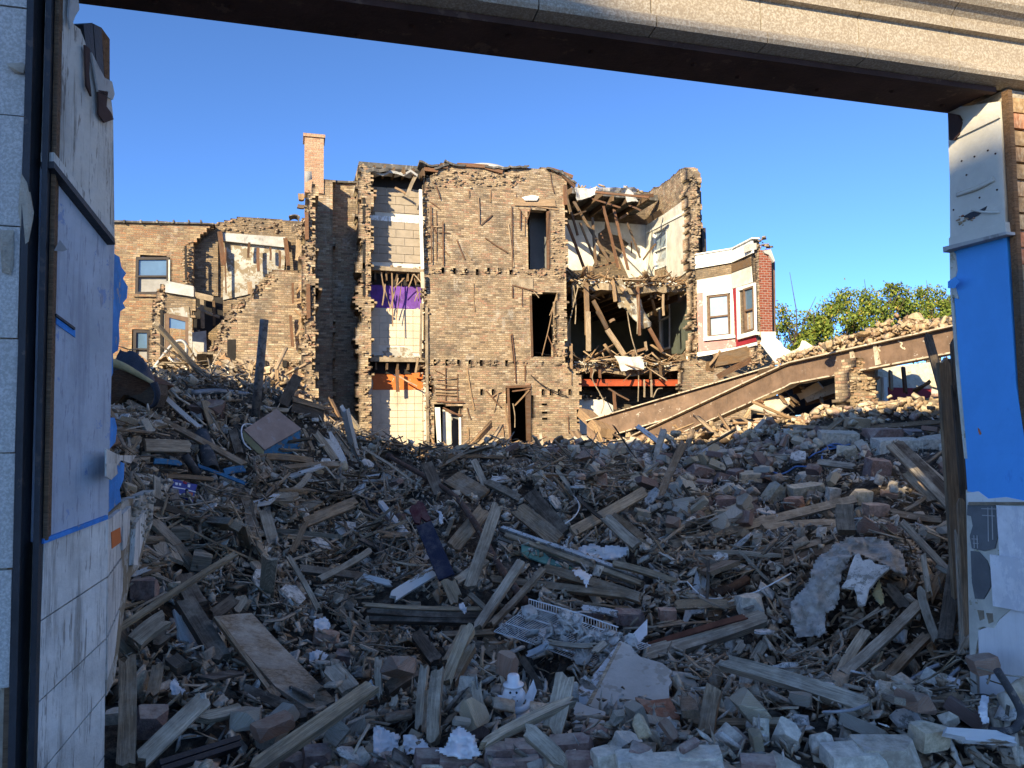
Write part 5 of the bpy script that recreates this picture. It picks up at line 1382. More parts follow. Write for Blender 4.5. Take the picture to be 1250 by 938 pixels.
# ------------------------------------------------------------------ the shop front we look through
YO, YI, ZS, XR = 3.05, 3.40, 3.40, 3.62
F = thing('storefront_facade', 'gutted shop front whose empty window opening frames the whole wreck', 'facade', (1.4, 3.2, 0))
LP0, LP1 = Vector((-0.828, 3.05, 0)), Vector((-0.70, 3.40, 0))
prof = [(0.06, 0.0), (-0.045, 0.012), (-0.055, 0.03), (-0.05, 0.06), (-0.02, 0.085), (0.0, 0.095), (0.0, 0.245), (-0.03, 0.25), (-0.035, 0.285), (-0.012, 0.29), (-0.02, 0.32), (-0.05, 0.35), (-0.075, 0.36), (-0.095, 0.385), (-0.10, 0.41), (-0.085, 0.435), (-0.03, 0.445), (0.0, 0.455), (0.0, 0.50), (0.06, 0.50)]
def molded(x0, x1, name, mat):
    vs, fs = [], []
    n = len(prof)
    for x in (x0, x1):
        for y, z in prof: vs.append((x, YO + y, ZS + z))
    for i in range(n):
        j = (i + 1) % n
        fs.append((i, j, n + j, n + i))
    fs += [tuple(range(n)), tuple(reversed(range(n, 2 * n)))]
    return MB().add(vs, fs).build(name, mat, F)
xs_ = [at(x, y, Y=3.03).x for x, y in ((655, 14), (798, 40), (933, 62), (1053, 70), (1165, 86))]
joints = [-4 + 0.62 * i for i in range(20) if -4 + 0.62 * i < xs_[0] - 0.3] + xs_ + [xs_[-1] + 0.6, xs_[-1] + 1.2, xs_[-1] + 1.8, xs_[-1] + 2.4]
for i, (a, b) in enumerate(zip(joints, joints[1:])):
    if b < -1.6: continue
    molded(a + 0.003, b - 0.003, 'stone_block', M['terra'])
    MB().span(a + 0.003 + 0.15, b - 0.003 + 0.15, YO + 0.004, YO + 0.06, ZS + 0.506, ZS + 1.1).build('stone_block', M['terra'], F)
MB().span(-5, 7, YO + 0.062, YO + 0.09, ZS + 0.02, ZS + 1.08).build('mortar_bed', M['mortar'], F)
MB().span(-0.95, XR - 0.004, YO + 0.065, YI, ZS - 0.012, ZS + 0.015).build('soffit_plate', M['soffit'], F)
MB().span(-0.95, XR - 0.004, YO + 0.03, YO + 0.062, ZS - 0.03, ZS - 0.002).build('soffit_angle', M['soffit'], F)
MB().span(-0.95, XR + 0.05, YI - 0.03, YI + 0.01, ZS + 0.016, ZS + 0.30).build('lintel_web', M['soffit'], F)
for i in range(11):
    x = -0.6 + i * 0.4 + RNG.uniform(-0.1, 0.1)
    MB().lathe((x, YO + 0.12 + 0.2 * RNG.random(), ZS - 0.013), [(0.0, -0.012), (0.012, -0.01), (0.014, 0.0)], 8).build('bolt_head', M['soffit'], F)
MB().span(-15.5, 4.7, YO + 0.10, YI - 0.035, ZS + 0.02, 7.45).build('upper_wall', M['wall_red'], F)
MB().span(-1.6, 4.6, YI - 0.033, YI + 0.0, ZS + 0.32, 7.42).build('bounce_plaster', M['plaster'], F)  # unseen pale plaster added to bounce light back onto the heap
MB().span(-16, -1.62, YO + 0.10, YI - 0.035, 0, ZS + 0.01).build('side_wall', M['wall_red'], F)
MB().span(4.25, 4.7, YO + 0.10, YI - 0.035, 0, ZS + 0.01).build('side_wall', M['wall_red'], F)
# pale stone pier with its black steel channel
xc0, xc1 = at(27, 500, Y=3.0).x, at(56, 500, Y=3.0).x
zj = at(22, 414, Y=3.0).z
for j in range(-3, 8):
    z = zj + j * 0.392
    if z < 0: continue
    bl = MB()
    hh = 0.388
    bl.span(-1.62, xc0 - 0.012, 2.98 + RNG.uniform(-0.004, 0.004), 3.30, z + 0.002, z + hh, 0.002).build('stone_block', M['terra_pale'], F)
MB().span(-1.60, xc0 - 0.03, 3.0, 3.28, 0, 3.38).build('mortar_bed', M['mortar'], F)
for (px_, py_, w_, h_) in ((22, 83, 0.07, 0.05), (33, 250, 0.05, 0.3), (10, 300, 0.06, 0.2)):
    c = at(px_, py_, Y=2.975)
    v, f_ = lump(w_, 0.03, h_, 14)
    MB().add([Vector(p) + c for p in v], f_, v).build('mortar_patch', M['mortar'], F)
ch = MB()
ch.span(xc0, xc1, 3.10, 3.125, 0, 3.38)
ch.build('steel_channel', M['steel_black'], F)
MB().span(xc0 - 0.008, xc0 + 0.014, 2.97, 3.098, 0, 3.38).build('channel_flange', M['steel_black'], F)
MB().span(xc1 - 0.03, xc1 - 0.012, 3.0, 3.098, 0, 3.38).build('channel_flange', M['steel_black'], F)
MB().span(xc1 - 0.010, xc1 + 0.004, 3.03, 3.098, 1.25, 3.38, 0.002).build('trim_strip', M['trim_wood'], F)
MB().span(xc0 - 0.028, xc0 - 0.012, 2.985, 3.09, 0, 3.38).build('trim_strip', M['trim_wood'], F)
c = at(44, 214, Y=2.96)
MB().span(c.x - 0.035, c.x + 0.03, 3.094, 3.0985, c.z - 0.006, c.z + 0.006).build('red_mark', M['red_paint'], F)
# left reveal: boards and tile
PL_ = plane((LP1.x, LP1.y), (LP0.x - LP1.x, LP0.y - LP1.y))
if PL_[2].x < 0: PL_ = (PL_[0], PL_[1], -PL_[2])
panel('upper_board', M['ply_white'], F, PL_, [(73, -60), (80, -30), (84, 8), (90, 30), (98, 36), (104, 52), (108, 72), (116, 92), (124, 104), (134, 108), (138, 140), (140, 292), (66, 194)], 0.0, 0.05)
for pts, m_ in (([(102, 30), (113, 28), (118, 95), (108, 90)], 'steel_black'), ([(114, 29), (124, 34), (128, 110), (119, 95)], 'steel_black'), ([(124, 34), (134, 48), (134, 100), (129, 112)], 'trim_wood')):
    panel('wood_stub', M[m_], F, PL_, pts, -0.055, 0.08)
for pts, m_ in (([(104, 55), (110, 60), (109, 90), (112, 118), (106, 105)], 'soffit'), ([(112, 64), (122, 84), (128, 95), (137, 100), (140, 115), (138, 122), (130, 118), (120, 112)], 'felt_pale'), ([(120, 110), (132, 112), (130, 130), (136, 138), (139, 146), (128, 150), (121, 140)], 'soffit'), ([(86, -8), (96, 0), (97, 12), (92, 20), (86, 36), (84, 20)], 'felt_pale')):
    panel('torn_paper', M[m_], F, PL_, pts, 0.02, 0.008)
panel('cap_moulding', M['ply_white'], F, PL_, [(66, 186), (139, 280), (140, 293), (66, 198)], 0.025, 0.05)
panel('metal_edge', M['steel_black'], F, PL_, [(66, 197), (140, 291), (141, 299), (66, 205)], 0.035, 0.05)
panel('blue_board', M['blue_worn'], F, PL_, [(65, 203), (140, 296), (132, 632), (54, 662)], 0.0, 0.05)
panel('slot_shade', M['blue_torn'], F, PL_, [(69, 383), (92, 400), (92, 412), (69, 396)], 0.004, 0.003)  # slot drawn flat: darker blue and a black strip imitate its shade
panel('slot_shade', M['steel_black'], F, PL_, [(69, 383), (92, 400), (92, 403), (69, 386)], 0.012, 0.012)
panel('metal_edge', M['blue_torn'], F, PL_, [(54, 658), (132, 629), (132, 634), (54, 664)], 0.012, 0.03)
for pts in ([(54, 664), (132, 634), (130.5, 704), (50, 757)], [(50, 759), (130.5, 706), (129.3, 779), (47.5, 856)], [(47.5, 858), (129.2, 781), (128.3, 847), (45, 948)], [(45, 950), (128.3, 849), (127.3, 922), (42, 1050)], [(42, 1052), (127.2, 924), (126, 1000), (38, 1160)]):
    panel('wall_tile', M['tile_white'], F, PL_, pts, 0.0, 0.02)
panel('tile_backing', M['mortar'], F, PL_, [(54, 664), (131, 634), (125, 1000), (36, 1160)], -0.022, 0.05)
c0, c1, c2 = at(66, 312, Y=3.1), at(72, 302, Y=3.1), at(82, 303, Y=3.12)
MB().slab([at(66, 306, pl=(LP1 + PL_[2] * 0.03, PL_[2])), at(73, 293, pl=(LP1 + PL_[2] * 0.05, PL_[2])), at(82, 305, pl=(LP1 + PL_[2] * 0.02, PL_[2])), at(76, 307, pl=(LP1 + PL_[2] * 0.02, PL_[2]))], (0, 0.003, 0)).build('glass_shard', M['glass_pale'], F)
# the same wall carries on into the lot, torn
PL2 = plane((-0.70, 3.4), (0, -1))
if PL2[2].x < 0: PL2 = (PL2[0], PL2[1], -PL2[2])
for pts in ([(136, 308), (146, 314), (148, 326), (154, 334), (150, 340), (156, 350), (155, 364), (150, 370), (153, 376), (147, 380), (145, 398), (146, 415), (144, 428), (138, 432), (138, 455), (133, 470), (133, 400)],
            [(131, 512), (140, 510), (143, 522), (141, 540), (134, 548), (130, 545)], [(129, 562), (140, 560), (152, 566), (151, 585), (146, 598), (148, 612), (140, 622), (129, 632)]):
    panel('torn_blue_board', M['blue_torn'], F, PL2, pts, -0.03, 0.03)
panel('torn_paper', M['ply_white'], F, PL2, [(130, 548), (146, 556), (166, 556), (160, 566), (148, 562), (140, 572), (130, 566)], 0.02, 0.006)
panel('torn_paper', M['ply_white'], F, PL2, [(130, 566), (142, 566), (144, 578), (136, 586), (130, 582)], 0.03, 0.006)
for pts in ([(131.5, 636), (148, 622), (150, 640), (146, 660), (148, 680), (131, 704)], [(150, 628), (160, 618), (158, 650), (154, 668), (150, 672)], [(131, 707), (149, 682), (150, 720), (146, 740), (131, 776)], [(166, 640), (180, 620), (176, 655), (168, 690), (163, 690)], [(131, 780), (146, 745), (140, 800), (131, 830)]):
    panel('wall_tile', M['tile_white'], F, PL2, pts, 0.0, 0.02)
panel('broken_plaster', M['plaster_dirty'], F, PL2, [(130, 630), (150, 612), (172, 606), (189, 598), (186, 640), (177, 664), (169, 694), (160, 704), (152, 744), (140, 830), (130, 850)], -0.022, 0.06)
ragged('broken_plaster', M['mortar'], F, PL2, [(150, 612), (172, 606), (189, 598), (186, 640), (177, 664), (165, 650)], 110, 0.05, 0.9, 0.22)
panel('painted_patch', M['orange'], F, PL2, [(136, 650), (147, 644), (148, 662), (137, 670)], 0.003, 0.002)
# right reveal
PRv = plane((XR, 3.4), (0, -1))
if PRv[2].x > 0: PRv = (PRv[0], PRv[1], -PRv[2])
zn = lambda *p: q('n', *p)
zo = lambda *p: q('o', *p)
panel('sheet_metal', M['panel_cream'], F, PRv, zn((34, 60), (322, 20), (335, 140), (352, 480), (362, 790), (46, 862), (44, 470), (36, 260)), 0.0, 0.05)
panel('sheet_metal', M['panel_cream'], F, PRv, zn((70, 235), (300, 125), (326, 112), (326, 60), (100, 135)), 0.012, 0.01)
panel('rusted_gusset', M['soffit'], F, PRv, zn((32, 84), (88, 96), (112, 140), (96, 210), (66, 240), (40, 240)), 0.02, 0.02)
panel('torn_hole_shade', M['steel_black'], F, PRv, zn((120, 678), (160, 655), (215, 640), (256, 618), (246, 640), (205, 672), (150, 700), (138, 690)), 0.004, 0.003)  # black patch laid on the sheet as the hole's shade
ragged('torn_hole_bits', M['old_brick_face'], F, PRv, zn((82, 670), (130, 668), (200, 680), (140, 730), (90, 735)), 26, 0.01, 0.4, 0.16)
for a, b, w in (((88, 556), (300, 468), 0.022), ((90, 540), (295, 455), 0.012), ((170, 640), (330, 655), 0.012)):
    MB().tube(smooth_path([at(*q('n', *a), pl=(PRv[0] + PRv[2] * 0.002, PRv[2])), at(*q('n', (a[0] + b[0]) / 2, (a[1] + b[1]) / 2 + 6), pl=(PRv[0] + PRv[2] * 0.010, PRv[2])), at(*q('n', *b), pl=(PRv[0] + PRv[2] * 0.002, PRv[2]))]), w / 2, 8).build('dented_ridge', M['panel_cream'], F, True)
for x, y in ((186, 335), (262, 300), (306, 318), (140, 440), (112, 360), (315, 525), (215, 570), (66, 640)):
    c = at(*q('n', x, y), pl=(PRv[0] + PRv[2] * 0.001, PRv[2]))
    MB().lathe(c, [(0.0, 0.004), (0.005, 0.003), (0.006, 0.0)], 7, PRv[2]).build('rivet', M['soffit'], F)
panel('panel_foot', M['panel_cream'], F, PRv, zn((38, 800), (358, 708), (364, 764), (40, 846)), 0.03, 0.05)
panel('metal_lip', M['felt_pale'], F, PRv, zn((4, 852), (366, 764), (368, 780), (40, 866), (6, 884)), 0.06, 0.06)
panel('painted_board', M['blue'], F, PRv, zn((42, 862), (368, 780)) + [(1240, 470), (1262, 616), (1236, 611), (1226, 608), (1214, 610), (1204, 609), (1192, 602), (1181, 600), (1172, 470), (1163, 330)], 0.0, 0.05)
panel('peeled_edge', M['cream_old'], F, PRv, [(1159, 304), (1166, 310), (1168, 330), (1164, 345), (1170, 365), (1162, 363), (1164, 380), (1172, 470), (1180, 560), (1177, 560), (1168, 470), (1160, 360)], 0.006, 0.02)
panel('peeling_flake', M['blue'], F, PRv, q('0', (1157, 344), (1166, 338), (1171, 344), (1165, 352), (1157, 352)), 0.05, 0.006)
c = at(*q('o', 215, 222), pl=(PRv[0] + PRv[2] * 0.002, PRv[2]))
panel('paint_chip', M['orange'], F, PRv, zo((203, 198), (212, 206), (224, 232), (216, 242), (208, 225)), 0.003, 0.002)
panel('plaster_base', M['cream_old'], F, PRv, [(1179, 598), (1192, 600), (1204, 608), (1214, 609), (1226, 607), (1262, 615), (1270, 760), (1215, 752), (1205, 764), (1196, 768), (1190, 800), (1196, 900), (1186, 900)], -0.004, 0.05)
panel('peeled_edge', M['white_paint'], F, PRv, [(1180, 602), (1194, 600), (1206, 609), (1216, 608), (1228, 607), (1262, 614), (1262, 619), (1226, 613), (1181, 614)], 0.004, 0.01)
panel('wood_strip', M['ledge'], F, PRv, [(1182, 613), (1250, 613), (1250, 616.5), (1182, 617)], 0.012, 0.012)
panel('tile_mortar', M['tile_glue'], F, PRv, zo((145, 640), (300, 640), (318, 700), (322, 800), (300, 890), (240, 905), (170, 890), (158, 820), (175, 760), (165, 705), (142, 700)), 0.004, 0.008)
panel('tile_mortar', M['tile_glue'], F, PRv, q('h', (978, 220), (1020, 225), (1060, 270), (1082, 330), (1080, 400), (1045, 465), (1000, 462), (985, 380)), 0.004, 0.008)
for x0, y0, x1, y1 in ((170, 835, 205, 837), (178, 860, 208, 862), (182, 815, 184, 888), (200, 815, 203, 890), (262, 655, 265, 850), (285, 650, 290, 840), (230, 700, 300, 704), (225, 662, 310, 664)):
    MB().plank(at(*q('o', x0, y0), pl=(PRv[0] + PRv[2] * 0.0085, PRv[2])), at(*q('o', x1, y1), pl=(PRv[0] + PRv[2] * 0.0085, PRv[2])), 0.004, 0.002, up=PRv[2]).build('grout_line', M['felt_pale'], F)
panel('wall_tile', M['tile_marble'], F, PRv, [(1216, 617), (1270, 619), (1270, 692), (1220, 680)], 0.010, 0.012)
panel('wall_tile', M['tile_marble'], F, PRv, [(1208, 677), (1270, 686), (1275, 752), (1212, 740)], 0.022, 0.010)
panel('lower_board', M['board_pale'], F, PRv, [(1194, 770), (1204, 766), (1216, 754), (1236, 743), (1280, 752), (1300, 980), (1200, 980), (1197, 880)], 0.002, 0.03)
panel('cream_flake', M['cream_old'], F, PRv, q('h', (1000, 470), (1045, 470), (1085, 415), (1095, 480), (1185, 515), (1120, 570), (1095, 612), (1040, 605), (1010, 615)), 0.008, 0.006)
for c_ in ((1030, 545), (1075, 560)):
    panel('glue_spot', M['ledge'], F, PRv, q('h', (c_[0] - 18, c_[1] - 25), (c_[0] + 14, c_[1] - 22), (c_[0] + 18, c_[1] + 20), (c_[0] - 5, c_[1] + 30)), 0.011, 0.003)
MB().span(XR + 0.004, XR + 0.03, 3.02, 3.06, 0.0, ZS - 0.04, 0.001).build('corner_trim', M['trim_wood'], F)
MB().span(XR + 0.03, XR + 0.05, 3.035, 3.06, 0.0, ZS - 0.05, 0.001).build('corner_trim', M['steel_black'], F)
z, row = 0.35, 0
bme = [MB().add(*((lambda vf: (vf[0], vf[1], vf[0]))(chipped_box(0.205, 0.10, 0.078, 0.14, cut=0.12)))).mesh('brick') for _ in range(5)]
while z < ZS - 0.05:
    x = XR + 0.055 - (0.11 if row % 2 else 0.0)
    while x < 4.2:
        xa, xb = max(x, XR + 0.055), min(x + 0.205, 4.22)
        if xb - xa > 0.04:
            o = link('brick', RNG.choice(bme), M['old_brick_face'], F)
            o.location = Vector(((xa + xb) / 2, 3.105 + RNG.uniform(-0.01, 0.008), z + 0.039)) - wloc(F)
            o.scale.x = (xb - xa) / 0.205
            o.rotation_euler.z = RNG.uniform(-0.02, 0.02)
        x += 0.22
    z += 0.091; row += 1
MB().span(XR + 0.052, 4.24, 3.075, 3.3, 0, ZS - 0.01).build('mortar_bed', M['mortar'], F)
MB().span(3.80, 4.3, 2.985, 3.04, 2.95, ZS - 0.035, 0.004).build('stone_block', M['terra'], F)

# unseen white house, added so its sunlit flank bounces light into the heap
nh = thing('light_bounce_house', 'unseen white brick house added to bounce sunlight into the heap', 'building', (12, 6, 0))
box_obj('wall', 'bounce_white', nh, 9.3, 17.0, 3.3, 8.3, -0.7, 14.5)
box_obj('coping', 'concrete', nh, 9.2, 17.1, 3.2, 8.4, 14.503, 14.65)
for i in range(3):
    for j in range(2):
        w_ = MB().span(9.25, 9.36, 4.3 + j * 2.3, 5.2 + j * 2.3, 1.4 + i * 3.3, 3.0 + i * 3.3).build('window_frame', M['frame_brown'], nh)
        MB().span(9.235, 9.25, 4.4 + j * 2.3, 5.1 + j * 2.3, 1.5 + i * 3.3, 2.9 + i * 3.3).build('pane', M['glass_dark'], w_)
# the row across the street, its unseen roofline shaped to shade the lower shop front
O = thing('street_building', 'brick row building across the street with a stepped parapet', 'building', (-16, -18, 0))
pf = [(-26.09, 0), (-26.09, 17.23), (-23.09, 17.23), (-19.09, 15.93), (-17.09, 14.83), (-15.27, 14.75), (-15.22, 13.83), (-13.69, 13.63), (-13.69, 0)]
MB().slab([(x, -17, z) for x, z in pf], (0, -0.45, 0)).build('front_wall', M['wall_red'], O)
box_obj('body', 'wall_red', O, pf[0][0] + 0.2, pf[-1][0] - 0.2, -26.0, -17.46, -0.5, 12.3)
wf = MB().span(-0.6, 0.6, -0.06, 0.02, -0.95, 0.95).mesh('window_frame')
wp = MB().span(-0.5, 0.5, 0.025, 0.035, -0.85, 0.85).mesh('pane')
for fl in range(4):
    for i in range(4):
        w_ = link('window_frame', wf, M['white_paint'], O)
        w_.location = Vector((-24.2 + i * 2.6, -16.98, 2.2 + fl * 3.4)) - wloc(O)
        g_ = link('pane', wp, M['glass_blue'])
        g_.parent = w_

# ------------------------------------------------------------------ loose rubble: the largest pieces are things, the rest is joined
C_TAN = [(0.60, 0.47, 0.31), (0.66, 0.55, 0.39), (0.50, 0.38, 0.24)]
C_GREY = [(0.60, 0.52, 0.41), (0.66, 0.60, 0.50), (0.47, 0.40, 0.31)]
C_PURP = [(0.26, 0.165, 0.14), (0.34, 0.225, 0.19), (0.19, 0.125, 0.11)]
C_RED = [(0.48, 0.28, 0.195), (0.54, 0.34, 0.245), (0.40, 0.22, 0.155)]
M['rb_tan'] = m_stone('tan_rubble_brick', C_TAN, 0.5, (0.44, 0.41, 0.36), 0.45, 20)
M['rb_grey'] = m_stone('grey_rubble_brick', C_GREY, 0.5, (0.48, 0.46, 0.42), 0.45, 20)
M['rb_purple'] = m_stone('purple_rubble_brick', C_PURP, 0.35, (0.34, 0.31, 0.29), 0.40, 20)
M['rb_red'] = m_stone('red_rubble_brick', C_RED, 0.5, (0.42, 0.37, 0.32), 0.40, 20)
M['rb_mix'] = m_stone('mixed_rubble_brick', C_TAN + C_GREY + C_PURP + C_TAN + C_RED[:2] + C_GREY, 0.5, (0.42, 0.40, 0.36), 0.5, 20)
M['chip_mix'] = m_stone('mixed_chips', [(0.64, 0.55, 0.43), (0.20, 0.13, 0.085), (0.70, 0.63, 0.52), (0.42, 0.29, 0.18), (0.10, 0.078, 0.06), (0.76, 0.72, 0.65), (0.56, 0.44, 0.31), (0.26, 0.18, 0.12)], 0.3, (0.4, 0.38, 0.34), 0.3, 30)
W_GREY = [(0.45, 0.37, 0.275), (0.58, 0.49, 0.375), (0.31, 0.25, 0.18)]
W_BROWN = [(0.34, 0.225, 0.135), (0.43, 0.30, 0.19), (0.23, 0.15, 0.09)]
W_DARK = [(0.11, 0.085, 0.065), (0.17, 0.13, 0.098), (0.07, 0.056, 0.046)]
W_PALE = [(0.50, 0.37, 0.24), (0.44, 0.32, 0.20), (0.58, 0.46, 0.32)]
M['w_grey'] = m_wood('grey_weathered_wood', W_GREY, dust=0.45)
M['w_brown'] = m_wood('brown_old_wood', W_BROWN, dust=0.35)
M['w_dark'] = m_wood('charred_dark_wood', W_DARK, dust=0.3)
M['w_pale'] = m_wood('pale_raw_wood', W_PALE, dust=0.25)
M['w_white'] = m_wood('white_painted_wood', W_BROWN, paint=(0.60, 0.60, 0.58), paint_amt=0.75, dust=0.15)
M['w_mix'] = m_wood('mixed_splinters', W_GREY + W_BROWN + W_DARK[:2] + W_PALE[:2] + W_GREY + W_BROWN[:1], dust=0.4)
M['plast'] = m_plain('plaster_lump', (0.70, 0.66, 0.60), 0.95, 0.1, 0.3, 9.0, chip=(0.33, 0.31, 0.27), chip_amt=0.3, bump=0.012)
M['paper'] = m_plain('white_sheeting', (0.78, 0.77, 0.75), 0.6, 0.3, 0.15, 6.0, bump=0.004)
ft, fz = [], []
for _ in range(6):
    a = [(math.cos(t_) * RNG.uniform(0.6, 1.1), math.sin(t_) * RNG.uniform(0.5, 1.0)) for t_ in np.linspace(0, 5.6, 7)]
    s_ = RNG.uniform(0.06, 0.13)
    vs = [(x * s_, y * s_, RNG.uniform(-0.006, 0.006)) for x, y in a] + [(x * s_, y * s_, 0.014 + RNG.uniform(-0.006, 0.006)) for x, y in a]
    n7 = len(a)
    ft.append((vs, [tuple(range(n7))[::-1], tuple(range(n7, 2 * n7))] + [(i, (i + 1) % n7, n7 + (i + 1) % n7, n7 + i) for i in range(n7)])); fz.append(2 * s_)
ct = [lump(0.08, 0.055, 0.02, 8) for _ in range(4)] + [lump(0.15, 0.028, 0.016, 8) for _ in range(6)] + [chipped_box(0.09, 0.06, 0.012, 0.4) for _ in range(3)] + [lump(0.04, 0.035, 0.03, 7) for _ in range(3)]
HERO_SEG, HERO_POLY = [], []
# ------------------------------------------------------------------ the pieces one can single out in the wreckage
def near(px, py, lift=0.0):
    """Point on the heap under a pixel, drawn `lift` metres towards the eye along the sight line."""
    p = surf(px, py)
    d = (EYE - p)
    return p + d.normalized() * lift
def facing_up(p, k=0.55):
    return (surfn(p) * (1 - k) + (EYE - p).normalized() * k).normalized()
def board(name, label, cat, a, b, wpx, t, mat, la=0.10, lb=0.10, jag=0.06, k=0.55, group=None, st=5, nw=4, warp=0.012, parts=None):
    HERO_SEG.append((a[0], a[1], b[0], b[1], wpx / 2))
    p0, p1 = near(*a, la), near(*b, lb)
    d0, d1 = depth(p0), depth(p1)
    lim = 0.8 * math.hypot(a[0] - b[0], a[1] - b[1]) / FPX * min(d0, d1)
    if abs(d1 - d0) > lim:
        if d1 > d0: p1 = at(*b, d=d0 + lim)
        else: p0 = at(*a, d=d1 + lim)
    mid = (p0 + p1) / 2
    w = wpx / FPX * depth(mid)
    up = facing_up(mid, k)
    base = (p0 + p1) / 2
    if parts is None:
        mb = MB().plank(p0, p1, w, t, up=up, jag=jag, st=st, nw=nw, warp=warp)
        o = mb.build(name, M[mat])
        return tag(o, label, cat, group)
    th_ = thing(name, label, cat, tuple(base), group)
    ax = (p1 - p0).normalized()
    yv = up.cross(ax).normalized()
    n_v = ax.cross(yv)
    L = (p1 - p0).length
    for nm, mt, f0, f1, off_w, ww, tt, off_t in parts:
        c0 = p0 + ax * L * f0 + yv * off_w * w + n_v * off_t
        c1 = p0 + ax * L * f1 + yv * off_w * w + n_v * off_t
        MB().plank(c0, c1, w * ww, tt, up=up, jag=jag if f0 == 0 or f1 == 1 else 0.0, st=st, nw=nw, warp=0.0).build(nm, M[mt], th_)
    return th_
def hpipe(name, label, cat, pts, rpx, mat, lifts=0.12, n=10, hollow=0.0, smooth=True, group=None):
    if not isinstance(lifts, (list, tuple)): lifts = [lifts] * len(pts)
    for a_, b_ in zip(pts, pts[1:]): HERO_SEG.append((*a_, *b_, rpx))
    P = [near(x, y, l) for (x, y), l in zip(pts, lifts)]
    r = rpx / FPX * depth(sum(P, Vector((0, 0, 0))) / len(P))
    mb = MB().tube(smooth_path(P) if smooth and len(P) > 2 else P, r, n, hollow=hollow)
    o = mb.build(name, M[mat], None, True)
    return tag(o, label, cat, group)
def block(name, label, cat, px, py, wpx, hpx, dpx, mat, lift=0.05, yaw=0.0, tilt=(0, 0), chip=0.15, kind='box', group=None, seed=None):
    HERO_SEG.append((px - wpx * 0.3, py, px + wpx * 0.3, py, hpx * 0.5))
    p = near(px, py, lift)
    s_ = depth(p) / FPX
    R_ = random.Random(seed if seed is not None else int(px * 7 + py))
    v, f_ = chipped_box(wpx * s_, dpx * s_, hpx * s_, chip, R_, 0.25) if kind == 'box' else lump(wpx * s_, dpx * s_, hpx * s_, 20, R_)
    me_ = MB().add(v, f_, [(a + px, b, c) for a, b, c in v]).mesh(name)
    o = link(name, me_, M[mat])
    fw2 = Vector((FW.x, FW.y, 0)).normalized()
    base = math.atan2(fw2.y, fw2.x) - math.pi / 2
    o.rotation_euler = (tilt[0], tilt[1], base + yaw)
    o.location = p
    return tag(o, label, cat, group)
def quad_slab(name, label, cat, poly, mat, lift=0.12, thick=0.02, flat=None, group=None, parent=None):
    """A stiff sheet with an outline, lying on the heap."""
    HERO_POLY.append(poly)
    P = [near(x, y, lift) for x, y in poly]
    c = sum(P, Vector((0, 0, 0))) / len(P)
    A_ = np.array([list(p - c) for p in P])
    n = Vector(np.linalg.svd(A_)[2][2])
    n = (n + facing_up(c, 0.5) * (1 if n.dot(EYE - c) > 0 else -1)) if flat is None else Vector(flat)
    if n.dot(EYE - c) < 0: n = -n
    n.normalize()
    Q = []
    for (x, y) in poly:
        Q.append(at(x, y, pl=(c, n)))
    o = MB().slab(Q, -n * thick).build(name, M[mat], parent)
    if label: tag(o, label, cat, group)
    return o, Q, n
def drape(name, label, cat, poly, mat, lift=0.06, thick=0.05, amp=0.03, fr=9.0, step=4.0, seed=0.0, smooth=True, group=None, fold=0.0):
    """A limp sheet following the heap inside an outline in the photograph."""
    HERO_POLY.append(poly)
    xs0, xs1 = min(p[0] for p in poly), max(p[0] for p in poly)
    ys0, ys1 = min(p[1] for p in poly), max(p[1] for p in poly)
    nx, ny = int((xs1 - xs0) / step) + 2, int((ys1 - ys0) / step) + 2
    gx_, gy_ = np.meshgrid(xs0 + np.arange(nx) * step, ys0 + np.arange(ny) * step)
    ins = inpoly(poly, gx_, gy_)
    idx, vs = {}, []
    pts3 = {}
    c0 = near((xs0 + xs1) / 2, (ys0 + ys1) / 2, lift)
    for j in range(ny):
        for i in range(nx):
            if ins[j, i]:
                x, y = gx_[j, i] + RNG.uniform(-0.3, 0.3) * step, gy_[j, i] + RNG.uniform(-0.3, 0.3) * step
                p = near(x, y, lift)
                q_ = at(x, y, pl=(c0, facing_up(c0, 0.6)))
                p = p * 0.4 + q_ * 0.6
                h = mnoise.fractal(Vector((p.x * fr + seed, p.y * fr, p.z * fr)), 0.7, 2.1, 4) * amp
                h += fold * math.sin((p.x * 1.3 + p.z * 2.1) * fr * 1.2 + seed)
                dirv = (EYE - p).normalized()
                pts3[(j, i)] = (p + dirv * h, p - dirv * thick)
    if not pts3: return None
    keys = list(pts3)
    for k_ in keys: idx[k_] = len(vs); vs.append(pts3[k_][0])
    nf = len(vs)
    for k_ in keys: vs.append(pts3[k_][1])
    fs, ed = [], {}
    for (j, i) in keys:
        a, b, c, d = (j, i), (j, i + 1), (j + 1, i + 1), (j + 1, i)
        if b in idx and c in idx and d in idx:
            qd = (idx[a], idx[b], idx[c], idx[d])
            fs.append(qd); fs.append(tuple(nf + x for x in reversed(qd)))
            for e in zip(qd, qd[1:] + qd[:1]): ed[e] = 1
    for (a, b) in list(ed):
        if (b, a) not in ed: fs.append((b, a, a + nf, b + nf))
    used = sorted({i for f_ in fs for i in f_})
    mp = {u: n for n, u in enumerate(used)}
    o = MB().add([vs[u] for u in used], [tuple(mp[i] for i in f_) for f_ in fs]).build(name, M[mat], None, smooth)
    return tag(o, label, cat, group)
M['rust_pipe'] = m_plain('rusty_pipe_steel', (0.115, 0.060, 0.038), 0.75, 0.3, 0.4, 9.0, chip=(0.17, 0.13, 0.105), chip_amt=0.2)
M['dark_pipe'] = m_plain('dark_iron_pipe', (0.055, 0.055, 0.058), 0.65, 0.4, 0.4, 8.0, chip=(0.16, 0.14, 0.12), chip_amt=0.2)
M['grey_iron'] = m_plain('dusty_grey_iron', (0.20, 0.185, 0.17), 0.75, 0.3, 0.4, 8.0, chip=(0.09, 0.08, 0.075), chip_amt=0.3)
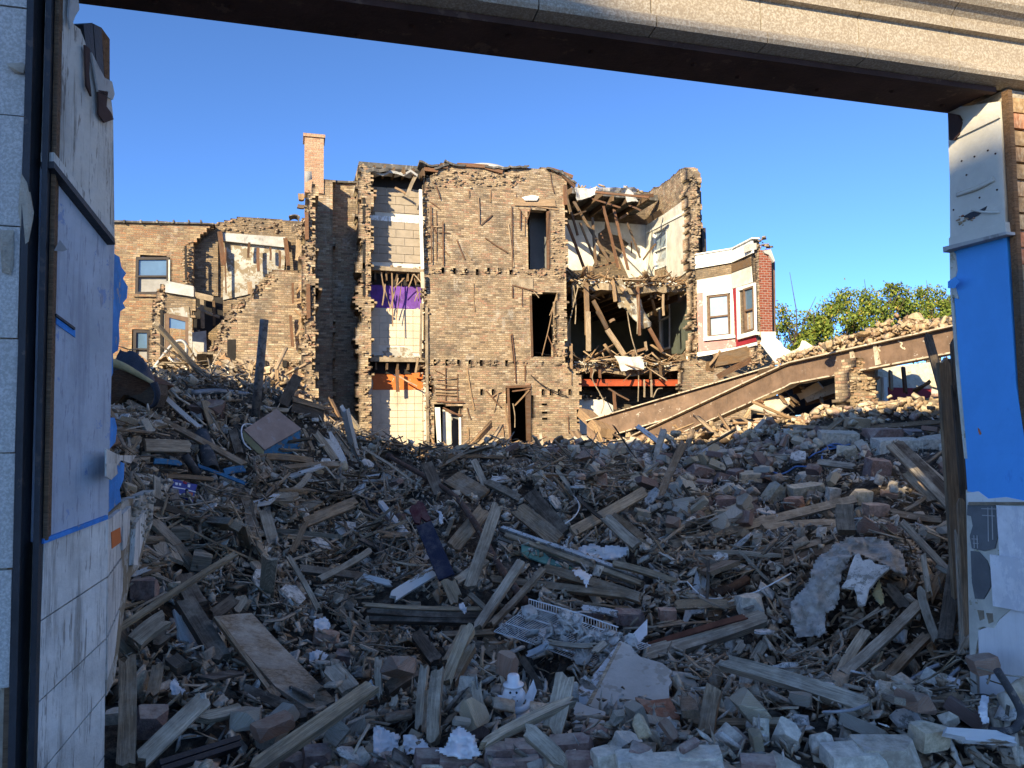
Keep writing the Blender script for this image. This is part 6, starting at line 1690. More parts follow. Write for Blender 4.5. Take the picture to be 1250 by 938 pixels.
M['conduit'] = m_plain('galvanised_conduit', (0.30, 0.31, 0.32), 0.5, 0.5, 0.25, 9.0, metal=0.4)
M['navy_paint_wood'] = m_wood('navy_painted_board', W_BROWN, paint=(0.022, 0.028, 0.055), paint_amt=1.1, dust=0.15, grime_amt=0.1)
M['maroon_wood'] = m_wood('maroon_painted_board', W_BROWN, paint=(0.10, 0.022, 0.028), paint_amt=1.1, dust=0.15, grime_amt=0.1)
M['teal_board'] = m_plain('teal_painted_board', (0.12, 0.30, 0.25), 0.75, 0.2, 0.2, 6.0, spots=0.4, sp_sc=14)
M['white_edge'] = m_plain('flaking_white_trim', (0.58, 0.59, 0.58), 0.75, 0.2, 0.2, 9.0, chip=(0.24, 0.20, 0.16), chip_amt=0.25)
M['ply_brown'] = m_wood('brown_plywood', [(0.38, 0.27, 0.18), (0.42, 0.30, 0.20)], grime=(0.48, 0.41, 0.33), grime_amt=0.45, dust=0.5)
M['slab_plaster'] = m_plain('grey_plaster_sheet', (0.52, 0.475, 0.41), 0.9, 0.15, 0.18, 3.0, spots=0.5, spot_col=(0.26, 0.21, 0.15), sp_sc=3.0, sp_lo=0.55)
M['china'] = m_plain('glazed_white_china', (0.80, 0.79, 0.78), 0.3, 0.5, 0.1, 20.0, spots=0.5, spot_col=(0.25, 0.24, 0.23), sp_sc=30, sp_lo=0.62, bump=0.001)
M['black'] = m_plain('black_glaze', (0.012, 0.012, 0.012), 0.4, 0.4, 0.1, 9.0)
M['wire_white'] = m_plain('white_coated_wire', (0.80, 0.79, 0.77), 0.5, 0.4, 0.15, 15.0)
M['insulation'] = m_plain('grey_felt_insulation', (0.58, 0.53, 0.47), 1.0, 0.05, 0.35, 7.0, chip=(0.42, 0.37, 0.31), chip_amt=0.25, spots=0.5, spot_col=(0.22, 0.17, 0.13), sp_sc=20, sp_lo=0.64, bump=0.02)
M['plastic'] = m_plain('white_plastic_film', (0.78, 0.77, 0.76), 0.35, 0.5, 0.1, 6.0, bump=0.004)
M['blue_bag'] = m_plain('blue_printed_plastic', (0.015, 0.035, 0.24), 0.45, 0.4, 0.2, 6.0)
M['blue_strip'] = m_plain('blue_painted_strip', (0.03, 0.17, 0.32), 0.75, 0.25, 0.3, 8.0, chip=(0.2, 0.16, 0.12), chip_amt=0.2)
M['wire_blue'] = m_plain('blue_insulated_wire', (0.08, 0.22, 0.50), 0.5, 0.4, 0.15, 9.0)
M['door_brown'] = m_plain('scuffed_brown_laminate', (0.36, 0.255, 0.205), 0.6, 0.3, 0.2, 5.0, spots=0.5, spot_col=(0.40, 0.37, 0.34), sp_sc=9, sp_lo=0.6)
M['foam'] = m_plain('yellowed_foam', (0.50, 0.43, 0.24), 0.95, 0.1, 0.2, 6.0, bump=0.01)
M['tarp'] = m_plain('blue_black_tarp', (0.025, 0.032, 0.05), 0.55, 0.4, 0.3, 5.0, bump=0.012)
M['rust_bar'] = m_plain('red_rust_bar', (0.16, 0.062, 0.038), 0.8, 0.2, 0.35, 9.0)

zz = lambda k, x, y: q(k, x, y)
# long rusty pipe with a collar
pp_ = [q('c', *p) for p in ((130, 30), (290, 120), (410, 200), (480, 290), (545, 400), (620, 530), (720, 660))]
lf = [0.5, 0.75, 0.8, 0.7, 0.55, 0.4, 0.2]
P = [near(x, y, l) for (x, y), l in zip(pp_, lf)]
for a_, b_ in zip(pp_, pp_[1:]): HERO_SEG.append((*a_, *b_, 8))
HERO_POLY += [[q('e', *p) for p in ((575, 285), (735, 170), (1260, 330), (1030, 450))], [q('e', *p) for p in ((600, 490), (780, 490), (780, 690), (600, 690))], [q('a', *p) for p in ((0, 190), (220, 220), (230, 460), (0, 470))]]
rp = thing('rusty_pipe', 'long bent rusty pipe slanting down the middle of the heap with a collar on top', 'pipe', tuple(P[3]))
MB().tube(smooth_path(P), 0.036, 12, 0.034).build('pipe_body', M['rust_pipe'], rp, True)
dv = (P[1] - P[0]).normalized()
MB().lathe(P[0] - dv * 0.12, [(0.0, 0.0), (0.05, 0.0), (0.062, 0.02), (0.062, 0.08), (0.05, 0.10), (0.05, 0.18), (0.038, 0.2)], 14, dv).build('pipe_collar', M['rust_pipe'], rp, True)
board('painted_board', 'long board painted navy with a maroon end standing on a bare broken foot', 'board', q('c', 235, 225), q('c', 425, 670), 20, 0.03, 'navy_paint_wood', 0.42, 0.2, 0.08, 0.7,
      parts=[('maroon_end', 'maroon_wood', 0.0, 0.235, 0, 1, 0.03, 0), ('navy_face', 'navy_paint_wood', 0.238, 0.76, 0, 1, 0.03, 0), ('bare_foot', 'w_pale', 0.762, 1.0, 0, 0.8, 0.028, 0)])
wt = board('casing_board', 'long white edged casing with a teal strip lying across the slope', 'casing', q('c', 605, 350), q('c', 1235, 575), 14, 0.03, 'white_edge', 0.35, 0.2, 0.03, 0.5,
      parts=[('white_edge', 'white_edge', 0, 0.99, 0.36, 0.30, 0.03, 0.015), ('dark_groove', 'w_dark', 0.01, 0.97, 0.08, 0.28, 0.02, 0.0), ('tan_edge', 'w_pale', 0.05, 1.0, -0.26, 0.42, 0.035, 0.006), ('dark_back', 'w_dark', 0.02, 0.96, -0.6, 0.3, 0.02, -0.03)])
quad_slab('teal_board', 'teal painted board hanging under the white edged casing', 'board', [q('c', *p) for p in ((700, 408), (800, 440), (930, 496), (925, 516), (800, 490), (702, 452))], 'teal_board', 0.22, 0.015)
drape('torn_paper', 'torn white scrap with a teal corner hanging off the casing', 'paper', [q('c', *p) for p in ((915, 520), (950, 512), (1015, 540), (1000, 570), (990, 600), (975, 605), (970, 570), (930, 545))], 'paper', 0.38, 0.004, 0.02, 14, 2.0, 3)
T_ = [ # key, a, b, width px, thickness, material, lifts, name, label
 ('c', (600, 230), (470, 610), 14, .05, 'w_grey', .45, .2, 'timber', 'weathered grey timber crossing behind the long rusty pipe'),
 ('c', (560, 470), (400, 585), 10, .05, 'w_grey', .4, .3, 'timber', 'short grey timber whose end points at the navy painted board'),
 ('c', (680, 250), (870, 405), 20, .05, 'w_brown', .3, .25, 'timber', 'thick dark brown timber above the white edged casing'),
 ('c', (730, 180), (890, 370), 18, .04, 'w_dark', .25, .2, 'timber', 'dark splintered timber leaning beside the thick brown one'),
 ('c', (1245, 175), (915, 360), 13, .05, 'w_pale', .3, .28, 'timber', 'clean pinkish timber lying aslant on the brick crest'),
 ('c', (1060, 285), (1215, 425), 13, .05, 'w_grey', .28, .2, 'timber', 'grey timber running down from the clean pinkish one'),
 ('c', (1090, 280), (1245, 400), 9, .04, 'w_brown', .2, .18, 'timber', 'reddish brown timber tucked beside the grey one under the pink timber'),
 ('c', (390, 115), (540, 205), 25, .04, 'w_brown', .4, .3, 'board', 'broad dark board on the ridge beside the top of the rusty pipe'),
 ('c', (545, 255), (395, 435), 18, .05, 'w_brown', .35, .25, 'timber', 'stout red brown timber under the bend of the rusty pipe'),
 ('c', (705, 480), (500, 785), 11, .05, 'w_grey', .5, .35, 'timber', 'straight grey timber crossing the foot of the rusty pipe'),
 ('c', (800, 512), (560, 770), 7, .04, 'w_grey', .45, .3, 'timber', 'thin grey batten parallel to the timber at the foot of the pipe'),
 ('c', (465, 765), (370, 940), 14, .05, 'w_pale', .3, .2, 'timber', 'pale sawn timber ending beside the dark hollow'),
 ('c', (0, 548), (140, 585), 7, .03, 'w_white', .25, .22, 'board', 'white faced strip jutting out left of the navy board'),
 ('c', (325, 525), (130, 645), 13, .04, 'w_white', .28, .2, 'board', 'split board with white flakes lying under the navy board'),
 ('c', (0, 672), (560, 692), 5, .03, 'w_pale', .3, .3, 'board', 'long thin tan edged board across the top of the dark hollow'),
 ('c', (30, 700), (565, 722), 8, .05, 'w_dark', .24, .24, 'board', 'long black board stacked under the thin tan edged one'),
 ('c', (20, 738), (560, 752), 7, .05, 'w_dark', .2, .2, 'board', 'lowest black board of the stack over the dark hollow'),
 ('c', (350, 802), (590, 790), 7, .03, 'w_brown', .3, .3, 'board', 'split reddish stick pointing at the wire shelf'),
 ('c', (470, 620), (575, 715), 6, .03, 'w_grey', .35, .3, 'board', 'short grey stick over the stack of black boards'),
 ('c', (490, 40), (545, 160), 8, .05, 'w_grey', .3, .1, 'post', 'stub of grey post standing on the ridge behind the pipe'),
 ('c', (520, 78), (730, 45), 10, .06, 'w_dark', .15, .15, 'timber', 'dark timber lying flat along the ridge below the doorway'),
 ('c', (545, 135), (700, 215), 9, .05, 'w_grey', .3, .3, 'timber', 'round grey pole between the ridge and the thick brown timber'),
 ('c', (285, 50), (350, 200), 14, .03, 'w_dark', .3, .1, 'board', 'black splintered board sticking up by the collar of the pipe'),
 ('c', (850, 80), (935, 200), 5, .03, 'w_grey', .25, .1, 'board', 'thin stick standing among the bricks above the thick timber'),
 ('c', (940, 200), (1055, 300), 4, .03, 'w_dark', .35, .3, 'board', 'thin black rod ending on the clean pinkish timber'),
 ('c', (1235, 640), (560, 560), 9, .04, 'w_brown', .15, .15, 'timber', 'long dark timber buried under the white edged casing'),
 ('j', (340, 225), (860, 385), 12, .05, 'w_brown', .15, .15, 'timber', 'second long dark timber below the teal board'),
 ('j', (700, 200), (1030, 300), 8, .04, 'w_pale', .22, .22, 'timber', 'split pale edged timber below the crumpled white sheet'),
 ('f', (315, 245), (175, 565), 9, .04, 'w_brown', .3, .2, 'board', 'twisted dark red board standing among the bricks'),
 ('f', (235, 782), (1190, 540), 11, .05, 'w_grey', .22, .22, 'timber', 'long grey timber sweeping up across the brick slope'),
 ('f', (710, 688), (1095, 662), 9, .05, 'w_grey', .2, .2, 'timber', 'grey timber below the long sweeping one'),
 ('f', (890, 722), (1110, 685), 7, .03, 'w_grey', .22, .22, 'board', 'thin grey board end below the short upright block'),
 ('f', (730, 905), (1085, 790), 11, .06, 'w_dark', .25, .22, 'timber', 'dark round timber running into the grey insulation'),
 ('f', (840, 805), (1075, 735), 9, .04, 'w_grey', .2, .2, 'board', 'broken grey board just above the dark round timber'),
 ('f', (70, 165), (235, 290), 6, .03, 'w_white', .25, .15, 'board', 'chalky narrow board near the crest of bricks'),
 ('f', (460, 265), (560, 240), 7, .04, 'w_brown', .2, .2, 'board', 'dark board wedged beside the standing stone'),
 ('f', (820, 168), (1230, 190), 5, .03, 'w_brown', .2, .2, 'board', 'long thin board lying along the top of the brick crest'),
 ('f', (990, 352), (1190, 380), 8, .06, 'w_grey', .25, .25, 'timber', 'dusty square timber end below the blue wire'),
 ('g', (90, 405), (690, 212), 18, .08, 'w_grey', .32, .28, 'timber', 'thick rotten grey beam resting on the plaster sheet'),
 ('g', (482, 428), (1180, 645), 19, .05, 'w_grey', .3, .25, 'timber', 'long pale grey beam slanting down near the pavement'),
 ('g', (445, 540), (400, 830), 19, .05, 'w_brown', .25, .15, 'post', 'short brown post with a burnt patch standing by the paving stones'),
 ('g', (312, 716), (800, 716), 9, .03, 'w_pale', .28, .25, 'board', 'split raw board lying level across the foot of the burnt post'),
 ('g', (278, 560), (382, 690), 7, .03, 'w_brown', .3, .25, 'board', 'thin dark stick leaning on the grey plaster'),
 ('g', (560, 595), (660, 490), 7, .03, 'w_brown', .25, .25, 'board', 'splintered stick poking out under the long pale beam'),
 ('g', (590, 320), (540, 400), 9, .03, 'w_grey', .25, .2, 'board', 'short grey board above the end of the long pale beam'),
 ('g', (690, 330), (625, 440), 12, .03, 'w_grey', .15, .12, 'board', 'wide grey board going under the long pale beam'),
 ('g', (1180, 270), (1040, 500), 12, .04, 'w_pale', .2, .2, 'board', 'pale broken board slanting down under the insulation'),
 ('h', (730, 480), (310, 868), 12, .04, 'w_grey', .25, .25, 'board', 'long grey board fallen across the crumbly slope below the insulation'),
 ('h', (770, 640), (525, 900), 11, .04, 'w_brown', .22, .22, 'board', 'split brown board parallel to the long grey one'),
 ('h', (720, 405), (820, 700), 10, .04, 'w_grey', .3, .2, 'board', 'grey stake standing up beside the jamb planks'),
 ('h', (935, 95), (845, 690), 15, .04, 'w_dark', .3, .2, 'board', 'wide dark plank leaning beside the tile patches of the jamb'),
 ('h', (620, 65), (912, 375), 8, .03, 'w_grey', .35, .3, 'board', 'long thin board running down to the jamb from the timber above'),
 ('h', (560, 25), (840, 68), 9, .05, 'w_brown', .25, .25, 'timber', 'round brown timber lying above the long thin board by the jamb'),
 ('h', (735, 225), (772, 455), 6, .03, 'w_grey', .25, .2, 'board', 'narrow frayed stick hanging by the jamb'),
 ('h', (355, 820), (435, 650), 8, .03, 'w_pale', .25, .25, 'board', 'short tan board propped on the long grey one'),
 ('h', (545, 390), (655, 520), 13, .05, 'w_dark', .2, .2, 'timber', 'dark timber end poking out under the white scrap'),
 ('h', (830, 330), (760, 480), 10, .04, 'w_brown', .15, .12, 'board', 'shadowed brown board behind the grey stake'),
 ('i', (265, 232), (900, 182), 6, .04, 'w_brown', .25, .3, 'timber', 'long dark timber lying level below the black beam'),
 ('i', (500, 108), (850, 104), 13, .08, 'w_dark', .25, .25, 'timber', 'heavy black beam end lying on the crest near the blue jamb'),
 ('i', (560, 300), (925, 680), 9, .05, 'w_grey', .4, .3, 'timber', 'lowest long splinter of the shattered timber by the blue jamb'),
 ('i', (600, 290), (930, 620), 12, .06, 'w_dark', .42, .32, 'timber', 'thick middle splinter of the shattered timber by the blue jamb'),
 ('i', (590, 280), (935, 575), 6, .04, 'w_grey', .48, .36, 'timber', 'topmost splinter of the shattered timber by the blue jamb'),
 ('i', (650, 440), (800, 600), 16, .05, 'w_brown', .28, .24, 'timber', 'rough brown slab underneath the shattered timber'),
 ('i', (385, 475), (595, 478), 5, .02, 'w_white', .25, .25, 'board', 'narrow white strip sticking out level among the stones'),
 ('i', (755, 400), (920, 280), 3, .02, 'w_pale', .4, .4, 'board', 'thin straight stick crossing over the shattered timber'),
 ('i', (635, 640), (750, 572), 4, .02, 'w_grey', .3, .3, 'board', 'thin grey stick below the shattered timber'),
 ('i', (770, 160), (860, 105), 5, .03, 'w_pale', .25, .25, 'board', 'light stick leaning on the black beam'),
 ('i', (210, 260), (330, 170), 6, .04, 'w_brown', .2, .2, 'board', 'brown board rising towards the crest beside the pink bricks'),
 ('b', (392, 424), (630, 745), 5, .03, 'w_brown', .3, .2, 'board', 'thin split board along the edge of the brown panel'),
 ('b', (515, 950), (938, 655), 18, .05, 'w_pale', .35, .35, 'timber', 'pale weathered timber slanting up from the pavement edge'),
 ('b', (130, 925), (375, 690), 22, .025, 'w_grey', .3, .3, 'board', 'flat grey board lying below the brown panel'),
 ('b', (98, 560), (92, 945), 20, .04, 'w_brown', .3, .3, 'board', 'upright brown board close to the white tiled wall'),
 ('b', (22, 498), (480, 203), 7, .03, 'w_pale', .35, .35, 'board', 'long thin batten rising from the tiled wall across the slope'),
 ('b', (105, 530), (235, 428), 20, .08, 'w_grey', .3, .3, 'timber', 'short sawn beam end by the tiled wall'),
 ('b', (175, 525), (240, 475), 14, .06, 'w_dark', .22, .22, 'timber', 'dark beam end tucked under the short sawn one'),
 ('b', (285, 280), (345, 400), 22, .04, 'w_dark', .35, .25, 'board', 'charred upright board beside the thin batten'),
 ('b', (475, 352), (380, 425), 14, .06, 'w_dark', .28, .25, 'timber', 'dark timber end above the corner of the brown panel'),
 ('b', (490, 350), (450, 415), 14, .05, 'w_grey', .3, .25, 'timber', 'grey timber stub above the brown panel'),
 ('b', (670, 262), (971, 302), 10, .04, 'w_dark', .3, .3, 'board', 'dark blue grey plank lying level over the hollow'),
 ('b', (745, 300), (930, 195), 8, .03, 'w_grey', .35, .35, 'board', 'grey stick lying aslant on the dark level plank'),
 ('b', (560, 60), (595, 185), 14, .04, 'w_grey', .25, .2, 'board', 'grey post stub leaning in the upper slope'),
 ('b', (690, 110), (870, 40), 12, .05, 'w_brown', .25, .25, 'timber', 'bent brown timber at the foot of the splintered mound'),
 ('b', (640, 215), (750, 410), 6, .03, 'w_grey', .25, .2, 'board', 'narrow grey board running down towards the white flake'),
 ('b', (705, 100), (650, 215), 7, .03, 'w_brown', .25, .25, 'board', 'brown stick leaning above the narrow grey board'),
 ('b', (205, 575), (175, 715), 14, .03, 'w_brown', .25, .2, 'board', 'red brown stave next to the upright brown board'),
 ('b', (300, 610), (240, 560), 16, .05, 'w_dark', .2, .2, 'timber', 'dark block of timber beside the charred board'),
 ('b', (290, 370), (420, 580), 22, .06, 'w_dark', .2, .15, 'timber', 'charred beam running down beside the brown panel'),
 ('b', (480, 670), (720, 770), 14, .04, 'w_dark', .2, .2, 'board', 'dark studded board under the lower edge of the brown panel'),
 ('b', (330, 770), (490, 735), 12, .05, 'w_grey', .2, .2, 'timber', 'grey timber lying under the end of the flat grey board'),
 ('b', (780, 590), (860, 680), 22, .04, 'w_grey', .25, .25, 'board', 'rough grey board behind the end of the pale timber'),
 ('b', (950, 560), (955, 690), 9, .04, 'w_grey', .35, .3, 'post', 'short grey post at the top of the pale weathered timber'),
 ('e', (340, 435), (318, 790), 15, .05, 'w_grey', .35, .25, 'post', 'tall square post standing at the edge of the hollow'),
 ('e', (282, 430), (258, 728), 10, .04, 'w_grey', .35, .25, 'post', 'thinner post standing next to the tall square one'),
 ('e', (302, 520), (285, 750), 10, .04, 'w_brown', .28, .22, 'post', 'dark post between the two standing grey ones'),
 ('e', (235, 290), (340, 432), 16, .05, 'w_dark', .35, .3, 'timber', 'charred timber lying over the tops of the standing posts'),
 ('e', (100, 565), (268, 465), 16, .06, 'w_dark', .3, .3, 'timber', 'thick dark timber ending at the standing posts'),
 ('e', (700, 400), (812, 605), 9, .05, 'w_dark', .3, .1, 'post', 'dark prop slanting under the wire shelf'),
 ('e', (85, 430), (86, 600), 7, .04, 'w_grey', .3, .25, 'post', 'short upright stick near the thick dark timber'),
 ('e', (485, 262), (370, 540), 14, .05, 'w_pale', .35, .2, 'timber', 'sawn tan timber dropping into the hollow'),
 ('e', (500, 340), (395, 530), 9, .05, 'w_brown', .3, .15, 'timber', 'brown timber right beside the sawn tan one in the hollow'),
 ('e', (895, 470), (830, 740), 24, .03, 'w_grey', .3, .2, 'board', 'wide grey board below the plaster sheet'),
 ('e', (510, 800), (930, 592), 10, .05, 'w_pale', .4, .4, 'timber', 'split tan timber in front of the china snowman'),
 ('e', (705, 705), (905, 890), 18, .05, 'w_grey', .4, .4, 'timber', 'grooved grey timber end among the paving bricks'),
 ('e', (505, 500), (540, 670), 12, .03, 'w_grey', .15, .1, 'board', 'grey slat in the back of the hollow'),
 ('e', (545, 560), (640, 640), 12, .03, 'w_grey', .12, .1, 'board', 'dusty slat beside the china snowman'),
 ('e', (900, 420), (830, 560), 10, .05, 'w_dark', .2, .1, 'post', 'dark leg under the corner of the plaster sheet'),
 ('e', (150, 560), (130, 640), 8, .03, 'w_grey', .25, .25, 'board', 'grey stick end above the plastic bags'),
 ('e', (20, 580), (70, 520), 16, .04, 'w_white', .25, .25, 'board', 'white flaked board end near the plastic bags'),
 ('a', (80, 428), (612, 712), 8, .04, 'w_brown', .3, .3, 'timber', 'long brown timber lying aslant on the splintered mound'),
 ('a', (255, 412), (408, 548), 6, .03, 'w_white', .35, .3, 'board', 'pale grey rail on the mound above the black pipe'),
 ('a', (835, 318), (765, 455), 13, .08, 'w_dark', .2, .1, 'post', 'broken dark post standing on top of the mound'),
 ('a', (800, 440), (950, 490), 22, .05, 'w_dark', .2, .2, 'boards', 'charred laminated board sticking out beyond the mound'),
 ('a', (805, 420), (955, 462), 6, .03, 'w_brown', .28, .28, 'board', 'brown strip lying on the charred laminated board'),
 ('a', (500, 265), (650, 398), 3, .02, 'w_dark', .3, .25, 'pole', 'thin black pole leaning against the tall iron pipe'),
 ('a', (392, 708), (610, 790), 4, .02, 'blue_strip', .25, .25, 'board', 'narrow blue strip lying below the black pipe'),
 ('a', (500, 742), (610, 722), 9, .02, 'blue_strip', .2, .2, 'board', 'short blue board beside the narrow blue strip'),
 ('a', (195, 690), (335, 702), 7, .02, 'blue_strip', .2, .2, 'board', 'blue board end by the small iron pipe'),
 ('a', (160, 622), (370, 628), 16, .04, 'w_grey', .2, .2, 'board', 'flat grey board lying level left of the black pipe'),
 ('a', (140, 705), (285, 805), 10, .04, 'dark_pipe', .25, .25, 'bracket', 'black steel bracket beside the blue printed bag'),
 ('a', (220, 750), (220, 880), 8, .03, 'w_grey', .3, .2, 'board', 'splintered grey stave standing next to the blue printed bag'),
 ('a', (905, 560), (1000, 690), 9, .03, 'w_grey', .25, .2, 'board', 'light grey board going down the far side of the mound'),
 ('a', (985, 570), (1085, 700), 7, .03, 'w_grey', .25, .2, 'board', 'second light grey board further down the mound'),
 ('a', (690, 668), (735, 755), 4, .03, 'w_brown', .3, .2, 'board', 'thin brown stick under the tilted cabinet door'),
 ('a', (855, 545), (905, 655), 4, .03, 'w_brown', .3, .2, 'board', 'brown stick hanging below the corner of the cabinet door'),
 ('a', (690, 670), (900, 690), 8, .04, 'w_brown', .2, .2, 'board', 'brown board lying level under the cabinet door'),
 ('a', (900, 935), (1090, 862), 10, .05, 'w_brown', .25, .25, 'timber', 'dark brown timber at the valley between mound and pipe'),
 ('a', (545, 545), (580, 665), 10, .04, 'w_dark', .25, .2, 'post', 'dark stub standing by the tilted cabinet door'),
 ('a', (240, 755), (470, 770), 6, .03, 'w_brown', .22, .22, 'board', 'thin board above the blue printed bag'),
 ('a', (600, 450), (800, 470), 5, .04, 'w_grey', .2, .2, 'board', 'grey board behind the foot of the tall iron pipe'),
]
for k_, a, b, w_, t__, m_, la, lb, nm, lab in T_:
    board(nm if nm != 'boards' else 'board', lab, nm if nm != 'boards' else 'board', q(k_, *a), q(k_, *b), w_, t__, m_, la, lb, 0.05, nw=3)
# sunlit timbers on the far edge of the mound
for a, b, w_, lab in (((470, 305), (538, 232), 14, 'sunlit stout timber leaning on the far edge of the mound'), ((375, 300), (385, 262), 9, 'sunlit short stave, first in the row beside the stout timber'), ((400, 302), (412, 256), 9, 'sunlit short stave in the middle of the row beside the stout timber'), ((432, 300), (438, 258), 9, 'sunlit short stave nearest the stout timber'),
                      ((235, 275), (305, 245), 10, 'sunlit board below the ruined window'), ((260, 300), (500, 318), 6, 'long sunlit board lying level on the far edge of the mound'), ((120, 225), (175, 270), 8, 'sunlit brown board behind the dark tarp'), ((620, 325), (635, 255), 6, 'thin sunlit stick standing beside the tall iron pipe'),
                      ((680, 300), (725, 290), 9, 'sunlit board end right of the tall iron pipe'), ((745, 385), (740, 280), 4, 'thin sunlit stave before the tan wall')):
    p0, p1 = at(*q('a', *a), d=17.5), at(*q('a', *b), d=17.5)
    tag(MB().plank(p0, p1, w_ / FPX * 17.5, 0.08, up=(0, -1, 0.4), jag=0.1, st=4, nw=3).build('board', M['lath']), lab, 'board')
# pipes, conduits, wires
hpipe('iron_pipe', 'tall dark iron pipe standing up on the splintered mound', 'pipe', [q('a', 645, 512), q('a', 668, 290), q('a', 688, 75)], 5.0, 'dark_pipe', [0.1, 0.25, 0.4], 12, 0.25, False)
P = [near(*q('a', 648, 505), 0.15)]
p_top = at(*q('a', 688, 72), d=depth(P[0]))
bpy.data.objects['iron_pipe'].data.vertices  # the pipe leans on the mound; rebuild it upright in depth
o = bpy.data.objects['iron_pipe']; bpy.data.objects.remove(o)
tag(MB().tube([P[0], P[0] * 0.5 + p_top * 0.5, p_top], 0.058, 12, hollow=0.25).build('iron_pipe', M['grey_iron'], None, True), 'tall dark iron pipe standing up on the splintered mound', 'pipe')
dz = depth(near(*q('a', 320, 300), 0.2))
tag(MB().tube(smooth_path([at(*q('a', *p), d=dz) for p in ((192, 305), (240, 240), (290, 180), (325, 165), (348, 185), (345, 225), (322, 275), (303, 345))]), 0.03, 8).build('hooked_conduit', M['conduit'], None, True), 'bent conduit curving like a hook above the mound', 'conduit')
hpipe('black_pipe', 'wide open black pipe pointing up out of the mound', 'pipe', [q('a', 415, 572), q('a', 460, 730)], 8.5, 'dark_pipe', [0.45, 0.2], 16, 0.2, False)
hpipe('small_pipe', 'small open iron pipe beside the wide black one', 'pipe', [q('a', 340, 662), q('a', 398, 748)], 5.0, 'dark_pipe', [0.4, 0.2], 14, 0.25, False)
hpipe('grey_pipe', 'grey pipe lying level on the far side of the mound', 'pipe', [q('a', 380, 392), q('a', 480, 385), q('a', 620, 400)], 3.5, 'conduit', 0.25)
hpipe('rusty_pipe_end', 'short rusty pipe with its open end showing above the grey beam', 'pipe', [q('g', 440, 98), q('g', 525, 70), q('g', 600, 28)], 5.5, 'rust_pipe', [0.35, 0.3, 0.25], 12, 0.35, False)
board('rust_bar', 'flat bar of red rust lying on the thick rotten grey beam', 'bar', q('g', 95, 358), q('g', 600, 205), 7, 0.02, 'rust_bar', 0.42, 0.38, 0.03)
for pts, lab, r_ in (([(155, 372), (185, 350), (225, 335), (265, 305), (300, 300), (330, 308)], 'loop of blue wire lying on the tan bricks', 0.9), ([(225, 330), (290, 322), (365, 302)], 'short straight length of pale blue wire over the loop', 1.1), ([(230, 340), (222, 365), (226, 392)], 'end of blue wire hanging down from the loop', 0.9), ([(262, 330), (250, 310), (280, 312), (318, 318)], 'tight curl of blue wire in the loop', 0.8)):
    hpipe('blue_wire', lab, 'wire', [q('i', *p) for p in pts], r_, 'wire_blue', 0.3, 6)
hpipe('blue_wire', 'wavy blue wire lying apart from the loop', 'wire', [q('f', *p) for p in ((765, 400), (800, 412), (840, 400), (880, 375), (930, 374), (985, 368))], 1.0, 'wire_blue', 0.28, 6)
hpipe('flexible_conduit', 'grey flexible conduit curling near the foot of the jamb', 'conduit', [q('r', *p) for p in ((112, 762), (150, 765), (195, 735), (240, 698))], 2.6, 'conduit', 0.35, 8)
hpipe('flexible_conduit', 'ribbed conduit curled above the smooth one at the jamb', 'conduit', [q('r', *p) for p in ((105, 735), (140, 715), (165, 700), (190, 690))], 2.6, 'conduit', 0.3, 8)
hpipe('black_cable', 'blue grey cable drooping over the end of the long pale beam', 'cable', [q('g', *p) for p in ((965, 668), (1040, 665), (1110, 655), (1182, 630))], 2.0, 'conduit', 0.4, 8)
hpipe('cable', 'thin pale cable looping above the rusty pipe end', 'cable', [q('g', *p) for p in ((310, 40), (370, 100), (430, 122), (540, 112), (640, 90), (740, 40), (810, 0))], 0.9, 'wire_white', 0.4, 6)
hpipe('cable', 'thin pale cable looping above the clean pinkish timber', 'cable', [q('c', *p) for p in ((905, 180), (940, 210), (952, 250), (930, 290), (890, 320))], 0.8, 'wire_white', 0.4, 6)
hpipe('cable', 'white cable hanging beside the tilted cabinet door', 'cable', [q('a', *p) for p in ((640, 530), (600, 530), (588, 560), (600, 610), (630, 640))], 0.9, 'wire_white', 0.4, 6)
hpipe('black_hose', 'black cable coiled in the valley beside the mound', 'cable', [q('a', *p) for p in ((1195, 795), (1150, 820), (1130, 850), (1150, 900), (1200, 930))], 1.8, 'dark_pipe', 0.3, 6)
P = [at(*q('r', *p), d=3.45) for p in ((328, 703), (352, 740), (378, 785), (386, 815), (372, 842), (340, 850), (312, 848))]
tag(MB().tube(smooth_path(P), 0.018, 10).build('bent_black_pipe', M['dark_pipe'], None, True), 'curved black pipe against the pale board of the jamb', 'pipe')
# black twin channel near the pavement
cb = board('steel_tube', 'pair of black square steel tubes near the pavement edge', 'tube', q('b', 205, 938), q('b', 478, 850), 15, 0.05, 'steel_black', 0.3, 0.3, 0.0, 0.6, parts=[('tube_wall', 'steel_black', 0, 1, 0.27, 0.42, 0.05, 0), ('tube_wall', 'steel_black', 0, 0.98, -0.27, 0.42, 0.05, 0)])
for off in (0.27, -0.27):
    p1 = near(*q('b', 478, 850), 0.3); p0 = near(*q('b', 205, 938), 0.3)
    ax = (p1 - p0).normalized(); yv = facing_up((p0 + p1) / 2, 0.6).cross(ax).normalized(); w_ = 15 / FPX * depth((p0 + p1) / 2)
    MB().box(p1 + yv * off * w_ + ax * (0.002 if off > 0 else -0.018), (0.004, 0.015, 0.015), Matrix((ax, yv, ax.cross(yv))).transposed(), 0.0).build('tube_mouth', M['conduit'], cb)
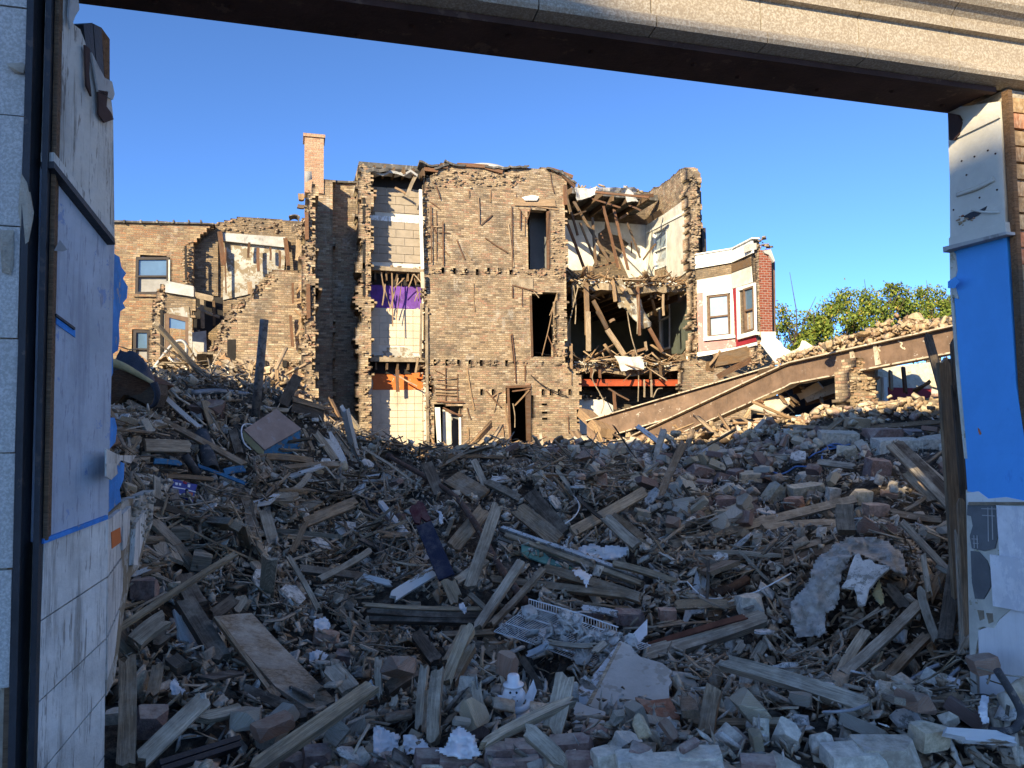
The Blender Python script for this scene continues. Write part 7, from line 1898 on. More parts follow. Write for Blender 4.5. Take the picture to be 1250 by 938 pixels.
# panels and sheets
quad_slab('brown_panel', 'big brown plywood panel lying aslant near the tiled wall', 'panel', [q('b', *p) for p in ((390, 424), (455, 416), (520, 412), (620, 520), (812, 716), (776, 740), (742, 756), (690, 720), (600, 660))], 'ply_brown', 0.42, 0.025)
cd = thing('cabinet_door', 'tilted brown cabinet door lying flat on the splintered mound', 'door', tuple(near(*q('a', 720, 555), 0.3)))
o, Q, n = quad_slab('door_face', None, None, [q('a', *p) for p in ((600, 552), (740, 462), (850, 548), (690, 640))], 'door_brown', 0.45, 0.02, parent=None)
o.parent = cd; o.location = -cd.location
MB().slab([Q[0] - n * 0.022, Q[3] - n * 0.022, Q[3] - n * 0.022 + Vector((0, 0, -0.10)) , Q[0] - n * 0.022 + Vector((0, 0, -0.10))], -n * 0.01).build('door_edge', M['foam'], cd)
MB().slab([Q[3] - n * 0.03, Q[2] - n * 0.03, Q[2] - n * 0.03 + Vector((0, 0, -0.25)), Q[3] - n * 0.03 + Vector((0, 0, -0.2))], -n * 0.01).build('blue_side', M['blue_strip'], cd)
ps_ = thing('plaster_sheet', 'large broken grey plaster sheet with a white lath edge by the wire shelf', 'plaster', tuple(near(765, 830, 0.3)))
o, Q, n = quad_slab('sheet_face', None, None, [q('e', *p) for p in ((1132, 330), (1180, 352), (1200, 385), (1250, 420))] + [q('g', *p) for p in ((90, 402), (190, 432), (238, 470), (222, 495), (238, 522), (222, 545), (225, 600), (180, 622), (120, 600), (76, 588), (60, 612), (40, 640))] + [q('e', *p) for p in ((1190, 622), (1110, 632), (1090, 655), (1010, 618), (985, 605))], 'slab_plaster', 0.5, 0.022)
o.parent = ps_; o.location = -ps_.location
P = [at(*q('e', *p), pl=(Q[0] + n * 0.004, n)) for p in ((1128, 335), (1138, 340), (1005, 600), (985, 608))]
MB().slab(P, -n * 0.015).build('lath_edge', M['w_pale'], ps_)
P = [at(*q('e', *p), pl=(Q[0] - n * 0.01, n)) for p in ((1125, 338), (1000, 500), (915, 565), (925, 590), (985, 610), (1060, 480))]
MB().slab(P, -n * 0.02).build('white_edge', M['white_edge'], ps_)
quad_slab('plaster_piece', 'smaller grey plaster piece tucked under the big plaster sheet', 'plaster', [q('e', *p) for p in ((930, 590), (985, 612), (1068, 640), (1062, 690), (1000, 700), (925, 712))], 'slab_plaster', 0.3, 0.02)
quad_slab('plaster_piece', 'red stained plaster shard below the big plaster sheet', 'plaster', [q('g', *p) for p in ((60, 595), (130, 612), (228, 600), (275, 690), (220, 712), (140, 690))], 'old_brick_face', 0.3, 0.02)
quad_slab('plaster_piece', 'grey plaster shard standing behind the thick rotten beam', 'plaster', [q('g', *p) for p in ((240, 470), (330, 480), (372, 560), (360, 640), (290, 600), (240, 560))], 'slab_plaster', 0.22, 0.02)
quad_slab('plaster_piece', 'sharp white shard standing on the end of the wire shelf', 'plaster', [q('e', *p) for p in ((1250, 235), (1250, 300), (1190, 360), (1165, 350), (1168, 320))], 'paper', 0.55, 0.012)
# wire shelf
ws = thing('wire_shelf', 'bent white wire shelf half buried under plaster crumbs', 'shelf', tuple(near(690, 770, 0.3)))
ca = near(605, 771, 0.42); cz = near(690, 775, 0.42)
nn = facing_up(cz, 0.55)
CA, CB, CC, CD = [at(*q('e', *p), pl=(cz, nn)) for p in ((583, 290), (1030, 442), (1260, 335), (735, 180))]
def sp(u, v):
    p = (CA * (1 - u) + CB * u) * (1 - v) + (CD * (1 - u) + CC * u) * v
    return p + nn * (0.02 * math.sin(u * 5) - 0.04 * u * v)
for v in (0.0, 0.33, 0.66, 1.0): MB().tube([sp(u / 8, v) for u in range(9)], 0.0045, 5).build('rail', M['wire_white'], ws)
MB().tube([sp(u / 8, 1.0) + Vector((0, 0, 0.05)) for u in range(7)], 0.0045, 5).build('rail', M['wire_white'], ws)
for i in range(46):
    u = i / 45
    MB().tube([sp(u, 0) + nn * 0.004, sp(u, 0.5) + nn * 0.004, sp(u, 1.0) + nn * 0.004, sp(min(u, 0.75), 1.0) + Vector((0, 0, 0.05)) if u <= 0.75 else sp(u, 1.0) + nn * 0.01], 0.0024, 4).build('wire', M['wire_white'], ws)
rs2 = np.random.RandomState(3)
uv = rs2.rand(420, 2); uv = uv[(uv[:, 0] > 0.4) & (rs2.rand(420) < 0.7) | (rs2.rand(420) < 0.08)]
P = np.array([list(sp(u, v) + nn * rs2.uniform(0.005, 0.05)) for u, v in uv])
tag(mass('plaster_crumbs', [tris(t) for t in ct] + [tris(t) for t in ft], rs2.randint(0, len(ct) + len(ft), len(P)), P, rotmats(len(P), 0.6, rs2), rs2.uniform(0.3, 0.8, (len(P), 1)) * np.ones((1, 3)), rs2.rand(len(P)), M['plast']), 'plaster crumbs heaped on the wire shelf', 'rubble')
for a, b, w_, lab, m_ in (((770, 305), (940, 262), 12, 'white board lying upper on the wire shelf', 'white_edge'), ((722, 395), (820, 345), 9, 'white board end sticking out over the front of the wire shelf', 'white_edge'), ((815, 335), (1040, 352), 6, 'narrow grey board along the front of the wire shelf', 'w_grey'), ((950, 185), (1125, 215), 8, 'white slat behind the bricks on the wire shelf', 'white_edge'), ((1080, 330), (1010, 390), 9, 'splintered pale board beside the plaster sheet', 'w_grey'), ((735, 260), (745, 345), 7, 'grey plaster strip standing on the wire shelf', 'w_grey')):
    board('white_board' if m_ != 'w_grey' else 'board', lab, 'board', q('e', *a), q('e', *b), w_, 0.02, m_, 0.52, 0.52, 0.04)
# china snowman
cs = near(*q('e', 690, 600), 0.25)
sm = thing('china_snowman', 'broken white china snowman with a top hat lying in the dark hollow', 'figurine', tuple(cs))
tw = (EYE - cs).normalized()
ri = RT.copy(); upv = (UP * 0.9 - RT * 0.12).normalized()
def so(a, b, c): return cs + ri * a + upv * b + tw * c
MB().lathe(so(-0.015, -0.10, 0.0), [(0.0, -0.07), (0.05, -0.065), (0.08, -0.03), (0.088, 0.0), (0.08, 0.04), (0.055, 0.07), (0.0, 0.075)], 18, upv).build('body', M['china'], sm, True)
MB().lathe(so(-0.02, 0.035, 0.015), [(0.0, -0.06), (0.035, -0.052), (0.058, -0.02), (0.06, 0.008), (0.045, 0.04), (0.02, 0.055), (0.0, 0.058)], 18, upv).build('head', M['china'], sm, True)
MB().lathe(so(-0.015, 0.088, 0.015), [(0.0, 0.0), (0.052, 0.0), (0.054, 0.008), (0.032, 0.012), (0.03, 0.05), (0.026, 0.056), (0.0, 0.056)], 16, (upv + ri * 0.12).normalized()).build('hat', M['china'], sm, True)
MB().lathe(so(-0.085, 0.005, 0.03), [(0.0, -0.03), (0.026, -0.03), (0.032, 0.0), (0.026, 0.03), (0.0, 0.032)], 12, (ri * -0.9 + upv * 0.3).normalized()).build('mitten', M['china'], sm, True)
MB().tube(smooth_path([so(-0.07, -0.02, 0.03), so(-0.02, -0.04, 0.065), so(0.04, -0.02, 0.04), so(0.06, 0.03, 0.0)]), 0.018, 8).build('scarf', M['china'], sm, True)
for a, b in ((-0.036, 0.05), (-0.004, 0.05), (-0.03, 0.012), (-0.02, 0.008), (-0.008, 0.011)): MB().lathe(so(a, b, 0.075 - abs(b - 0.03) * 0.15), [(0.0, -0.006), (0.006, -0.004), (0.006, 0.002), (0.0, 0.005)], 8, tw).build('coal_dot', M['black'], sm)
MB().lathe(so(-0.02, 0.033, 0.085), [(0.007, -0.01), (0.004, 0.012), (0.0, 0.024)], 8, (tw - ri * 0.3).normalized()).build('nose', M['china'], sm, True)
MB().slab([so(0.03, 0.02, 0.01), so(0.09, 0.12, 0.0), (so(0.10, 0.06, 0.0)), so(0.07, 0.0, 0.02)], tw * 0.012).build('broken_wing', M['china'], sm)
bw = []
for i in range(12):
    an = math.pi * (1.0 + i / 11 * 0.95)
    bw.append((so(0.04 + 0.10 * math.cos(an) * 1.05, -0.05 + 0.12 * math.sin(an), 0.05), so(0.04 + 0.075 * math.cos(an), -0.05 + 0.075 * math.sin(an), 0.07)))
vs = [p for ab in bw for p in ab] + [p - tw * 0.02 for ab in bw for p in ab]
fs = []
nb_ = len(bw)
for i in range(nb_ - 1):
    a = 2 * i
    fs += [(a, a + 1, a + 3, a + 2), (2 * nb_ + a, 2 * nb_ + a + 2, 2 * nb_ + a + 3, 2 * nb_ + a + 1), (a, a + 2, 2 * nb_ + a + 2, 2 * nb_ + a), (a + 1, 2 * nb_ + a + 1, 2 * nb_ + a + 3, a + 3)]
MB().add(vs, fs).build('pierced_rim', M['china'], sm, True)
for i in range(1, 11):
    (o0, i0_), t_m = bw[i], tw * 0.004
    MB().plank(o0 * 0.75 + i0_ * 0.25 + t_m, o0 * 0.25 + i0_ * 0.75 + t_m, 0.009, 0.004, up=tw, jag=0).build('rim_slot_shade', M['black'], sm)  # black strips painted as the shade inside the rim's openings
# plastic bags
for poly, lab, sd_ in (([(48, 705), (75, 690), (120, 715), (175, 740), (172, 800), (120, 832), (50, 825)], 'crumpled white plastic bag at the pavement edge, beside the standing posts', 1.0), ([(180, 740), (230, 732), (285, 760), (312, 805), (260, 835), (200, 832), (178, 790)], 'puffed white plastic bag between the two clear ones', 5.0), ([(312, 805), (365, 790), (395, 720), (430, 695), (500, 740), (518, 800), (540, 830), (470, 850), (380, 840)], 'clear plastic sheet crumpled below the tall square post', 9.0)):
    drape('plastic_bag', lab, 'bag', [q('e', *p) for p in poly], 'plastic', 0.38, 0.05, 0.07, 12, 2.2, sd_)
# crumpled sheets, paper
drape('crumpled_sheet', 'crumpled white sheet between the thick timber and the casing', 'sheet', [q('j', *p) for p in ((520, 115), (600, 92), (640, 110), (720, 105), (785, 115), (770, 160), (730, 185), (660, 188), (590, 172), (540, 150))], 'paper', 0.3, 0.01, 0.10, 8, 2.0, 2)
drape('crumpled_sheet', 'torn white flap standing on the casing beside the crumpled sheet', 'sheet', [q('j', *p) for p in ((470, 60), (485, 52), (500, 90), (560, 140), (600, 180), (540, 168), (470, 130), (440, 115))], 'paper', 0.38, 0.01, 0.06, 9, 2.0, 6)
for k_, poly, lab in (('c', ((428, 665), (450, 655), (466, 690), (460, 725), (440, 705), (428, 690)), 'small white shard at the foot of the navy board'), ('c', ((325, 260), (345, 250), (368, 290), (355, 335), (340, 320), (342, 285)), 'small white scrap caught above the navy board'), ('b', ((725, 435), (770, 420), (790, 450), (785, 470), (740, 480), (728, 462)), 'white flake on the slope above the rough grey board'),
                      ('b', ((238, 645), (262, 628), (280, 660), (300, 672), (285, 695), (245, 690)), 'crumpled white rag below the red brown stave'), ('b', ((710, 545), (745, 532), (795, 560), (780, 580), (740, 572), (715, 585)), 'small white rag above the rough grey board'), ('g', ((640, 770), (668, 735), (700, 735), (700, 780), (670, 800)), 'small white scrap near the paving stones'),
                      ('r', ((165, 770), (185, 735), (215, 715), (245, 725), (238, 750), (215, 765), (190, 778)), 'crumpled white paper at the foot of the jamb'), ('r', ((290, 760), (312, 765), (305, 800), (312, 830), (292, 836), (280, 800)), 'torn white strip at the corner of the jamb'), ('h', ((470, 440), (515, 352), (538, 440), (542, 480), (520, 508)), 'curled tan scrap hanging under the white plaster scrap')):
    drape('paper_scrap', lab, 'scrap', [q(k_, *p) for p in poly], 'paper' if 'tan' not in lab else 'foam', 0.34, 0.006, 0.03, 16, 1.6, len(lab))
# insulation blanket and scrap
drape('insulation_blanket', 'grey felt insulation blanket slumped over the rubble', 'insulation', [q('h', *p) for p in ((280, 185), (350, 150), (480, 138), (565, 168), (600, 200), (640, 225), (662, 330), (645, 352), (590, 335), (540, 300), (450, 262), (400, 240), (372, 262), (330, 330), (318, 410), (312, 480), (292, 522), (240, 545), (252, 640), (228, 650), (215, 672), (190, 655), (150, 668), (90, 664), (75, 620), (58, 590), (52, 490), (90, 440), (150, 380), (172, 290), (200, 240), (245, 220))], 'insulation', 0.40, 0.10, 0.10, 5.5, 2.5, 4, fold=0.012)
quad_slab('plaster_scrap', 'bright white plaster scrap lying on the grey insulation', 'plaster', [q('h', *p) for p in ((322, 402), (345, 370), (365, 300), (390, 240), (412, 232), (428, 266), (470, 262), (492, 285), (572, 298), (540, 330), (510, 352), (480, 392), (462, 410), (442, 490), (405, 495), (398, 440), (385, 408))], 'plast', 0.62, 0.02)
# tarp and broken cabinet near the blue wall
tc = thing('tarp_heap', 'blue black tarp folded over a broken brown cabinet with yellow foam', 'tarp', tuple(near(*q('a', 110, 330), 0.2)))
dpt = depth(near(*q('a', 110, 400), 0.3))
ta = lambda x, y, k=0.0: at(*q('a', x, y), d=dpt + k)
MB().slab([ta(15, 300), (ta(60, 290)), ta(160, 320), ta(208, 350), ta(150, 395), ta(60, 420), ta(10, 440)], (0.15, 0.5, 0)).build('cabinet_board', M['lath_dark'], tc)
MB().slab([ta(10, 440, -0.15), ta(60, 420, -0.15), ta(75, 400, -.15), ta(30, 460, -.15)], (0.05, 0.2, 0)).build('cabinet_board', M['joist'], tc)
MB().slab([ta(60, 420, -.05), ta(150, 395, -.05), ta(208, 352, -.05), ta(212, 400, -.05), ta(190, 450, -.05), ta(110, 410, -.05)], (0.1, 0.3, 0)).build('cabinet_board', M['w_dark'], tc)
MB().tube(smooth_path([ta(30, 262, -.12), ta(80, 280, -.12), ta(140, 312, -.12), ta(206, 350, -.12)]), 0.055, 8, 0.02).build('foam_strip', M['foam'], tc, True)
vs, fs = [], []
rows = [[(40, 285), (90, 292), (150, 318), (206, 348)], [(38, 255), (95, 262), (160, 290), (210, 340)], [(45, 225), (100, 232), (165, 262), (212, 335)], [(60, 205), (110, 212), (160, 240), (205, 320)]]
for j, r_ in enumerate(rows):
    P = smooth_path([ta(x, y, -0.10 + 0.12 * j + RNG.uniform(-.03, .03)) for x, y in r_], 5)
    vs += [p + Vector((0, 0, RNG.uniform(-.02, .02))) for p in P]
nc = len(vs) // 4
for j in range(3):
    for i in range(nc - 1): fs.append((j * nc + i, j * nc + i + 1, (j + 1) * nc + i + 1, (j + 1) * nc + i))
MB().add(vs, fs).build('tarp_fold', M['tarp'], tc, True)
MB().tube(smooth_path([ta(206, 350, -.1), ta(222, 395, -.12), ta(212, 440, -.12), ta(192, 455, -.12)]), 0.045, 8, 0.02).build('tarp_fold', M['tarp'], tc, True)
drape('dark_cloth', 'dark crumpled cloth lying beside the blue black tarp', 'cloth', [q('a', *p) for p in ((195, 300), (225, 275), (265, 285), (285, 330), (270, 370), (225, 375), (205, 340))], 'tarp', 0.3, 0.05, 0.12, 7, 2.0, 3)
# printed bag
bg = thing('printed_bag', 'blue printed plastic bag with white bands lying on the slope', 'bag', tuple(near(*q('a', 335, 815), 0.3)))
o, Q, n = quad_slab('bag_body', None, None, [q('a', *p) for p in ((285, 768), (315, 772), (340, 782), (396, 792), (385, 830), (378, 868), (340, 852), (290, 848), (288, 800))], 'blue_bag', 0.45, 0.10)
o.parent = bg; o.location = -bg.location
for poly, m_ in (((( 288, 800), (335, 808), (390, 822), (389, 826), (335, 812), (288, 804)), 'plastic'), (((289, 828), (340, 834), (384, 844), (383, 848), (340, 838), (289, 832)), 'plastic'), (((300, 782), (312, 784), (310, 794), (300, 792)), 'plastic'), (((316, 785), (326, 787), (325, 796), (316, 795)), 'plastic'), (((355, 790), (366, 792), (364, 804), (354, 802)), 'plastic'), (((345, 822), (378, 828), (374, 842), (350, 838)), 'orange'), (((335, 776), (352, 783), (350, 790), (335, 786)), 'red_paint')):
    P = [at(*q('a', *p), pl=(Q[0] + n * 0.004, n)) for p in poly]
    MB().slab(P, -n * 0.003).build('bag_print', M[m_], bg)
# standing stones, blocks, paving bricks
zf = lambda x, y: q('f', x, y)
o, Q, n = quad_slab('standing_stone', 'slanting grey stone slab standing up on the brick crest', 'stone', [zf(*p) for p in ((342, 152), (358, 112), (375, 120), (418, 160), (474, 246), (425, 270), (392, 258))], 'rb_grey', 0.45, 0.22)
board('wood_block', 'sawn wooden block standing on end below the tan bricks', 'block', zf(1130, 580), zf(1140, 710), 20, 0.09, 'w_grey', 0.45, 0.4, 0.0, 0.7)
B_ = [ # key, x, y, w, h, d px, mat, yaw, tilt, label, kind
 ('f', 395, 395, 30, 12, 15, 'rb_purple', 0.5, (0.3, 0.2), 'big purple brick with a clean edge in the middle of the crest'),
 ('f', 415, 465, 18, 10, 14, 'rb_purple', -0.4, (0.2, 0.1), 'purple brick right below the big clean edged one'),
 ('f', 510, 440, 18, 12, 14, 'rb_purple', 0.2, (-0.2, 0.3), 'purple brick end beside the big clean edged one'),
 ('f', 575, 415, 16, 12, 14, 'rb_purple', 0.6, (0.1, -0.2), 'small purple brick furthest along the row of purple ones'),
 ('f', 640, 440, 26, 18, 20, 'rb_tan', 0.1, (0.2, 0.0), 'square tan stone beside the row of purple bricks'),
 ('f', 780, 515, 22, 26, 16, 'rb_tan', 0.5, (0.4, 0.5), 'tilted tan brick with a striped face above the sweeping timber'),
 ('f', 870, 560, 24, 14, 12, 'rb_red', -0.1, (0.2, 0.0), 'red faced brick beside the tilted striped one'),
 ('f', 935, 495, 44, 14, 18, 'rb_tan', 0.15, (0.2, -0.1), 'long flat tan brick above the red faced one'),
 ('f', 945, 430, 26, 12, 16, 'rb_grey', 0.2, (0.2, -0.1), 'chalky brick above the long flat tan one'),
 ('f', 1070, 520, 14, 18, 12, 'rb_grey', 0.1, (0.1, 0.1), 'small chalky cube beside the upright wooden block'),
 ('f', 1150, 310, 22, 14, 14, 'rb_tan', -0.5, (0.3, -0.3), 'tan brick with a broken red end below the blue wire loop'),
 ('f', 510, 560, 26, 15, 16, 'rb_purple', 0.2, (0.2, 0.0), 'dark purple brick above the dusty hollow of splinters'),
 ('f', 95, 640, 18, 22, 14, 'rb_tan', 0.2, (0.2, 0.2), 'tan brick end beside the clean pinkish timber'),
 ('f', 1095, 230, 44, 16, 20, 'rb_grey', -0.1, (0.2, 0.05), 'large chalky slab on the crest near the blue wire'),
 ('i', 600, 325, 52, 24, 26, 'rb_grey', 0.0, (0.15, 0.0), 'largest square grey stone beside the shattered timber'),
 ('i', 800, 320, 40, 26, 24, 'rb_grey', 0.25, (0.2, -0.1), 'second large grey stone touching the blue jamb side'),
 ('i', 530, 260, 42, 18, 20, 'rb_purple', 0.15, (0.1, 0.0), 'purple stone lying on top of the largest square grey one'),
 ('i', 690, 250, 26, 10, 18, 'conduit', 0.3, (0.2, 0.0), 'flat blue grey slate lying behind the large stones'),
 ('i', 505, 425, 26, 22, 18, 'rb_purple', 0.1, (0.2, 0.1), 'purple grey stone under the largest square one'),
 ('i', 420, 570, 22, 16, 16, 'rb_tan', 0.3, (0.2, 0.0), 'tan stone below the narrow white strip'),
 ('i', 495, 635, 26, 14, 18, 'rb_red', 0.1, (0.1, 0.0), 'dark red brick above the round brown timber'),
 ('i', 345, 350, 22, 16, 14, 'rb_tan', -0.4, (0.3, 0.1), 'pale brick with a red end beside the blue loop'),
 ('i', 650, 62, 34, 9, 14, 'rb_red', 0.0, (0.0, 0.0), 'pinkish slab of brickwork lying sunlit before the red panel'),
 ('g', 525, 815, 32, 22, 26, 'rb_purple', 0.7, (0.5, 0.1), 'purple paving brick standing on its corner'),
 ('g', 610, 150, 30, 22, 22, 'rb_grey', 0.1, (0.1, 0.1), 'round edged brick with a red patch beside the rusty pipe end'),
 ('g', 215, 195, 20, 12, 14, 'rb_red', 0.0, (0.1, 0.0), 'small sawn brown block above the rust bar'),
 ('g', 30, 215, 32, 14, 18, 'rb_purple', 0.3, (0.2, 0.1), 'dark purple brick lying on the end of the wire shelf'),
 ('e', 1065, 270, 20, 20, 16, 'rb_grey', 0.3, (0.3, 0.2), 'rough grey lump on the wire shelf'),
 ('e', 1025, 215, 16, 9, 12, 'rb_purple', 0.5, (0.3, 0.1), 'dark little brick upper on the wire shelf'),
 ('e', 1170, 225, 34, 14, 18, 'rb_purple', 0.2, (0.2, 0.1), 'long dark brick at the back of the wire shelf'),
 ('e', 715, 805, 48, 16, 24, 'rb_purple', 0.1, (0.15, 0.05), 'purple paving brick lying left of the grooved timber end'),
 ('e', 915, 790, 52, 20, 24, 'rb_purple', -0.25, (0.2, -0.15), 'purple paving brick lying right of the grooved timber end'),
 ('e', 600, 825, 34, 22, 20, 'rb_purple', 0.15, (0.2, 0.05), 'purple paving brick beside the clear plastic sheet'),
 ('e', 1020, 745, 30, 20, 22, 'rb_purple', -0.3, (0.2, 0.1), 'purple paving brick under the small plaster piece'),
 ('e', 720, 862, 32, 16, 22, 'rb_purple', 0.05, (0.1, 0.0), 'purple paving brick in front of the one left of the grooved timber'),
 ('e', 620, 880, 28, 12, 20, 'rb_purple', 0.2, (0.1, 0.1), 'purple paving brick lowest of the bottom row'),
 ('e', 960, 860, 40, 18, 24, 'rb_purple', -0.35, (0.1, -0.1), 'purple paving brick nearest the pavement in front of the plaster'),
 ('e', 1080, 850, 36, 26, 24, 'rb_grey', 0.3, (0.1, -0.1), 'chalky slab corner standing before the purple bricks'),
 ('e', 310, 850, 40, 18, 24, 'rb_purple', 0.25, (0.15, 0.1), 'purple paving brick under the puffed bag'),
 ('e', 120, 862, 36, 16, 24, 'rb_purple', -0.4, (0.15, -0.1), 'purple paving brick under the crumpled bag'),
 ('e', 420, 862, 40, 16, 24, 'rb_purple', 0.0, (0.15, 0.05), 'purple paving brick under the clear plastic sheet'),
 ('e', 1160, 780, 30, 22, 20, 'rb_grey', 0.5, (0.4, 0.2), 'tilted grey stone beside the burnt post'),
 ('e', 1215, 835, 26, 24, 20, 'rb_purple', -0.3, (0.2, 0.3), 'reddish purple brick next to the tilted grey stone'),
 ('g', 60, 900, 46, 14, 28, 'rb_grey', 0.05, (0.15, 0.0), 'broad flat grey paving stone at the pavement edge'),
 ('g', 370, 880, 52, 12, 30, 'rb_grey', -0.05, (0.15, 0.0), 'second broad flat paving stone beside the purple brick on its corner'),
 ('g', 250, 925, 110, 14, 40, 'rb_grey', 0.08, (0.1, 0.0), 'long flat kerb stone lying along the pavement edge'),
 ('g', 650, 925, 40, 16, 26, 'rb_purple', -0.2, (0.1, 0.0), 'purple paving brick beyond the long kerb stone'),
 ('g', 780, 800, 28, 46, 22, 'rb_grey', -0.5, (0.5, 0.4), 'tall slanting grey stone beside the purple brick on its corner'),
 ('g', 970, 840, 46, 44, 34, 'rb_grey', 0.2, (0.2, 0.1), 'big rounded grey rock near the long pale beam'),
 ('g', 1110, 880, 70, 20, 34, 'rb_grey', 0.12, (0.15, 0.0), 'large pale stone slab at the pavement edge near the jamb'),
 ('g', 860, 710, 28, 22, 20, 'plast', 0.3, (0.2, 0.2), 'chalky lump of plaster below the long pale beam'),
 ('r', 212, 825, 28, 24, 22, 'rb_grey', 0.2, (0.1, 0.1), 'round grey stone at the foot of the jamb'),
 ('r', 165, 860, 40, 26, 26, 'rb_tan', 0.3, (0.2, 0.0), 'tan stone under the pale wedge at the jamb'),
 ('r', 60, 905, 76, 30, 40, 'rb_grey', 0.08, (0.1, 0.05), 'biggest pale stone slab at the pavement edge near the jamb'),
 ('b', 158, 328, 28, 24, 20, 'rb_purple', 0.15, (0.1, 0.05), 'dark square stone beside the torn tiled wall'),
 ('b', 178, 780, 34, 30, 26, 'rb_purple', 0.6, (0.4, 0.2), 'dark cube of stone below the crumpled rag'),
 ('b', 745, 900, 36, 20, 26, 'rb_purple', 0.4, (0.2, 0.1), 'purple paving brick just behind the pale weathered timber'),
 ('b', 660, 920, 30, 18, 22, 'rb_purple', -0.2, (0.2, 0.1), 'purple paving brick beside the pale weathered timber foot'),
 ('b', 400, 520, 16, 20, 14, 'rb_tan', 0.2, (0.3, 0.2), 'brown stone next to the edge of the brown panel'),
 ('b', 285, 140, 24, 14, 18, 'w_grey', 0.1, (0.1, 0.0), 'yellowish block of wood on the slope under the blue bag'),
 ('b', 60, 760, 22, 14, 18, 'rb_grey', 0.3, (0.1, 0.0), 'grey stone by the foot of the upright brown board'),
 ('b', 350, 235, 22, 20, 18, 'w_grey', 0.4, (0.3, 0.2), 'square timber end below the yellowish block'),
 ('b', 770, 500, 30, 20, 18, 'rb_red', 0.3, (0.2, 0.2), 'brown red brick under the white flake'),
 ('b', 835, 570, 24, 18, 18, 'rb_purple', 0.1, (0.2, 0.2), 'dark brick near the small white rag'),
]
for k_, x, y, w_, h_, d_, m_, yw, tl, lab in B_:
    rock = any(s_ in lab for s_ in ('rock', 'lump', 'round grey', 'rough'))
    nm = 'paving_brick' if 'paving brick' in lab else 'brick' if 'brick' in lab else 'paving_stone' if 'paving' in lab else 'wood_block' if ('wood' in lab or 'timber end' in lab) else 'stone'
    block(nm, lab, nm.replace('_', ' '), *q(k_, x, y), w_, h_, d_, m_, 0.20 if y < 800 else 0.28, yw, tl, 0.14, 'lump' if rock else 'box')
board('pale_wedge', 'pale pointed plank at the foot of the jamb beside the round stone', 'plank', q('r', 195, 857), q('r', 372, 868), 15, 0.03, 'w_white', 0.4, 0.25, 0.1)
# planks standing along the inner side of the blue jamb
for a, b, w_, m_, da, db, lab in (((1131, 405), (1163, 520), 9, 'w_dark', 6.6, 6.0, 'dark plank leaning in from the girder to the blue jamb'), ((1158, 440), (1172, 610), 10, 'w_brown', 5.4, 5.4, 'brown plank standing against the inner edge of the blue jamb'), ((1164, 470), (1176, 612), 5, 'w_dark', 5.0, 5.0, 'thin dark stave between the brown plank and the jamb'),
                                  ((1172, 605), (1183, 790), 8, 'w_brown', 4.7, 4.5, 'brown stave standing against the lower jamb'), ((1168, 640), (1176, 800), 5, 'w_grey', 4.8, 4.6, 'thin grey stave beside the lower brown one'), ((1163, 560), (1170, 640), 9, 'w_dark', 5.2, 5.2, 'short dark stave above the lower brown one'), ((1152, 505), (1168, 600), 8, 'w_dark', 5.7, 5.5, 'dark lath behind the brown jamb plank'), ((1186, 770), (1170, 800), 8, 'w_grey', 4.4, 4.4, 'frayed stub at the foot of the lower brown stave')):
    p0, p1 = at(*a, d=da), at(*b, d=db)
    tag(MB().plank(p0, p1, w_ / FPX * da, 0.035, up=(-0.6, -1, 0.1), jag=0.08, st=4, nw=3).build('standing_plank', M[m_]), lab, 'plank')

# ------------------------------------------------------------------ loose rubble between them: the largest pieces are things, the rest is joined
rs = np.random.RandomState(2024)
def scatter(n, dmin, dmax, x0=95, x1=1275, power=1.0):
    """Points on the heap spread evenly over the view's width and depth."""
    px = rs.uniform(x0, x1, n)
    dd = dmin + (dmax - dmin) * rs.rand(n) ** power
    cx = (px - 625) / FPX
    f2, r2 = np.array([FW.x, FW.y]), np.array([RT.x, RT.y])
    xy = (f2[None] / np.linalg.norm(f2) + r2[None] * cx[:, None]) * dd[:, None]
    x, y = xy[:, 0], xy[:, 1]
    k = (y > 2.78) & ~((x < -0.58) & (y < 4.5)) & ~((x > 3.42) & (y < 3.75))
    x, y = x[k], y[k]
    P = np.stack([x, y, hgt(x, y)], 1)
    rel = P - np.array(EYE)
    z = rel @ np.array(FW)
    sx, sy = 625 + FPX * (rel @ np.array(RT)) / z, 469 - FPX * (rel @ np.array(UP)) / z
    return P, z, sx, sy, hnrm(x, y)
def project(P):
    rel = P - np.array(EYE)
    z = rel @ np.array(FW)
    return 625 + FPX * (rel @ np.array(RT)) / z, 469 - FPX * (rel @ np.array(UP)) / z, z
def covered(x, y, m=2.0):
    b = np.zeros(x.shape, bool)
    for x0, y0, x1, y1, w in HERO_SEG:
        dx, dy = x1 - x0, y1 - y0
        t = np.clip(((x - x0) * dx + (y - y0) * dy) / (dx * dx + dy * dy + 1e-6), 0, 1)
        b |= np.hypot(x - x0 - t * dx, y - y0 - t * dy) < w + m
    for p in HERO_POLY: b |= inpoly(p, x, y)
    return b
def brickness(sx, sy):
    b = 0.03 + 0.87 * (1 / (1 + np.exp(-(sx - 690) / 45.0))) * (1 / (1 + np.exp((sy - (600 + np.clip(sx - 700, 0, 400) * 0.14)) / 22.0)))
    b = np.maximum(b, 0.75 / (1 + np.exp(-(sy - 890) / 12.0)))
    b = np.where((sx > 700) & (sy < 560), 0.92, b)
    return b
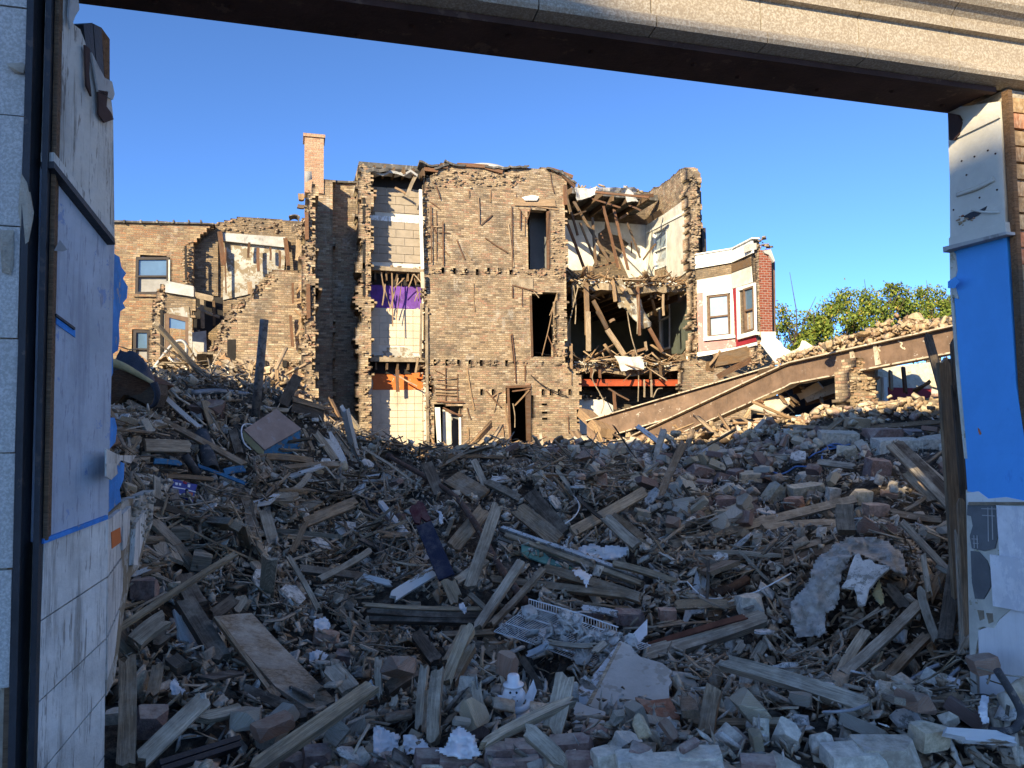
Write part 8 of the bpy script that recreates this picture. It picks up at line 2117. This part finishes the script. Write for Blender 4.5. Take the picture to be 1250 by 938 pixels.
ANCH = [(330, 450, 'the tall iron pipe'), (335, 525, 'the tilted cabinet door'), (248, 545, 'the wide black pipe'), (212, 595, 'the blue printed bag'), (160, 460, 'the blue black tarp'), (340, 805, 'the brown plywood panel'), (385, 888, 'the pale weathered timber'),
 (210, 890, 'the flat grey board'), (153, 870, 'the upright brown board'), (210, 725, 'the long thin batten'), (176, 718, 'the torn tiled wall'), (228, 720, 'the charred upright board'), (415, 700, 'the dark level plank'), (535, 690, 'the navy painted board'), (540, 865, 'the standing posts'), (632, 855, 'the china snowman'), (520, 905, 'the plastic bags'),
 (660, 775, 'the wire shelf'), (765, 835, 'the big plaster sheet'), (695, 690, 'the teal board'), (735, 668, 'the crumpled white sheet'), (590, 650, 'the long rusty pipe'), (480, 570, 'the pipe collar'), (750, 620, 'the clean pinkish timber'), (655, 630, 'the thick brown timber'), (520, 742, 'the black board stack'), (858, 775, 'the rotten grey beam'), (890, 716, 'the rusty pipe end'),
 (1010, 850, 'the long pale beam'), (866, 875, 'the burnt post'), (893, 906, 'the cornered brick'), (1030, 720, 'the grey insulation'), (1070, 850, 'the grey cable'), (1210, 850, 'the curved black pipe'), (1085, 925, 'the biggest stone slab'), (1160, 885, 'the pale wedge'), (860, 525, 'the standing stone'), (855, 580, 'the purple bricks'), (930, 640, 'the sweeping timber'), (1033, 630, 'the sawn wooden block'),
 (1005, 550, 'the blue wire'), (1090, 550, 'the largest square stone'), (1125, 590, 'the shattered timber'), (1110, 495, 'the heavy black beam'), (960, 520, 'the crest board'), (700, 550, 'the ridge timber'), (400, 495, 'the charred laminated board'), (1150, 700, 'the jamb planks'), (940, 700, 'the dark round timber'), (1060, 790, 'the crumbly slope'), (690, 920, 'the grooved timber end'), (620, 605, 'the round grey pole'), (430, 600, 'the mound valley'), (330, 660, 'the slope post'), (470, 800, 'the thick dark timber')]
def spot(px, py):
    d = sorted(((math.hypot(px - x, (py - y) * 1.3), x, y, n) for x, y, n in ANCH))[:2]
    (d0, x, y, n), (d1, x1, y1, n1) = d
    rel = 'just above' if py < y - 14 and abs(py - y) * 1.3 > abs(px - x) else 'just below' if py > y + 14 and abs(py - y) * 1.3 > abs(px - x) else 'beside'
    return rel + ' ' + n + ' near ' + n1.replace('the ', '', 1)
def where(px, py):
    if py > 850: return 'along the pavement edge of the heap'
    if px < 330 and py > 600: return 'below the torn blue board'
    if px < 470 and py <= 600: return 'on the tall splintered mound by the blue wall'
    if px > 1010: return 'close to the blue jamb'
    if py < 590: return 'up on the crest below the girder'
    if px < 640: return 'on the slope by the long rusty pipe'
    return 'on the slope under the brick crest'
def place(o, p, R, s=1.0):
    m_ = Matrix([list(r) for r in R]).to_4x4()
    o.matrix_world = Matrix.Translation(Vector(p)) @ m_ @ Matrix.Scale(s, 4)
def many(kind, cat, what, templates, n, dmin, dmax, size, tilt, weight, lift, classes, stuff_name, stuff_mat, stuff_label, top=300, grp='', power=1.0, near_d=(3.5, 0.01), sc=(0.8, 1.45), clear=True):
    P, z, sx, sy, N = scatter(n, dmin, dmax, power=power)
    k = rs.rand(len(P)) < weight(sx, sy)
    P, z, sx, sy, N = P[k], z[k], sx[k], sy[k], N[k]
    m_ = len(P)
    which = rs.randint(0, len(templates), m_)
    scl = rs.uniform(sc[0], sc[1], m_) * np.clip(0.5 + 0.5 * (z - near_d[0]) / near_d[1], 0.45, 1.0)
    N = N * 0.85 + np.array([0, 0, 0.15])
    R = rotmats(m_, tilt, rs, N)
    P = P + np.array([0, 0, 1.0]) * rs.uniform(lift[0], lift[1], m_)[:, None]
    if clear:
        hl = np.array([max(v[0] for v in t[0]) for t in templates])[which] * scl
        bad = np.zeros(m_, bool)
        for f_ in (-1.0, -0.6, -0.2, 0.2, 0.6, 1.0):
            E_ = P + R[:, :, 0] * (hl * f_)[:, None]
            ex, ey, ez = project(E_)
            bad |= covered(ex, ey, 2.0)
        keep_ = ~bad
        P, z, sx, sy, N, which, scl, R = P[keep_], z[keep_], sx[keep_], sy[keep_], N[keep_], which[keep_], scl[keep_], R[keep_]
        m_ = len(P)
    vis = np.array([size[w] for w in which]) * scl / z
    vis = np.where((sx > 125) & (sx < 1205) & (sy < 945) & (sy > 430), vis, 0)
    order = np.argsort(-vis)
    T = [tris(t) for t in templates]
    if top:
        meshes = []
        for t in templates:
            meshes.append([MB().add(t[0], t[1], [(a + RNG.uniform(0, 9), b, c) for a, b, c in t[0]], RNG.random()).mesh(kind) for _ in range(1)][0])
        per = {}
        for i in order[:top]:
            cl = classes[rs.randint(0, len(classes))]
            key = (which[i], cl[1])
            if key not in per:
                me_ = meshes[which[i]].copy()
                me_.materials.clear(); me_.materials.append(M[cl[1]])
                per[key] = me_
            o = bpy.data.objects.new(kind, per[key])
            COL.objects.link(o)
            place(o, P[i], R[i], scl[i])
            w_ = where(sx[i], sy[i])
            sp_ = spot(sx[i], sy[i])
            rel_ = size[which[i]] * scl[i] / (sum(size) / len(size) * (sc[0] + sc[1]) / 2)
            adj = 'big ' if rel_ > 1.25 else 'small ' if rel_ < 0.7 else ''
            tag(o, adj + cl[0] + ' ' + what + ' ' + sp_, cat, adj + cl[0] + ' ' + grp + ' ' + sp_)
    rest = order[top:]
    if len(rest) == 0: return
    o = mass(stuff_name, T, which[rest], P[rest], R[rest], scl[rest][:, None] * np.ones((1, 3)), rs.rand(len(rest)), stuff_mat)
    tag(o, stuff_label, 'rubble')
bt = [chipped_box(0.205, 0.098, 0.064, 0.2) for _ in range(6)] + [chipped_box(0.12, 0.098, 0.064, 0.3) for _ in range(4)]
many('loose_brick', 'brick', 'brick', bt, 9000, 3.05, 17.5, [0.2] * 6 + [0.14] * 4, 0.55, lambda x, y: brickness(x, y) * 0.95, (0.0, 0.24),
     [('dusty tan', 'rb_tan'), ('chalky grey', 'rb_grey'), ('dark purple', 'rb_purple'), ('dull red', 'rb_red'), ('dusty tan', 'rb_tan'), ('chalky grey', 'rb_grey')], 'brick_scatter', M['rb_mix'], 'smaller broken bricks strewn over the far part of the heap', grp='loose bricks')
kt = [chipped_box(0.42, 0.24, 0.2, 0.25) for _ in range(4)] + [lump(0.34, 0.26, 0.22) for _ in range(4)]
many('masonry_block', 'stone', 'masonry block', kt, 1100, 3.1, 17.0, [0.4] * 4 + [0.3] * 4, 0.4, lambda x, y: brickness(x, y) * 0.75, (-0.02, 0.12),
     [('rough tan', 'rb_tan'), ('chalky grey', 'rb_grey'), ('dark purple', 'rb_purple'), ('rough tan', 'rb_tan')], 'masonry_scatter', M['rb_mix'], 'scattered lumps of masonry among the loose bricks', top=90, grp='masonry blocks', sc=(0.5, 1.3), near_d=(4.5, 7.0))
pt, ps = [], []
for L, w, t in ((1.5, 0.10, 0.05), (0.9, 0.14, 0.03), (1.1, 0.09, 0.045), (0.7, 0.18, 0.025), (1.9, 0.09, 0.05), (0.55, 0.09, 0.045), (0.8, 0.11, 0.02), (1.2, 0.2, 0.03)):
    v, f_ = plank_local(L, w, t, 0.07, 3, 3, 0.02)
    pt.append(([(a - L / 2, b, c) for a, b, c in v], f_)); ps.append(L)
for L, w, t in ((1.2, 0.12, 0.03), (0.8, 0.09, 0.03), (1.5, 0.10, 0.045), (0.6, 0.15, 0.02), (1.0, 0.06, 0.03)):
    v, f_ = plank_local(L, w, t, 0.16, 4, 4, 0.035)
    v = [(a - L / 2, b * (1 - 0.75 * max(0, a / L - 0.45) / 0.55) + 0.012 * math.sin(a * 5), c * (1 - 0.6 * max(0, a / L - 0.5))) for a, b, c in v]
    pt.append((v, f_)); ps.append(L)
many('broken_plank', 'plank', 'plank', pt, 3800, 3.2, 15.5, ps, 0.30, lambda x, y: np.clip(1.08 - brickness(x, y), 0.10, 1) * 0.95, (0.0, 0.20),
     [('weathered grey', 'w_grey'), ('old brown', 'w_brown'), ('charred dark', 'w_dark'), ('raw pale', 'w_pale'), ('weathered grey', 'w_grey'), ('old brown', 'w_brown'), ('flaking white', 'w_white')], 'plank_scatter', M['w_mix'], 'tangled boards and splinters too small to count on the heap', grp='broken planks', sc=(0.4, 1.3), near_d=(3.0, 3.0))
lt, ls = [], []
for L in (0.5, 0.8, 0.35, 1.1, 0.65, 0.28):
    v, f_ = plank_local(L, 0.032, 0.008, 0.06, 3, 1, 0.025)
    lt.append(([(a - L / 2, b, c) for a, b, c in v], f_)); ls.append(L)
many('wood_lath', 'lath', 'lath', lt, 22000, 3.1, 14.5, ls, 0.33, lambda x, y: np.clip(1.02 - brickness(x, y), 0.05, 1) * 0.9, (0.0, 0.24),
     [('weathered grey', 'w_grey'), ('old brown', 'w_brown'), ('raw pale', 'w_pale'), ('charred dark', 'w_dark')], 'lath_scatter', M['w_mix'], 'matted laths and slivers of wood covering the slope', top=200, grp='laths', sc=(0.45, 1.15), near_d=(3.6, 4.5))
many('plaster_fragment', 'plaster', 'plaster flake', ft, 1500, 3.1, 14.0, fz, 0.4, lambda x, y: 0.35 + 0 * x, (0.03, 0.2),
     [('dirty white', 'plast')], 'plaster_scatter', M['plast'], 'crumbs of dirty white plaster scattered in the wreckage', top=90, grp='plaster pieces')
P, z, sx, sy, N = scatter(66000, 3.0, 16.5)
kb = rs.rand(len(P)) > 0.65 * brickness(sx, sy)
P, sx, sy, N = P[kb], sx[kb], sy[kb], N[kb]
kc = ~covered(sx, sy, 1.0) | (rs.rand(len(P)) < 0.25)
P, N = P[kc], N[kc]
m_ = len(P)
P = P + np.array([0, 0, 1.0]) * rs.uniform(-0.02, 0.11, m_)[:, None]
tag(mass('rubble_chips', [tris(t) for t in ct], rs.randint(0, len(ct), m_), P, rotmats(m_, 0.7, rs, N), rs.uniform(0.5, 1.6, (m_, 1)) * np.ones((1, 3)), rs.rand(m_), M['chip_mix']), 'small chips of brick, wood and plaster covering the whole heap', 'rubble')
# sunlit rubble beyond the crest and at the foot of the torn walls
P, z, sx, sy, N = scatter(7000, 15.5, 26.0, 150, 1200)
m_ = len(P)
P = P + np.array([0, 0, 1.0]) * rs.uniform(-0.03, 0.22, m_)[:, None]
tag(mass('sunlit_bricks', [tris(t) for t in bt], rs.randint(0, len(bt), m_), P, rotmats(m_, 0.6, rs, N), rs.uniform(0.6, 1.35, (m_, 1)) * np.ones((1, 3)), rs.rand(m_), M['brick_loose']), 'sunlit broken bricks lying at the foot of the torn building', 'rubble')
P, z, sx, sy, N = scatter(420, 15.0, 25.0, 150, 1000)
m_ = len(P)
P = P + np.array([0, 0, 1.0]) * rs.uniform(0.0, 0.3, m_)[:, None]
tag(mass('sunlit_boards', [tris(t) for t in pt], rs.randint(0, len(pt), m_), P, rotmats(m_, 0.35, rs, N), rs.uniform(0.6, 1.3, (m_, 1)) * np.ones((1, 3)), rs.rand(m_), M['lath']), 'sunlit boards and joists lying at the foot of the torn building', 'rubble')
# board row added inside the blue jamb to block a stray sun patch
sb = thing('sun_blocking_boards', 'row of splintered brown boards added inside the blue jamb to block sun', 'boards', (4.6, 4.15, 0))
x = 4.22
while x < 5.3:
    w_ = RNG.uniform(0.09, 0.16)
    MB().plank((x + w_ / 2, 4.12 + RNG.uniform(-0.02, 0.02), -0.1), (x + w_ / 2 + RNG.uniform(-0.02, 0.02), 4.14, 2.18 + (x - 4.2) * 0.5 + RNG.uniform(-0.1, 0.1)), w_, 0.025, up=(0, -1, 0), jag=0.12, st=4, nw=3, warp=0.01).build('board', M[RNG.choice(['w_brown', 'w_dark'])], sb)
    x += w_ + 0.006
